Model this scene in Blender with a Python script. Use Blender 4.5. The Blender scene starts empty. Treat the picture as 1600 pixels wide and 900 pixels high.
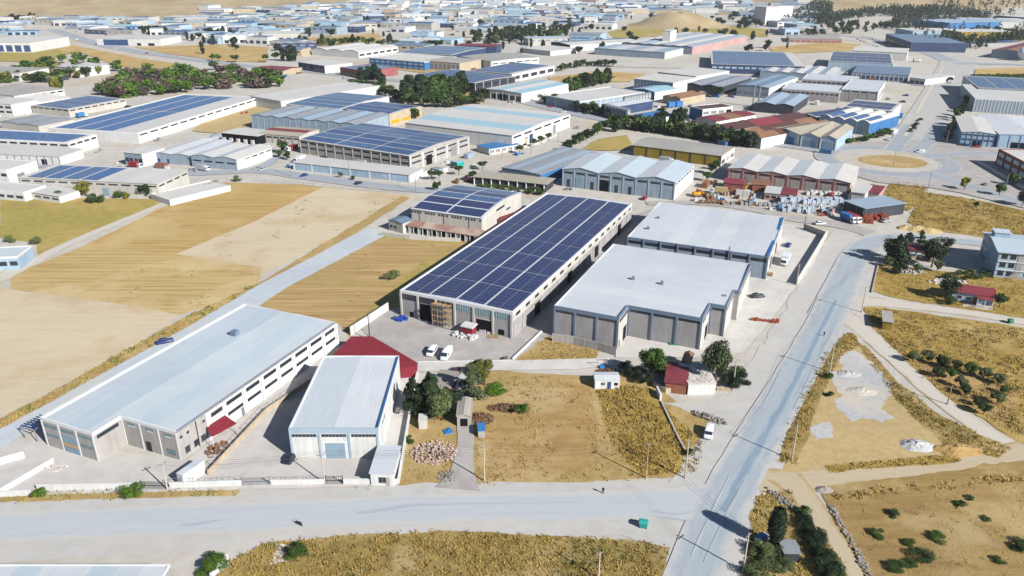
import bpy, bmesh, math, random
from mathutils import Vector, Matrix, noise
from mathutils.geometry import tessellate_polygon
random.seed(7)
R = math.radians
# ---------------------------------------------------------------- camera, sky, sun, exposure
scene = bpy.context.scene
col = scene.collection
F_PX, PITCH, CAM_H = 1190.0, R(23.2), 95.0
cam_d = bpy.data.cameras.new('camera'); cam = bpy.data.objects.new('camera', cam_d); col.objects.link(cam)
cam.location = (0, 0, CAM_H); cam.rotation_euler = (R(90) - PITCH, 0, 0)
cam_d.sensor_fit = 'HORIZONTAL'; cam_d.sensor_width = 36.0; cam_d.lens = 36.0 * F_PX / 1600.0
cam_d.clip_start = 1.0; cam_d.clip_end = 20000
scene.camera = cam
SUN_EL, SUN_X, SUN_Y = R(32.0), 0.735, -0.678        # towards the sun: right of and behind the camera
world = bpy.data.worlds.new('World'); scene.world = world; world.use_nodes = True
nt = world.node_tree; bg = nt.nodes['Background']
sky = nt.nodes.new('ShaderNodeTexSky'); sky.sky_type = 'NISHITA'; sky.sun_disc = False
sky.sun_elevation = SUN_EL; sky.sun_rotation = math.atan2(SUN_X, SUN_Y)
sky.altitude = 900; sky.air_density = 1.0; sky.dust_density = 0.1; sky.ozone_density = 2.0
nt.links.new(sky.outputs[0], bg.inputs[0]); bg.inputs[1].default_value = 0.05
sun_d = bpy.data.lights.new('sun', 'SUN'); sun_d.energy = 5.0; sun_d.angle = R(0.5); sun_d.color = (1.0, 0.96, 0.90)
sun = bpy.data.objects.new('sun', sun_d); col.objects.link(sun)
sd = Vector((SUN_X * math.cos(SUN_EL), SUN_Y * math.cos(SUN_EL), math.sin(SUN_EL)))
sun.rotation_euler = sd.to_track_quat('Z', 'Y').to_euler(); sun.location = (150, -60, 200)
vs = scene.view_settings
vs.view_transform = 'Standard'; vs.look = 'None'; vs.gamma = 1.0; vs.exposure = 1.2; vs.use_curve_mapping = False

# ---------------------------------------------------------------- helpers: pixels of the photograph -> places
SP, CP = math.sin(PITCH), math.cos(PITCH)
def G(x, y, z=0.0):
    u = (x - 800) / F_PX; v = (450 - y) / F_PX
    r = (u, CP + v * SP, -SP + v * CP); t = (z - CAM_H) / r[2]
    return Vector((r[0] * t, r[1] * t, z))
def proj(p):
    Z = p[2] - CAM_H; d = p[1] * CP - Z * SP; v = p[1] * SP + Z * CP
    return 800 + F_PX * p[0] / d, 450 - F_PX * v / d
def H_at(bx, by, ty):
    b = G(bx, by); lo, hi = 0.0, 80.0
    for _ in range(40):
        m = (lo + hi) / 2
        if proj((b.x, b.y, m))[1] > ty: lo = m
        else: hi = m
    return lo
def lin(c):
    c /= 255.0
    return c / 12.92 if c <= 0.04045 else ((c + 0.055) / 1.055) ** 2.4
KEXP = 1.9
def c(r, g, b, k=KEXP): return (min(.85, lin(r) / k), min(.85, lin(g) / k), min(.85, lin(b) / k), 1.0)

# ---------------------------------------------------------------- materials
MATS = {}
def _n(nt, t, **kw):
    n = nt.nodes.new(t)
    for k, v in kw.items(): setattr(n, k, v)
    return n
def _math(nt, op, a, b=None):
    n = nt.nodes.new('ShaderNodeMath'); n.operation = op
    for i, v in enumerate((a, b)):
        if v is None: continue
        if isinstance(v, (int, float)): n.inputs[i].default_value = v
        else: nt.links.new(v, n.inputs[i])
    return n.outputs[0]
def _mix(nt, f, a, b, blend='MIX'):
    n = nt.nodes.new('ShaderNodeMix'); n.data_type = 'RGBA'; n.blend_type = blend
    for s, v in ((n.inputs[0], f), (n.inputs[6], a), (n.inputs[7], b)):
        if isinstance(v, (int, float, tuple)): s.default_value = v
        else: nt.links.new(v, s)
    return n.outputs[2]
def _noise(nt, vec, scale, detail=5, rough=.6):
    n = nt.nodes.new('ShaderNodeTexNoise'); n.inputs['Scale'].default_value = scale
    n.inputs['Detail'].default_value = detail; n.inputs['Roughness'].default_value = rough
    nt.links.new(vec, n.inputs['Vector']); return n.outputs['Fac']
def _ramp(nt, f, lo, hi):
    n = nt.nodes.new('ShaderNodeMapRange'); n.inputs[1].default_value = lo; n.inputs[2].default_value = hi
    nt.links.new(f, n.inputs[0]); return n.outputs[0]
def _start(name):
    m = bpy.data.materials.new(name); m.use_nodes = True; MATS[name] = m
    return m, m.node_tree, m.node_tree.nodes['Principled BSDF']
def mat(name, c1, c2=None, scale=.4, rough=.85, bump=0.0, bscale=4.0, spec=.25, big=.12, lo=.38, hi=.62, c3=None, s3=.05, lo3=.5, hi3=.62,
        metal=0.0, rnd=0.0, stretch=None, obj=False):
    m, nt, bs = _start(name)
    if obj: pos = _n(nt, 'ShaderNodeTexCoord').outputs['Object']
    else: pos = _n(nt, 'ShaderNodeNewGeometry').outputs['Position']
    v = pos
    if stretch:
        mp = _n(nt, 'ShaderNodeMapping'); mp.inputs['Rotation'].default_value = (0, 0, R(stretch[0])); mp.inputs['Scale'].default_value = (stretch[1], stretch[2], 1)
        nt.links.new(pos, mp.inputs[0]); v = mp.outputs[0]
    out = c1
    if c2 is not None:
        out = _mix(nt, _ramp(nt, _noise(nt, v, scale, 7, .62), lo, hi), c1, c2)
    if c3 is not None:
        out = _mix(nt, _ramp(nt, _noise(nt, pos, s3, 6, .65), lo3, hi3), out, c3)
    if big:
        f = _ramp(nt, _noise(nt, pos, .035, 4, .6), .3, .7)
        g = _mix(nt, f, (1 - big, 1 - big, 1 - big, 1), (1 + big * .4, 1 + big * .4, 1 + big * .4, 1))
        out = _mix(nt, 1.0, out, g, 'MULTIPLY')
    if rnd:
        oi = _n(nt, 'ShaderNodeObjectInfo').outputs['Random']
        g = _mix(nt, oi, (1 - rnd, 1 - rnd, 1 - rnd, 1), (1 + rnd * .5, 1 + rnd * .5, 1 + rnd * .5, 1))
        out = _mix(nt, 1.0, out, g, 'MULTIPLY')
    if name.startswith('wall_'):      # rain streaks and grime running down the walls
        mp = _n(nt, 'ShaderNodeMapping'); mp.inputs['Scale'].default_value = (1.1, 1.1, .1); nt.links.new(pos, mp.inputs[0])
        g = _mix(nt, _ramp(nt, _noise(nt, mp.outputs[0], 1.0, 6, .65), .4, .75), (1.03, 1.03, 1.03, 1), (.80, .80, .79, 1))
        out = _mix(nt, 1.0, out, g, 'MULTIPLY')
    if isinstance(out, tuple): bs.inputs['Base Color'].default_value = out
    else: nt.links.new(out, bs.inputs['Base Color'])
    bs.inputs['Roughness'].default_value = rough; bs.inputs['Specular IOR Level'].default_value = spec
    bs.inputs['Metallic'].default_value = metal
    if bump:
        b = _n(nt, 'ShaderNodeBump'); b.inputs['Strength'].default_value = bump; b.inputs['Distance'].default_value = .3
        nt.links.new(_noise(nt, pos, bscale, 6, .7), b.inputs['Height']); nt.links.new(b.outputs[0], bs.inputs['Normal'])
    return m
def mat_roof(name, c1, pitch=1.0, line=.10, dirt=.10, axis=0, rough=.55, rust=None):
    """ribbed sheet roof: seams every `pitch` metres across local axis, dirt streaks running down the sheets"""
    m, nt, bs = _start(name)
    pos = _n(nt, 'ShaderNodeTexCoord').outputs['Object']
    sep = _n(nt, 'ShaderNodeSeparateXYZ'); nt.links.new(pos, sep.inputs[0]); a = sep.outputs[axis]
    fr = _math(nt, 'FRACT', _math(nt, 'DIVIDE', a, pitch))
    ln = _math(nt, 'LESS_THAN', fr, .12)
    mp = _n(nt, 'ShaderNodeMapping'); mp.inputs['Scale'].default_value = (2.2, .12, 1) if axis == 0 else (.12, 2.2, 1)
    nt.links.new(pos, mp.inputs[0])
    st = _ramp(nt, _noise(nt, mp.outputs[0], 1.0, 5, .6), .35, .75)
    geo = _n(nt, 'ShaderNodeNewGeometry').outputs['Position']
    bl = _ramp(nt, _noise(nt, geo, .06, 5, .6), .35, .7)
    oi = _n(nt, 'ShaderNodeObjectInfo').outputs['Random']
    d = lambda s: (1 - s, 1 - s, 1 - s * .9, 1)
    out = _mix(nt, _math(nt, 'MULTIPLY', ln, line), c1, tuple(v * .35 for v in c1[:3]) + (1,))
    out = _mix(nt, st, out, _mix(nt, 1.0, out, d(dirt), 'MULTIPLY'))
    out = _mix(nt, bl, out, _mix(nt, 1.0, out, d(dirt * .9), 'MULTIPLY'))
    out = _mix(nt, oi, out, _mix(nt, 1.0, out, (.90, .93, .96, 1), 'MULTIPLY'))
    if rust: out = _mix(nt, _ramp(nt, _noise(nt, mp.outputs[0], .6, 6, .7), .42, .62), out, rust)
    nt.links.new(out, bs.inputs['Base Color'])
    bs.inputs['Roughness'].default_value = rough; bs.inputs['Specular IOR Level'].default_value = .3
    b = _n(nt, 'ShaderNodeBump'); b.inputs['Strength'].default_value = .25; b.inputs['Distance'].default_value = .05
    nt.links.new(_math(nt, 'SINE', _math(nt, 'MULTIPLY', a, 2 * math.pi / (pitch / 3))), b.inputs['Height']); nt.links.new(b.outputs[0], bs.inputs['Normal'])
    return m
def mat_solar(name, c1, px=1.05, py=2.1, line=c(150, 164, 190), lw=.075):
    m, nt, bs = _start(name)
    pos = _n(nt, 'ShaderNodeTexCoord').outputs['Object']
    sep = _n(nt, 'ShaderNodeSeparateXYZ'); nt.links.new(pos, sep.inputs[0])
    fx = _math(nt, 'LESS_THAN', _math(nt, 'FRACT', _math(nt, 'DIVIDE', sep.outputs[0], px)), lw)
    fy = _math(nt, 'LESS_THAN', _math(nt, 'FRACT', _math(nt, 'DIVIDE', sep.outputs[1], py)), lw * .55)
    cx = _math(nt, 'FLOOR', _math(nt, 'DIVIDE', sep.outputs[0], px)); cy = _math(nt, 'FLOOR', _math(nt, 'DIVIDE', sep.outputs[1], py))
    cb = _n(nt, 'ShaderNodeCombineXYZ'); nt.links.new(cx, cb.inputs[0]); nt.links.new(cy, cb.inputs[1])
    wn = _n(nt, 'ShaderNodeTexWhiteNoise'); wn.noise_dimensions = '2D'; nt.links.new(cb.outputs[0], wn.inputs['Vector'])
    out = _mix(nt, wn.outputs[0], tuple(v * .8 for v in c1[:3]) + (1,), tuple(v * 1.25 for v in c1[:3]) + (1,))
    out = _mix(nt, _math(nt, 'MAXIMUM', fx, fy), out, line)
    nt.links.new(out, bs.inputs['Base Color'])
    bs.inputs['Roughness'].default_value = .3; bs.inputs['Specular IOR Level'].default_value = .22
    return m
def mat_leaf(name, c1, c2, rnd=.35):
    m, nt, bs = _start(name)
    pos = _n(nt, 'ShaderNodeNewGeometry').outputs['Position']
    out = _mix(nt, _ramp(nt, _noise(nt, pos, .9, 4, .7), .35, .65), c1, c2)
    oi = _n(nt, 'ShaderNodeObjectInfo').outputs['Random']
    out = _mix(nt, 1.0, out, _mix(nt, oi, (1 - rnd, 1 - rnd, 1 - rnd, 1), (1 + rnd, 1 + rnd * .8, 1, 1)), 'MULTIPLY')
    nt.links.new(out, bs.inputs['Base Color'])
    bs.inputs['Roughness'].default_value = .7; bs.inputs['Specular IOR Level'].default_value = .2
    return m
def M(n): return MATS[n]

# ---------------------------------------------------------------- object helpers
def tag(o, label=None, cat=None, group=None, kind=None):
    if label: o['label'] = label
    if cat: o['category'] = cat
    if group: o['group'] = group
    if kind: o['kind'] = kind
    return o
def link(o, parent=None):
    col.objects.link(o)
    if parent is not None: o.parent = parent
    return o
def mesh(name, verts, faces, m, parent=None, smooth=False, loc=None):
    me = bpy.data.meshes.new(name); me.from_pydata([tuple(v) for v in verts], [], faces)
    ms = m if isinstance(m, (list, tuple)) else [m]
    for x in ms: me.materials.append(M(x) if isinstance(x, str) else x)
    if smooth: me.polygons.foreach_set('use_smooth', [True] * len(me.polygons))
    me.update()
    o = bpy.data.objects.new(name, me); link(o, parent)
    if loc is not None: o.location = loc
    return o
def empty(name, loc, rz=0.0, label=None, cat=None, group=None):
    o = bpy.data.objects.new(name, None); o.empty_display_size = .5; link(o)
    o.location = loc; o.rotation_euler = (0, 0, rz)
    return tag(o, label, cat, group)
_UB = {}
CV = [(-.5,-.5,0),(.5,-.5,0),(.5,.5,0),(-.5,.5,0),(-.5,-.5,1),(.5,-.5,1),(.5,.5,1),(-.5,.5,1)]
CF = [(3,2,1,0),(4,5,6,7),(0,1,5,4),(1,2,6,5),(2,3,7,6),(3,0,4,7)]
def ubox(name, m, parent, x, y, z, sx, sy, sz, rz=0.0, rx=0.0, ry=0.0):
    """box part sharing one mesh per material: base centre (x, y, z), size (sx, sy, sz)"""
    if m not in _UB:
        me = bpy.data.meshes.new('box_' + m); me.from_pydata(CV, [], CF); me.materials.append(M(m)); _UB[m] = me
    o = bpy.data.objects.new(name, _UB[m]); link(o, parent)
    o.location = (x, y, z); o.scale = (sx, sy, sz); o.rotation_euler = (rx, ry, rz)
    return o
class MB:
    """collects simple solids into one mesh"""
    def __init__(s): s.v = []; s.f = []
    def box(s, x, y, z, sx, sy, sz, rz=0.0):
        n = len(s.v); ca, sa = math.cos(rz), math.sin(rz)
        for a, b, d in CV:
            px, py = a * sx, b * sy
            s.v.append((x + px * ca - py * sa, y + px * sa + py * ca, z + d * sz))
        s.f += [tuple(i + n for i in q) for q in CF]
    def tube(s, p, q, r0, r1=None, n=8, cap=True):
        r1 = r0 if r1 is None else r1
        p, q = Vector(p), Vector(q); d = (q - p).normalized()
        a = d.orthogonal().normalized(); b = d.cross(a); k = len(s.v)
        for i in range(n):
            t = 2 * math.pi * i / n; w = a * math.cos(t) + b * math.sin(t)
            s.v.append(tuple(p + w * r0)); s.v.append(tuple(q + w * r1))
        for i in range(n):
            j = (i + 1) % n; s.f.append((k + 2*i, k + 2*j, k + 2*j + 1, k + 2*i + 1))
        if cap:
            s.f.append(tuple(k + 2*i + 1 for i in range(n))); s.f.append(tuple(k + 2*i for i in reversed(range(n))))
    def loft(s, rings, cap=True):
        k = len(s.v); n = len(rings[0])
        for r in rings: s.v += [tuple(p) for p in r]
        for a in range(len(rings) - 1):
            for i in range(n):
                j = (i + 1) % n
                s.f.append((k + a*n + i, k + a*n + j, k + (a+1)*n + j, k + (a+1)*n + i))
        if cap:
            s.f.append(tuple(k + i for i in reversed(range(n)))); s.f.append(tuple(k + (len(rings)-1)*n + i for i in range(n)))
    def build(s, name, m, parent=None, smooth=False, loc=None): return mesh(name, s.v, s.f, m, parent, smooth, loc)

def wobble(pts, step, amp, seed=0):
    """densify a closed outline and roughen it, as the edge of a field or a gravel road is"""
    out = []; n = len(pts)
    for i in range(n):
        a, b = pts[i], pts[(i + 1) % n]; L = (b - a).length; k = max(1, min(260, int(L / step)))
        nn = Vector((-(b - a).y, (b - a).x, 0)).normalized() if L > 1e-6 else Vector((0, 0, 0))
        for j in range(k):
            p = a.lerp(b, j / k)
            w = noise.noise(Vector((p.x * .12, p.y * .12, seed))) * 1.3 + .7 * noise.noise(Vector((p.x * .5, p.y * .5, seed + 9))) + .45 * noise.noise(Vector((p.x * 1.7, p.y * 1.7, seed + 5)))
            out.append(p + nn * (w * amp * min(1, 3 * min(j, k - j) / k)))
    return out
def sheet(name, pts, m, z, step=3.0, amp=0.0, kind='structure'):
    """flat ground sheet from world points at height z"""
    pts = [Vector((p[0], p[1], 0)) for p in pts]
    if amp: pts = wobble(pts, step, amp, (sum(map(ord, name)) + int(pts[0].x)) % 50)
    tris = tessellate_polygon([pts])
    o = mesh(name, [(p.x, p.y, z) for p in pts], [tuple(t) for t in tris], m)
    bm = bmesh.new(); bm.from_mesh(o.data); bmesh.ops.recalc_face_normals(bm, faces=bm.faces)
    if sum(f.normal.z for f in bm.faces) < 0: bmesh.ops.reverse_faces(bm, faces=bm.faces)
    bm.to_mesh(o.data); bm.free()
    return tag(o, kind=kind)
LAYER = [0.004]
def patch(name, px, m, amp=.6, step=3.0, z=None):
    if z is None: LAYER[0] += .004; z = LAYER[0]
    if max(y for x, y in px) > 430: step = min(step, .8)
    return sheet(name, [G(x, y) for x, y in px], m, z, step, amp)
def ribbon(name, cl, m, amp=.3, z=None, step=4.0):
    """road from a centre line of (px, py, width in metres)"""
    if z is None: LAYER[0] += .004; z = LAYER[0]
    P = [(G(x, y), w) for x, y, w in cl]
    # smooth the centre line
    S = []
    for i in range(len(P) - 1):
        p0 = P[max(0, i-1)][0]; p1, w1 = P[i]; p2, w2 = P[i+1]; p3 = P[min(len(P)-1, i+2)][0]
        k = 8
        for j in range(k):
            t = j / k
            q = .5 * ((2*p1) + (p2-p0)*t + (2*p0-5*p1+4*p2-p3)*t*t + (3*p1-p0-3*p2+p3)*t**3)
            S.append((q, w1 + (w2 - w1) * t))
    S.append(P[-1])
    n = len(S); NC = 7; v = []; uv = []; run = 0.0
    for i, (q, w) in enumerate(S):
        if i: run += (q - S[i-1][0]).length
        d = (S[min(i+1, n-1)][0] - S[max(0, i-1)][0]).normalized(); nn = Vector((-d.y, d.x, 0))
        ja = noise.noise(Vector((run * .15, len(cl), 1))) * amp; jb = noise.noise(Vector((run * .15, len(cl), 5))) * amp
        for k in range(NC):
            t = k / (NC - 1); p = q + nn * ((t - .5) * w + ja * t - jb * (1 - t)); v.append((p.x, p.y, z)); uv.append((t, run))
    f = [(i*NC + k + 1, i*NC + k, (i+1)*NC + k, (i+1)*NC + k + 1) for i in range(n-1) for k in range(NC-1)]
    o = mesh(name, v, [tuple(reversed(q)) for q in f] if False else f, m)
    ul = o.data.uv_layers.new(name='UVMap')
    for lp in o.data.loops: ul.data[lp.index].uv = uv[lp.vertex_index]
    if o.data.polygons[0].normal.z < 0: o.data.flip_normals()
    return tag(o, kind='structure')
def mat_road(name, c1, c2, dust, edge=.62, wheel=.16):
    """worn road: dust creeping in from both edges, wheel paths and drag marks along the run"""
    m, nt, bs = _start(name)
    uvn = _n(nt, 'ShaderNodeUVMap').outputs[0]; sep = _n(nt, 'ShaderNodeSeparateXYZ'); nt.links.new(uvn, sep.inputs[0])
    pos = _n(nt, 'ShaderNodeNewGeometry').outputs['Position']
    d = _math(nt, 'MULTIPLY', _math(nt, 'ABSOLUTE', _math(nt, 'SUBTRACT', sep.outputs[0], .5)), 2.0)
    wob = _math(nt, 'MULTIPLY', _math(nt, 'SUBTRACT', _noise(nt, pos, .22, 6, .65), .5), 1.1)
    e = _ramp(nt, _math(nt, 'ADD', d, wob), edge, 1.0)
    mp = _n(nt, 'ShaderNodeMapping'); mp.inputs['Scale'].default_value = (9, .03, 1); nt.links.new(uvn, mp.inputs[0])
    st = _ramp(nt, _noise(nt, mp.outputs[0], 1.0, 6, .6), .35, .68)
    mp2 = _n(nt, 'ShaderNodeMapping'); mp2.inputs['Scale'].default_value = (26, .12, 1); nt.links.new(uvn, mp2.inputs[0])
    s2 = _ramp(nt, _noise(nt, mp2.outputs[0], 1.0, 5, .7), .45, .75)
    out = _mix(nt, st, c1, c2)
    out = _mix(nt, _math(nt, 'MULTIPLY', s2, wheel), out, tuple(x * .45 for x in c1[:3]) + (1,))
    out = _mix(nt, _ramp(nt, _noise(nt, pos, .6, 7, .7), .6, .8), out, tuple(x * .86 for x in c1[:3]) + (1,))
    out = _mix(nt, e, out, dust)
    nt.links.new(out, bs.inputs['Base Color']); bs.inputs['Roughness'].default_value = .85; bs.inputs['Specular IOR Level'].default_value = .2
    b = _n(nt, 'ShaderNodeBump'); b.inputs['Strength'].default_value = .15; b.inputs['Distance'].default_value = .1
    nt.links.new(_noise(nt, pos, 3.0, 6, .7), b.inputs['Height']); nt.links.new(b.outputs[0], bs.inputs['Normal'])
    return m

# ---------------------------------------------------------------- building kit (local frame: x along the front, y away from it)
FRAMES = [None]
class Bld:
    def __init__(s, name, label, cat, A, B, C, h, group=None, z0=0.0):
        """A front-left, B front-right, C back-right corners of the eaves in photo pixels; h eaves height"""
        s.h = h
        a, b, d = G(A[0], A[1], h), G(B[0], B[1], h), G(C[0], C[1], h)
        ex = (b - a); s.W = ex.length; ex.normalize(); ey = Vector((-ex.y, ex.x, 0)); s.D = max(3.0, (d - b).dot(ey))
        s.root = empty(name, (a.x, a.y, z0), math.atan2(ex.y, ex.x), label, cat, group)
        s.rz = math.atan2(ex.y, ex.x)
        s.prof = [(0, 0), (1, 0)]; s.axis = 'x'
    def pt(s, t, e, z): return (t * s.W, e * s.D, z) if s.axis == 'x' else (e * s.W, t * s.D, z)
    def z(s, t):
        for (t0, z0), (t1, z1) in zip(s.prof, s.prof[1:]):
            if t0 <= t <= t1 and t1 > t0: return z0 + (z1 - z0) * (t - t0) / (t1 - t0)
        return s.prof[-1][1]
    def gable(s, rise, n=1, axis='x'):
        s.axis = axis; s.prof = [(0, 0)]
        for i in range(n): s.prof += [((i + .5) / n, rise), ((i + 1.0) / n, 0)]
    def barrel(s, rise, n=1, axis='x', k=6):
        s.axis = axis; s.prof = [(0, 0)]
        for i in range(n):
            for j in range(1, k + 1): s.prof.append(((i + j / k) / n, rise * math.sin(math.pi * j / k) if j < k else 0))
    def walls(s, m, top=None, name='wall'):
        pr = s.prof if top is None else [(0, top), (1, top)]
        n = len(pr); h = s.h
        v = []
        for e in (0, 1):
            v += [s.pt(t, e, h + z - .02) for t, z in pr] + [s.pt(1, e, 0), s.pt(0, e, 0)]
        k = n + 2
        f = [tuple(range(k)), tuple(range(2*k - 1, k - 1, -1)), (n-1, n, k+n, k+n-1), (n+1, 0, k, k+n+1)]
        return mesh(name, v, f, m, s.root)
    def slab(s, name, t0, t1, e0, e1, m, off=0.0, thick=.12, parent=None, drop=0.0):
        ts = [t0] + [t for t, _ in s.prof if t0 + 1e-4 < t < t1 - 1e-4] + [t1]
        zz = lambda t: s.h + s.z(min(1, max(0, t))) + off - drop
        v = []
        for e in (e0, e1):
            v += [s.pt(t, e, zz(t)) for t in ts] + [s.pt(t, e, zz(t) - thick) for t in ts]
        n = len(ts); k = 2 * n; f = []
        for i in range(n - 1):
            f += [(i, i+1, k+i+1, k+i), (n+i+1, n+i, k+n+i, k+n+i+1), (i+1, i, n+i, n+i+1), (k+i, k+i+1, k+n+i+1, k+n+i)]
        f += [(0, k, k+n, n), (n-1, n+n-1, k+n+n-1, k+n-1)]
        if s.axis == 'x': f = [tuple(reversed(q)) for q in f]
        o = mesh(name, v, f, m, parent or s.root)
        bm = bmesh.new(); bm.from_mesh(o.data); bmesh.ops.recalc_face_normals(bm, faces=bm.faces); bm.to_mesh(o.data); bm.free()
        return o
    def roof(s, m, over=.35, thick=.16, bt=1, be=1, ms=None, drop=0.0, inset=0.0, name='roof_panel'):
        """roof sheets, split into bt bands across the slope and be bands along it"""
        ot = over / (s.W if s.axis == 'x' else s.D); oe = over / (s.D if s.axis == 'x' else s.W)
        if inset: ot = -inset / (s.W if s.axis == 'x' else s.D); oe = -inset / (s.D if s.axis == 'x' else s.W)
        k = 0
        for i in range(bt):
            for j in range(be):
                t0 = i / bt if i else -ot; t1 = (i + 1) / bt if i < bt - 1 else 1 + ot
                e0 = j / be if j else -oe; e1 = (j + 1) / be if j < be - 1 else 1 + oe
                mm = ms[(i + j) % len(ms)] if ms else m
                g = .012
                s.slab('roof' if bt * be == 1 else name, t0, t1, e0, e1, mm, thick + ((i + j) % 2) * g, thick, drop=drop)
    def parapet(s, m, top=.0, th=.3, hh=.7, sides='frbl', name='parapet'):
        W, D, h = s.W, s.D, s.h
        z = h + top - hh
        if 'f' in sides: ubox(name, m, s.root, W/2, th/2 - .004, z, W + .02, th, hh)
        if 'b' in sides: ubox(name, m, s.root, W/2, D - th/2 + .004, z, W + .02, th, hh)
        if 'l' in sides: ubox(name, m, s.root, th/2 - .008, D/2, z, th, D - 2*th, hh - .003)
        if 'r' in sides: ubox(name, m, s.root, W - th/2 + .008, D/2, z, th, D - 2*th, hh - .003)
    def L(s, side): return s.W if side in 'fb' else s.D
    def on(s, side, a, b, z0, z1, m, name='window', proud=.05, back=.06, parent=None):
        """thin box on a wall: a..b metres along the side, z0..z1"""
        W, D = s.W, s.D; t = proud + back; w = b - a; mid = (a + b) / 2; off = (proud - back) / 2
        if side == 'f': q = (mid, -off, w, t)
        elif side == 'r': q = (W + off, mid, t, w)
        elif side == 'b': q = (W - mid, D + off, w, t)
        else: q = (-off, D - mid, t, w)
        if name == 'window' and FRAMES[0]:
            fw = .09; ubox('window_frame', FRAMES[0], s.root, q[0], q[1], z0 - fw, q[2] + (2*fw if side in 'fb' else -.03), q[3] + (-.03 if side in 'fb' else 2*fw), z1 - z0 + 2*fw)
        return ubox(name, m, parent or s.root, q[0], q[1], z0, q[2], q[3], z1 - z0)
    def bays(s, side, n, pil=None, pw=.5, win=None, wm='glass', wpad=.5, ptop=None, skip=(), pz0=0, split=1, proud=.12):
        L = s.L(side); bw = L / n
        if pil:
            for i in range(n + 1):
                x = min(L - pw/2 - .01, max(pw/2 + .01, i * bw)); s.on(side, x - pw/2, x + pw/2, pz0, (ptop or s.h - .05), pil, 'pilaster', proud)
        if win:
            for i in range(n):
                if i in skip: continue
                a, b = i * bw + wpad, (i + 1) * bw - wpad; k = (b - a) / split
                for j in range(split):
                    g = 0 if split == 1 else k * .12
                    for z0, z1 in (win if isinstance(win[0], tuple) else (win,)):
                        s.on(side, a + j*k + g, a + (j+1)*k - g, z0, z1, wm, 'window', .03)
    def local(s, px, py, z):
        """photo pixel at height z -> local coordinates"""
        p = G(px, py, z) - Vector(s.root.location); ca, sa = math.cos(-s.rz), math.sin(-s.rz)
        return p.x * ca - p.y * sa, p.x * sa + p.y * ca

def poly_building(name, label, cat, px, h, wall_m, roof_m, par_m, parap=.9, group=None, rectify=True):
    """building on a stepped outline: photo pixels of the eaves, forced to right angles"""
    pts = [G(x, y, h) for x, y in px]
    ex = (pts[1] - pts[0]); ex.z = 0; ex.normalize(); ey = Vector((-ex.y, ex.x, 0)); o = pts[0]
    loc = [((p - o).dot(ex), (p - o).dot(ey)) for p in pts]
    if rectify:
        out = [loc[0]]
        for i in range(1, len(loc)):
            a, b = out[-1]
            out.append((loc[i][0], b) if i % 2 == 1 else (a, loc[i][1]))
        out[-1] = (out[0][0], out[-1][1])
        loc = out
    root = empty(name, (o.x, o.y, 0), math.atan2(ex.y, ex.x), label, cat, group)
    n = len(loc)
    v = [(x, y, 0) for x, y in loc] + [(x, y, h - .02) for x, y in loc]
    mesh('wall', v, [(i, (i+1) % n, n + (i+1) % n, n + i) for i in range(n)], wall_m, root)
    return root, loc
# ---------------------------------------------------------------- palette
W_ = (.72, .76, .80, 1)
mat('ground_dust', c(210, 205, 197), c(198, 192, 182), .25, .95, .25, 3, c3=c(196, 178, 144), s3=.012, lo3=.55, hi3=.7)
mat('concrete', c(216, 211, 206), c(205, 200, 196), .3, .9, .1, 2, big=.10, c3=c(192, 188, 184), s3=.09, lo3=.55, hi3=.75)
mat('concrete_pale', c(224, 220, 215), c(213, 209, 203), .25, .9, .1, 2)
mat('concrete_grey', c(192, 186, 182), c(178, 173, 170), .25, .9, .1, 2, c3=c(164, 158, 156), s3=.08, lo3=.52, hi3=.7)
mat_road('asphalt_dusty', c(190, 197, 203), c(199, 204, 208), c(203, 202, 198), .68, .14)
mat_road('asphalt_blue', c(168, 180, 190), c(185, 193, 200), c(203, 201, 198), .62, .2)
mat('lane_pale', c(200, 209, 217), c(192, 201, 209), .3, .9, .1, 4, big=.06, c3=c(206, 208, 208), s3=.06)
mat_road('asphalt_grey', c(164, 171, 180), c(176, 182, 189), c(196, 194, 190), .7, .16)
mat_road('asphalt_patch', c(132, 152, 172), c(160, 177, 193), c(178, 190, 201), .35, .3)
mat_road('asphalt_worn', c(172, 182, 192), c(186, 195, 203), c(194, 201, 208), .3, .3)
mat_road('tyre_streak', c(188, 194, 200), c(200, 206, 211), c(204, 208, 212), .2, .3)
mat('road_dust', c(206, 204, 201), c(198, 196, 192), .3, .95, .2, 4, big=.07, c3=c(208, 199, 190), s3=.06, lo3=.52, hi3=.7)
mat_road('track_gravel', c(208, 201, 190), c(216, 210, 200), c(192, 172, 130), .72, .12)
mat_road('track_brown', c(196, 180, 150), c(206, 192, 166), c(184, 158, 108), .66, .15)
mat('plough_pale', c(221, 206, 180), c(211, 193, 163), .6, .95, .4, 2.5, big=.06, stretch=(28, .14, 1.1), lo=.3, hi=.7, c3=c(206, 184, 147), s3=.03)
mat('stubble_tan', c(207, 182, 126), c(184, 154, 98), .55, .95, .4, 3, big=.07, stretch=(-12, .05, 1.3), lo=.42, hi=.6, c3=c(212, 190, 142), s3=.03)
mat('stubble_gold', c(202, 173, 112), c(182, 150, 88), .55, .95, .4, 3, big=.07, stretch=(32, .05, 1.3), lo=.42, hi=.6, c3=c(206, 180, 124), s3=.03)
mat('stubble_furrow', c(203, 175, 122), c(172, 140, 90), .9, .95, .5, 3, big=.08, stretch=(34, .04, 1.3), lo=.42, hi=.58, c3=c(170, 150, 84), s3=.05, lo3=.55, hi3=.7)
mat('grass_green_dry', c(184, 166, 92), c(166, 152, 76), .3, .95, .5, 3, c3=c(196, 168, 104), s3=.02)
mat('grass_dry', c(194, 167, 112), c(174, 147, 90), .5, .95, .6, 2.5, c3=c(208, 182, 130), s3=.06, lo3=.48, hi3=.64)
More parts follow.
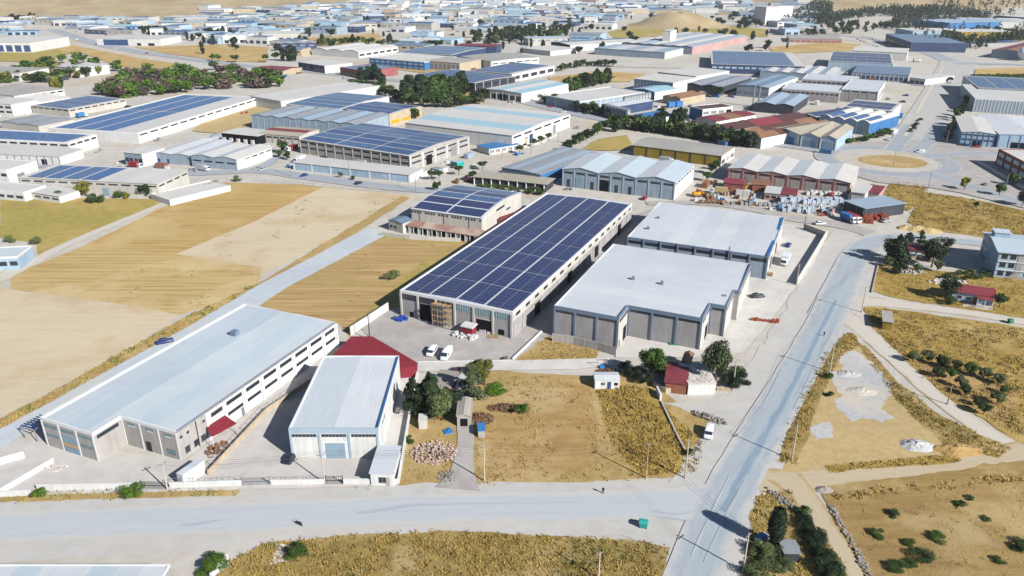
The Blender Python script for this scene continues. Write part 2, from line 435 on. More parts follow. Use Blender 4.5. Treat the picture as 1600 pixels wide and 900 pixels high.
mat('grass_gold', c(186, 157, 82), c(158, 131, 60), .45, .95, .6, 2.5, c3=c(198, 172, 108), s3=.05, lo3=.5, hi3=.66)
mat('grass_olive', c(176, 152, 90), c(146, 126, 68), .4, .95, .6, 2.5, c3=c(194, 172, 122), s3=.08, lo3=.5, hi3=.64)
mat('soil_brown', c(190, 158, 104), c(174, 140, 86), .4, .95, .5, 3, c3=c(202, 176, 128), s3=.05, stretch=(60, .25, 1))
mat('stubble_brown', c(178, 150, 96), c(156, 128, 76), .4, .95, .5, 3, c3=c(192, 168, 118), s3=.05, stretch=(-35, .15, 1.2))
mat('gravel_grey', c(204, 204, 206), c(190, 190, 192), .8, .95, .4, 3, c3=c(214, 206, 192), s3=.08)
mat('hill_tan', c(206, 188, 164), c(196, 176, 150), .02, .95, 0, c3=c(182, 160, 128), s3=.004, lo3=.45, hi3=.65)
mat('hill_gold', c(190, 172, 138), c(178, 158, 122), .03, .95, 0, c3=c(168, 148, 110), s3=.008, lo3=.5, hi3=.65)
mat('rubble_pink', c(216, 196, 186), c(186, 160, 148), 2, .95, rnd=.2)
mat('rubble_grey', c(184, 178, 170), c(150, 142, 134), 2, .95, rnd=.2)
mat('rubble_white', c(232, 226, 220), c(206, 198, 190), 2, .9, rnd=.15)
mat('rubble_brown', c(150, 116, 92), c(120, 90, 70), 2, .95, rnd=.25)
mat('sand', c(203, 180, 132), c(190, 166, 116), .6, .95, .3, 4)
mat('sheet_white', c(214, 222, 230), c(206, 214, 222), .1, .5, big=.05)
mat('wall_white', c(232, 232, 230), c(222, 222, 220), .25, .8, big=.08)
mat('wall_offwhite', c(214, 210, 202), c(202, 198, 190), .25, .85, big=.1)
mat('wall_grey', c(186, 182, 178), c(176, 172, 168), .25, .85, big=.1)
mat('wall_taupe', c(180, 177, 178), c(168, 165, 167), .25, .85, big=.1)
mat('wall_greyblue', c(168, 184, 200), c(158, 174, 190), .25, .8, big=.1)
mat('wall_blue', c(70, 130, 190), c(60, 116, 176), .25, .7)
mat('wall_paleblue', c(178, 204, 224), c(166, 192, 214), .25, .75)
mat('wall_yellow', c(174, 150, 56), c(156, 134, 48), .2, .8)
mat('wall_pink', c(204, 170, 166), c(190, 152, 150), .25, .85)
mat('wall_red', c(170, 104, 100), c(152, 88, 86), .3, .8)
mat('wall_brick', c(170, 110, 84), c(146, 90, 68), .8, .9)
mat('wall_beige', c(206, 190, 164), c(192, 176, 150), .3, .85)
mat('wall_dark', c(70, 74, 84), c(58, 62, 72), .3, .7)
mat('wall_navy', c(64, 84, 124), c(54, 72, 110), .3, .6)
mat('fascia_blue', c(178, 198, 216), c(170, 190, 208), .3, .6)
mat('fascia_steel', c(124, 142, 166), c(114, 132, 156), .3, .6)
mat('parapet_blue_and_shade', c(52, 112, 176), c(46, 102, 164), .3, .55)  # one parapet's own blue, and the painted shade on another's inner face
mat('trim_white', c(236, 238, 240), c(226, 228, 230), .3, .7, big=.05)
mat('trim_grey', c(140, 144, 150), c(128, 132, 138), .4, .7)
mat('metal_grey', c(150, 154, 160), c(136, 140, 146), .6, .45, spec=.5)
mat('metal_dark', c(52, 56, 62), c(42, 46, 52), .6, .5)
mat('shutter_blue', c(152, 176, 194), c(142, 166, 184), .5, .55)
mat('shutter_grey', c(150, 152, 158), c(140, 142, 148), .5, .6)
mat('void', c(26, 26, 30), None, big=0, rough=.9, spec=.1)  # near-black: the unlit inside of openings, put into the colour
mat('glass', (.018, .022, .03, 1), None, big=0, rough=.12, spec=.5)
mat('glass_teal', c(120, 158, 168), c(96, 130, 142), 1.2, .2, spec=.5)
mat('glass_blue', c(60, 90, 140), c(50, 76, 120), .4, .15, spec=.5)
mat('canopy_red', c(150, 48, 62), c(136, 42, 54), .5, .7)
mat('roof_dusty_red', c(172, 136, 126), c(150, 112, 104), .7, .8, c3=c(190, 172, 156), s3=.15, lo3=.45, hi3=.6)
mat('roof_maroon', c(142, 66, 76), c(122, 54, 62), .7, .7)
mat('tile_red', c(160, 70, 74), c(140, 58, 62), .7, .75)
mat('wood', c(140, 100, 66), c(112, 78, 50), 1.2, .85)
mat('wood_pale', c(190, 160, 120), c(166, 134, 96), 1.2, .85)
mat('pole_concrete', c(206, 196, 182), c(190, 180, 166), 2, .85, big=0)
mat('rubber', (.012, .012, .013, 1), None, big=0, rough=.8)
mat('paint_white', c(236, 240, 244), None, big=0, rough=.3, spec=.5)
mat('paint_silver', c(176, 182, 190), None, big=0, rough=.35, spec=.5)
mat('paint_blue', c(40, 60, 130), None, big=0, rough=.35, spec=.5)
mat('paint_dark', c(40, 44, 54), None, big=0, rough=.35, spec=.5)
mat('paint_red', c(160, 40, 40), None, big=0, rough=.35, spec=.5)
mat('paint_yellow', c(236, 166, 24), None, big=0, rough=.45, spec=.4)
mat('plastic_teal', c(50, 170, 160), None, big=0, rough=.5)
mat('plastic_green', c(40, 130, 90), None, big=0, rough=.5)
mat('plastic_blue', c(70, 140, 205), c(56, 120, 186), 1, .5)
mat('tarp_blue', c(50, 90, 190), c(36, 66, 160), 2, .5)
mat('tarp_white', c(232, 232, 234), c(206, 206, 210), 2, .6)
mat('block_white', c(206, 216, 228), c(176, 190, 208), 1.4, .8)
mat('block_grey', c(170, 170, 172), c(146, 146, 150), 1.4, .85)
mat('brick_red', c(170, 90, 66), c(144, 70, 52), 1.6, .9)
mat('cloth_dark', c(30, 32, 42), None, big=0, rough=.9)
mat('skin', c(200, 150, 120), None, big=0, rough=.6)
mat('bark', c(96, 78, 60), c(74, 58, 44), 3, .95)
mat('tuft_gold', c(206, 175, 96), c(172, 144, 72), .35, .95, big=.2, c3=c(176, 156, 92), s3=.12)
mat('tuft_dark', c(164, 138, 78), c(126, 112, 62), .5, .95, big=.15)
mat('tuft_green', c(128, 140, 66), c(98, 116, 50), .5, .95, big=.15)
mat('leaf_dry', c(128, 110, 90), c(108, 92, 76), .9, .9)
mat_leaf('leaf_green', c(74, 102, 38), c(44, 70, 26))
mat_leaf('leaf_dark', c(46, 66, 38), c(28, 46, 26))
mat_leaf('leaf_bright', c(96, 130, 40), c(64, 98, 28))
mat_leaf('leaf_olive', c(110, 124, 84), c(78, 92, 58))
mat_leaf('leaf_yellow', c(140, 140, 56), c(104, 112, 40))
mat_leaf('leaf_purple', c(108, 92, 92), c(84, 72, 72))
mat_roof('roof_white', c(227, 231, 235), 1.0, .10, .12)
mat_roof('roof_white_b', c(222, 228, 233), 1.0, .10, .12)
mat_roof('roof_white_x', c(227, 231, 235), 1.0, .10, .12, axis=1)
mat_roof('roof_white_bx', c(223, 228, 233), 1.0, .10, .12, axis=1)
mat_roof('roof_sky', c(207, 221, 230), 1.0, .09, .11)
mat_roof('roof_sky_b', c(216, 225, 231), 1.0, .09, .11)
mat_roof('roof_warm', c(228, 224, 218), 1.0, .10, .10)
mat_roof('roof_beige', c(206, 194, 172), 1.0, .12, .18)
mat_roof('roof_grey', c(168, 172, 178), 1.0, .16, .14)
mat_roof('roof_greyblue', c(128, 150, 176), 1.0, .2, .16)
mat_roof('roof_bluegrey_pale', c(176, 194, 210), 1.0, .14, .12)
mat_roof('roof_cyan', c(176, 212, 226), 1.0, .10, .08)
mat_roof('roof_blue', c(70, 136, 196), 1.0, .15, .08)
mat_roof('roof_rust', c(112, 74, 64), 1.0, .25, .2, rust=c(84, 58, 54))
mat_roof('roof_rust_pale', c(168, 128, 98), 1.0, .25, .2, rust=c(140, 100, 76))
mat_roof('roof_red', c(156, 68, 76), 1.0, .25, .2)
mat_roof('roof_fibre', c(196, 190, 180), 1.0, .16, .2)
mat_solar('solar_navy', c(26, 36, 88))
mat_solar('solar_indigo', c(36, 34, 86))
mat_solar('solar_blue', c(32, 66, 120))
mat_solar('solar_steel', c(60, 92, 134))
mat_solar('solar_bright', c(28, 84, 146))

# ---------------------------------------------------------------- plants
def leaf_quad(V, Fc, p, nrm, s, rnd):
    n = (nrm + Vector((rnd.gauss(0, .5), rnd.gauss(0, .5), rnd.gauss(0, .5)))).normalized()
    a = n.orthogonal().normalized(); a.rotate(Matrix.Rotation(rnd.uniform(0, 6.28), 3, n)); b = n.cross(a)
    s *= rnd.uniform(.6, 1.3); k = len(V)
    V += [tuple(p - a * s), tuple(p - b * s * .55), tuple(p + a * s), tuple(p + b * s * .6 + n * s * .2)]; Fc.append((k, k+1, k+2, k+3))
def crown_geo(kind, n, seed, leaf):
    rnd = random.Random(seed); V, Fc = [], []
    if kind in ('broad', 'sparse', 'shrub', 'umbrella'):
        z0, rz, rr = {'broad': (.60, .38, .40), 'sparse': (.58, .38, .42), 'shrub': (.42, .5, .62), 'umbrella': (.72, .26, .42)}[kind]
        nc = {'broad': 15, 'sparse': 10, 'shrub': 9, 'umbrella': 14}[kind]; cl = []
        for i in range(nc):
            d = Vector((rnd.gauss(0, 1), rnd.gauss(0, 1), rnd.gauss(0, .9))).normalized() * rnd.uniform(.45, .78)
            cl.append((Vector((d.x * rr, d.y * rr, z0 + d.z * rz)), rnd.uniform(.28, .5)))
        for i in range(n):
            ctr, k = cl[i % nc]
            d = Vector((rnd.gauss(0, 1), rnd.gauss(0, 1), rnd.gauss(0, 1))).normalized(); q = rnd.uniform(.55, 1.05) * k
            p = ctr + Vector((d.x * rr * q, d.y * rr * q, d.z * rz * q))
            if p.z < (.02 if kind == 'shrub' else .2): p.z = rnd.uniform(.03, .3)
            leaf_quad(V, Fc, p, d + Vector((0, 0, .3)), leaf, rnd)
    elif kind == 'cypress':
        for i in range(n):
            t = rnd.random() ** .85; z = .06 + .94 * t; r = .13 * (math.sin(math.pi * min(1, (1 - t) * .9 + .12)) ** .6) * rnd.uniform(.6, 1.15)
            a = rnd.uniform(0, 6.28); p = Vector((r * math.cos(a), r * math.sin(a), z))
            leaf_quad(V, Fc, p, Vector((math.cos(a), math.sin(a), .4)), leaf, rnd)
    elif kind == 'pine':
        lay = [(rnd.uniform(0, 6.28), .14 + .8 * (i / 26) ** .9) for i in range(27)]
        for i in range(n):
            a, z = lay[i % 27]; rm = .34 * (1 - z) ** .75 + .05; q = rnd.random() ** .6
            a += rnd.gauss(0, .38); r = rm * q * (1 + .25 * math.sin(3 * a + z * 9))
            p = Vector((r * math.cos(a), r * math.sin(a), z - .07 * q + rnd.gauss(0, .018)))
            leaf_quad(V, Fc, p, Vector((math.cos(a) * .6, math.sin(a) * .6, .7)), leaf, rnd)
    elif kind == 'poplar':
        for i in range(n):
            t = rnd.random(); z = .15 + .85 * t; r = .2 * (math.sin(math.pi * (t * .8 + .17)) ** .7) * rnd.random() ** .4
            a = rnd.uniform(0, 6.28); p = Vector((r * math.cos(a), r * math.sin(a), z)); leaf_quad(V, Fc, p, Vector((math.cos(a), math.sin(a), .2)), leaf, rnd)
    return V, Fc
def trunk_geo(kind, seed):
    rnd = random.Random(seed + 50); m = MB()
    top = {'broad': .55, 'sparse': .6, 'shrub': .35, 'umbrella': .7, 'cypress': .9, 'pine': .92, 'poplar': .9}[kind]
    m.tube((0, 0, -.02), (rnd.uniform(-.02, .02), 0, top * .5), .03, .022, 7, False); m.tube((rnd.uniform(-.01, .01), 0, top * .48), (0, 0, top), .022, .006, 6, False)
    if kind in ('broad', 'sparse', 'shrub', 'umbrella'):
        for i in range(6):
            a = i * 1.05 + rnd.uniform(0, .6); r = rnd.uniform(.18, .28)
            m.tube((0, 0, top * rnd.uniform(.35, .8)), (r * math.cos(a), r * math.sin(a), top * rnd.uniform(.95, 1.35)), .014, .004, 5, False)
    return m
_TM = {}
def tree_meshes(kind, leafm, lod, var):
    k = (kind, leafm, lod, var)
    if k not in _TM:
        n, ls = {0: (4200, .031), 1: (1600, .046), 2: (420, .085), 3: (120, .15)}[lod]
        if kind == 'cypress': ls *= .75
        if kind == 'sparse': n = int(n * .55); ls *= .9
        sd = var * 17 + len(kind)
        V, Fc = crown_geo(kind, n, sd, ls)
        me = bpy.data.meshes.new('crown'); me.from_pydata(V, [], Fc); me.materials.append(M(leafm)); me.update()
        t = trunk_geo(kind, sd); tm = bpy.data.meshes.new('trunk'); tm.from_pydata(t.v, [], t.f); tm.materials.append(M('bark')); tm.update()
        _TM[k] = (me, tm)
    return _TM[k]
LEAFW = {'leaf_green': 'mid green', 'leaf_dark': 'deep green', 'leaf_olive': 'grey-green', 'leaf_bright': 'bright green', 'leaf_yellow': 'yellow-green', 'leaf_purple': 'purple-brown'}
KINDW = {'broad': 'rounded', 'shrub': 'bushy', 'cypress': 'slender', 'pine': 'conical', 'poplar': 'upright', 'umbrella': 'flat-topped', 'sparse': 'loose'}
TREES = []
def tree(name, kind, leafm, px, py, h, label, group=None, wf=1.0, lod=None, at=None, cat='tree'):
    p = G(px, py) if at is None else at
    d = p.y
    if group: label += ', ' + LEAFW[leafm] + ' and ' + KINDW[kind]
    if lod is None: lod = 0 if d < 185 else 1 if d < 330 else 2 if d < 620 else 3
    var = random.randrange(4)
    cm, tm = tree_meshes(kind, leafm, lod, var)
    r = empty(name, (p.x, p.y, 0), random.uniform(0, 6.28), label, cat, group); r.scale = (h * wf, h * wf, h)
    link(bpy.data.objects.new('crown', cm), r); link(bpy.data.objects.new('trunk', tm), r)
    TREES.append(r); return r
def inside(p, poly):
    r = False; j = len(poly) - 1
    for i in range(len(poly)):
        a, b = poly[i], poly[j]
        if (a.y > p.y) != (b.y > p.y) and p.x < (b.x - a.x) * (p.y - a.y) / (b.y - a.y) + a.x: r = not r
        j = i
    return r
def tufts(name, polys, dens, m, hmin, hmax, label, wide=1.0, blades=5, seed=1, clump=.5, cat='grass', thr=-.15):
    """dry grass and weeds: blades in clumps, thick where a slow noise says so"""
    rnd = random.Random(seed); V, Fc = [], []
    for pl in polys:
        w = [G(x, y) for x, y in pl]; x0 = min(p.x for p in w); x1 = max(p.x for p in w); y0 = min(p.y for p in w); y1 = max(p.y for p in w)
        n = int((x1 - x0) * (y1 - y0) * dens)
        for i in range(n):
            p = Vector((rnd.uniform(x0, x1), rnd.uniform(y0, y1), 0))
            if not inside(p, w): continue
            if noise.noise(Vector((p.x * .13, p.y * .13, seed))) + .5 * noise.noise(Vector((p.x * .5, p.y * .5, seed + 3))) < thr: continue
            h = rnd.uniform(hmin, hmax)
            for b in range(blades):
                a = rnd.uniform(0, 6.28); r = rnd.uniform(0, clump) * wide; q = Vector((p.x + r * math.cos(a), p.y + r * math.sin(a), -.01))
                t = rnd.uniform(0, 3.14); bw = rnd.uniform(.05, .15) * wide; k = len(V); hh = h * rnd.uniform(.6, 1.1)
                lx, ly = rnd.gauss(0, .35) * hh, rnd.gauss(0, .35) * hh
                V += [(q.x - bw * math.cos(t), q.y - bw * math.sin(t), q.z), (q.x + bw * math.cos(t), q.y + bw * math.sin(t), q.z), (q.x + lx, q.y + ly, hh)]
                Fc.append((k, k+1, k+2))
    if not V: return
    o = mesh(name, V, Fc, m); tag(o, label, cat, kind='stuff'); return o
def mound(name, px, py, rx, ry, h, m, label, cat, rough=.25, seed=0, n=14, rot=0.0, kind=None, group=None, at=None):
    """heap of loose material: a rough dome with its own slope"""
    p0 = G(px, py) if at is None else at; V, Fc = [], []; rnd = random.Random(seed + int(px))
    for i in range(n + 1):
        r = i / n
        for j in range(2 * n):
            a = math.pi * j / n; k = 1 + .3 * noise.noise(Vector((math.cos(a) * 1.3, math.sin(a) * 1.3, seed)))
            x, y = rx * r * k * math.cos(a), ry * r * k * math.sin(a)
            z = h * max(0, (1 - r) ** .8) * (1 + rough * noise.noise(Vector((x * 1.3, y * 1.3, seed + 4)))) + rough * h * .5 * noise.noise(Vector((x * 2.5, y * 2.5, seed))) * (1 - r)
            V.append((x, y, max(z, 0) - .02 * (i == n)))
    q = 2 * n
    for i in range(n):
        for j in range(q): Fc.append((i*q + j, (i+1)*q + j, (i+1)*q + (j+1) % q, i*q + (j+1) % q))
    o = mesh(name, V, Fc, m, loc=(p0.x, p0.y, 0.02)); o.rotation_euler.z = rot
    return tag(o, label, cat, group, kind)
def rubble(name, px, py, rx, ry, h, n, m, label, smin=.15, smax=.5, seed=0, cat='rubble', kind=None, rot=0.0):
    """heap of broken pieces, each an uneven block"""
    p0 = G(px, py); rnd = random.Random(seed + int(px)); b = MB()
    for i in range(n):
        a = rnd.uniform(0, 6.28); r = rnd.random() ** .6
        x, y = rx * r * math.cos(a), ry * r * math.sin(a); s = rnd.uniform(smin, smax); z = h * (1 - r) * rnd.random()
        k = len(b.v); b.box(0, 0, 0, s, s * rnd.uniform(.5, 1), s * rnd.uniform(.3, .8))
        mt = Matrix.Rotation(rnd.uniform(0, 6.28), 3, 'Z') @ Matrix.Rotation(rnd.uniform(-.6, .6), 3, 'X')
        for t in range(k, k + 8):
            v = mt @ Vector(b.v[t]); b.v[t] = (v.x + x + rnd.uniform(-.05, .05), v.y + y, max(0, v.z + z + s * .1))
    o = b.build(name, m, loc=(p0.x, p0.y, .02)); o.rotation_euler.z = rot
    return tag(o, label, cat, kind=kind)

# ---------------------------------------------------------------- street things
def rring(x0, x1, w, z, r=.18):
    """rounded rectangle in plan at height z"""
    out = []
    for cx, cy, a0 in ((x1 - r, w - r, 0), (x0 + r, w - r, 90), (x0 + r, -w + r, 180), (x1 - r, -w + r, 270)):
        for k in range(3): a = R(a0 + 45 * k); out.append((cx + r * math.cos(a), cy + r * math.sin(a), z))
    return out
def wheels(root, xs, w, r):
    for x in xs:
        for sgn in (-1, 1):
            b = MB(); b.tube((x, sgn * (w - .22), r), (x, sgn * (w + .01), r), r, r, 14); t = b.build('wheel', 'rubber', root)
            b = MB(); b.tube((x, sgn * (w - .05), r), (x, sgn * (w + .03), r), r * .55, r * .55, 10); b.build('rim', 'metal_grey', t)
def vehicle(kind, px, py, hd, paint, label, group=None, cat=None, k=1.0):
    """hd: heading in degrees, 0 = towards +x (right), 90 = away from the camera"""
    p = G(px, py)
    if group: label = {'paint_white': 'white', 'paint_silver': 'silver', 'paint_dark': 'black', 'paint_blue': 'blue', 'paint_red': 'red', 'plastic_blue': 'sky blue'}[paint] + ' ' + label
    nm = {'car': 'parked_car', 'van': 'parked_van', 'truck': 'parked_truck', 'minivan': 'parked_van'}[kind]
    r = empty(nm, (p.x, p.y, .02), R(hd), label, cat or {'car': 'car', 'van': 'van', 'truck': 'truck', 'minivan': 'van'}[kind], group); r.scale = (k, k, k)
    if kind == 'car':
        b = MB(); b.loft([rring(-2.1, 2.1, .80, .22), rring(-2.2, 2.22, .88, .5), rring(-2.18, 2.15, .88, .78), rring(-2.1, 1.9, .82, .92)])
        b.loft([rring(-1.75, 1.0, .80, .90), rring(-1.3, .38, .66, 1.40), rring(-1.1, .2, .58, 1.46)]); b.build('body', paint, r, True)
        g = MB(); g.loft([rring(-1.74, 1.0, .812, .95), rring(-1.36, .47, .69, 1.34)], False); g.build('window', 'glass', r)
        for s_ in (-1, 1): ubox('headlight', 'trim_white', r, 2.17, s_ * .6, .58, .1, .3, .14)
        wheels(r, (-1.35, 1.35), .84, .32)
    elif kind in ('van', 'minivan'):
        Lr, Lf, hh = (-2.7, 2.7, 2.35) if kind == 'van' else (-2.2, 2.2, 1.85)
        b = MB(); b.loft([rring(Lr, Lf, .86, .3), rring(Lr - .03, Lf + .03, .95, .6), rring(Lr, Lf - .05, .95, 1.0), rring(Lr + .02, Lf - .75, .92, hh * .62), rring(Lr + .08, Lf - 1.35, .86, hh * .95), rring(Lr + .25, Lf - 1.6, .74, hh)]); b.build('body', paint, r, True)
        x0, x1 = Lf - .62, Lf - 1.22; z0, z1 = hh * .56, hh * .9
        mesh('windshield', [(Lf - .42, -.8, z0 - .12), (Lf - .42, .8, z0 - .12), (x1 + .1, .72, z1), (x1 + .1, -.72, z1)], [(0, 1, 2, 3)], 'glass', r)
        for s_ in (-1, 1):
            for a, bb in ((Lf - 1.75, Lf - .75), (Lf - 3.0, Lf - 1.85), (Lr + .5, Lf - 3.1)) if kind == 'minivan' else ((Lf - 1.75, Lf - .8),):
                mesh('side_window', [(a, s_ * .945, z0 - .05), (bb, s_ * .945, z0 - .05), (bb - .25, s_ * .905, z1 - .1), (a, s_ * .905, z1 - .1)], [(0, 1, 2, 3)], 'glass', r)
            ubox('headlight', 'trim_white', r, Lf, s_ * .65, .62, .1, .26, .2)
        mesh('rear_window', [(Lr - .01, -.7, z0), (Lr - .01, .7, z0), (Lr + .06, .66, z1 - .1), (Lr + .06, -.66, z1 - .1)], [(0, 1, 2, 3)], 'glass', r)
        wheels(r, (Lr + .85, Lf - .95), .9, .36)
    else:
        b = MB(); b.loft([rring(1.7, 3.7, 1.05, .5), rring(1.65, 3.75, 1.15, 1.0), rring(1.65, 3.7, 1.15, 1.6), rring(1.7, 3.35, 1.08, 2.5), rring(1.85, 3.2, .98, 2.6)]); b.build('cab', 'paint_white', r, True)
        mesh('windshield', [(3.74, -.95, 1.6), (3.74, .95, 1.6), (3.42, .9, 2.4), (3.42, -.9, 2.4)], [(0, 1, 2, 3)], 'glass', r)
        for s_ in (-1, 1): mesh('side_window', [(2.1, s_ * 1.16, 1.6), (3.3, s_ * 1.16, 1.6), (3.1, s_ * 1.11, 2.3), (2.1, s_ * 1.11, 2.3)], [(0, 1, 2, 3)], 'glass', r)
        ubox('cargo_box', paint, r, -1.1, 0, .95, 5.2, 2.35, 2.2); ubox('chassis', 'metal_dark', r, 0, 0, .55, 7.0, .9, .35)
        wheels(r, (-2.6, 2.6), 1.05, .48)
    return r
def pole(px, py, h, label, kind='utility', m='pole_concrete', rz=0.0, group=None):
    p = G(px, py)
    r = empty('utility_pole' if kind == 'utility' else 'street_lamp', (p.x, p.y, 0), rz, label, 'pole' if kind == 'utility' else 'lamp', group)
    b = MB(); b.tube((0, 0, -.1), (0, 0, h), .17, .10, 8); b.build('mast', m, r)
    if kind == 'utility':
        ubox('crossarm', 'metal_grey', r, 0, 0, h - .5, 1.7, .1, .1)
        for x in (-.75, 0, .75): q = MB(); q.tube((x, 0, h - .4), (x, 0, h - .15), .05, .04, 6); q.build('insulator', 'wall_brick', r)
    else:
        q = MB(); q.tube((0, 0, h), (1.3, 0, h + .25), .05, .04, 6); q.build('bracket', m, r)
        ubox('lamp_head', 'metal_grey', r, 1.5, 0, h + .2, .6, .22, .12)
    ubox('footing', 'concrete_grey', r, 0, 0, -.02, .6, .6, .22)
    r['top'] = h
    return r
def wire(a, b, label, sag=.8, group=None, n=3, dz=-.12):
    """overhead line between the tops of two poles"""
    pa = Vector(a.location) + Vector((0, 0, a['top'] + dz)); pb = Vector(b.location) + Vector((0, 0, b['top'] + dz))
    d = (pb - pa).normalized(); nn = Vector((-d.y, d.x, 0)); mb = MB()
    for k in range(n):
        o = nn * (k - (n - 1) / 2) * .72; prev = pa + o
        for i in range(1, 11):
            t = i / 10; q = pa.lerp(pb, t) + o - Vector((0, 0, sag * 4 * t * (1 - t)))
            mb.tube(prev, q, .016, .016, 4, False); prev = q
    o = mb.build('overhead_wire', 'metal_dark'); return tag(o, label, 'wire', group)
def lowwall(px, h, th, m, label, name='boundary_wall', cap=None, group=None, closed=False, piers=0):
    """masonry wall along photo pixels on the ground; each straight run is a part"""
    P = [G(x, y) for x, y in px]
    if closed: P.append(P[0])
    r = empty(name, P[0], 0, label, 'wall', group); o0 = P[0]
    for i in range(len(P) - 1):
        a, b = P[i] - o0, P[i+1] - o0; d = b - a; mid = (a + b) / 2; an = math.atan2(d.y, d.x)
        ubox('wall_run', m, r, mid.x, mid.y, -.05, d.length + (th if i < len(P) - 2 else 0), th, h + .05 - .004 * (i % 2), an)
        if cap: ubox('coping', cap, r, mid.x, mid.y, h - .003 - .004 * (i % 2), d.length + th, th + .12, .1, an)
        if piers:
            k = max(1, int(d.length / piers))
            for j in range(k + 1):
                q = a.lerp(b, j / k); ubox('pier', m, r, q.x, q.y, -.05, th + .14, th + .14, h + .22, an)
    return r
def railing(px, h, label, z0=0.0, m='metal_dark', step=2.2, rails=(.15, .95), group=None, name='railing', infill=0.0):
    P = [G(x, y) for x, y in px]; r = empty(name, P[0], 0, label, 'fence', group); o0 = P[0]
    for i in range(len(P) - 1):
        a, b = P[i] - o0, P[i+1] - o0; d = b - a; mid = (a + b) / 2; an = math.atan2(d.y, d.x); k = max(1, round(d.length / step))
        for j in range(k + 1):
            q = a.lerp(b, j / k); ubox('post', m, r, q.x, q.y, z0, .08, .08, h, an)
        for f in rails: ubox('rail', m, r, mid.x, mid.y, z0 + h * f - .03, d.length, .04, .05, an)
        if infill:
            w = MB(); n = int(d.length / infill)
            for j in range(n): q = a.lerp(b, (j + .5) / n); w.box(q.x, q.y, z0 + h * .12, .025, .025, h * .85, an)
            w.build('bars', m, r)
    return r
def gate(a, b, h, label, m='metal_dark'):
    A, B = G(*a), G(*b); d = B - A; r = empty('sliding_gate', A, math.atan2(d.y, d.x), label, 'gate'); L = d.length
    for z in (.1, h * .5, h - .08): ubox('rail', m, r, L/2, 0, z, L, .06, .07)
    for x in (0, L): ubox('gate_post', m, r, x, 0, 0, .14, .14, h + .2)
    n = int(L / .35)
    for i in range(1, n): ubox('bar', m, r, i * L / n, 0, .1, .05, .045, h - .15)
    return r
def person(px, py, label, hd=0.0, shirt='cloth_dark', h=1.72):
    """small standing figure: one skinned body, head included"""
    p = G(px, py); k = h / 1.75
    V = [(0,0,.95),(0,0,1.15),(0,0,1.4),(0,0,1.5),(.02,0,1.66),(0,.1,.9),(.04,.11,.5),(0,.11,.08),(.14,.12,.03),(0,-.1,.9),(-.05,-.11,.5),(-.1,-.11,.08),(.04,-.12,.03),(0,.2,1.4),(.02,.25,1.12),(.1,.26,.88),(0,-.2,1.4),(-.02,-.25,1.12),(.06,-.26,.88)]
    E_ = [(0,1),(1,2),(2,3),(3,4),(0,5),(5,6),(6,7),(7,8),(0,9),(9,10),(10,11),(11,12),(2,13),(13,14),(14,15),(2,16),(16,17),(17,18)]
    rad = [.15,.14,.17,.06,.11,.1,.075,.05,.04,.1,.075,.05,.04,.07,.05,.04,.07,.05,.04]
    me = bpy.data.meshes.new('person'); me.from_pydata([(x*k, y*k, z*k) for x, y, z in V], E_, [])
    me.materials.append(M(shirt))
    o = bpy.data.objects.new('person', me); link(o); o.location = (p.x, p.y, .0); o.rotation_euler.z = R(hd)
    md = o.modifiers.new('skin', 'SKIN'); me.skin_vertices.new() if not me.skin_vertices else None
    for i, s in enumerate(rad): me.skin_vertices[0].data[i].radius = (s * k, s * k)
    me.skin_vertices[0].data[0].use_root = True
    o.modifiers.new('sub', 'SUBSURF').render_levels = 1
    return tag(o, label, 'person')
def motorbike(px, py, hd, label):
    p = G(px, py); r = empty('motorcycle', (p.x, p.y, .02), R(hd), label, 'motorcycle')
    for x in (-.62, .62):
        b = MB(); b.tube((x, -.06, .3), (x, .06, .3), .3, .3, 14); b.build('wheel', 'rubber', r)
    b = MB(); b.loft([rring(-.35, .35, .12, .3, .08), rring(-.42, .42, .16, .6, .1), rring(-.3, .35, .13, .85, .1)]); b.build('engine_body', 'paint_dark', r, True)
    b = MB(); b.loft([rring(-.85, -.05, .13, .8, .1), rring(-.9, -.1, .14, .88, .1)]); b.build('seat', 'rubber', r)
    b = MB(); b.tube((.62, 0, .3), (.42, 0, 1.0), .05, .04, 6); b.tube((.42, -.34, 1.05), (.42, .34, 1.05), .025, .025, 6); b.build('fork', 'metal_dark', r)
    return r
def dumpster(px, py, hd, m, label, k=1.0):
    p = G(px, py); r = empty('wheeled_dumpster', (p.x, p.y, .02), R(hd), label, 'dumpster'); r.scale = (k, k, k)
    b = MB(); b.loft([rring(-.6, .6, .4, .2, .08), rring(-.72, .72, .55, 1.1, .08)]); b.build('bin', m, r)
    b = MB(); b.loft([rring(-.75, .75, .58, 1.1, .08), rring(-.72, .72, .5, 1.28, .1), rring(-.6, .6, .25, 1.36, .1)]); b.build('lid', m, r)
    for x in (-.5, .5):
        for y in (-.35, .35): q = MB(); q.tube((x, y - .04, .1), (x, y + .04, .1), .1, .1, 8); q.build('castor', 'rubber', r)
    return r
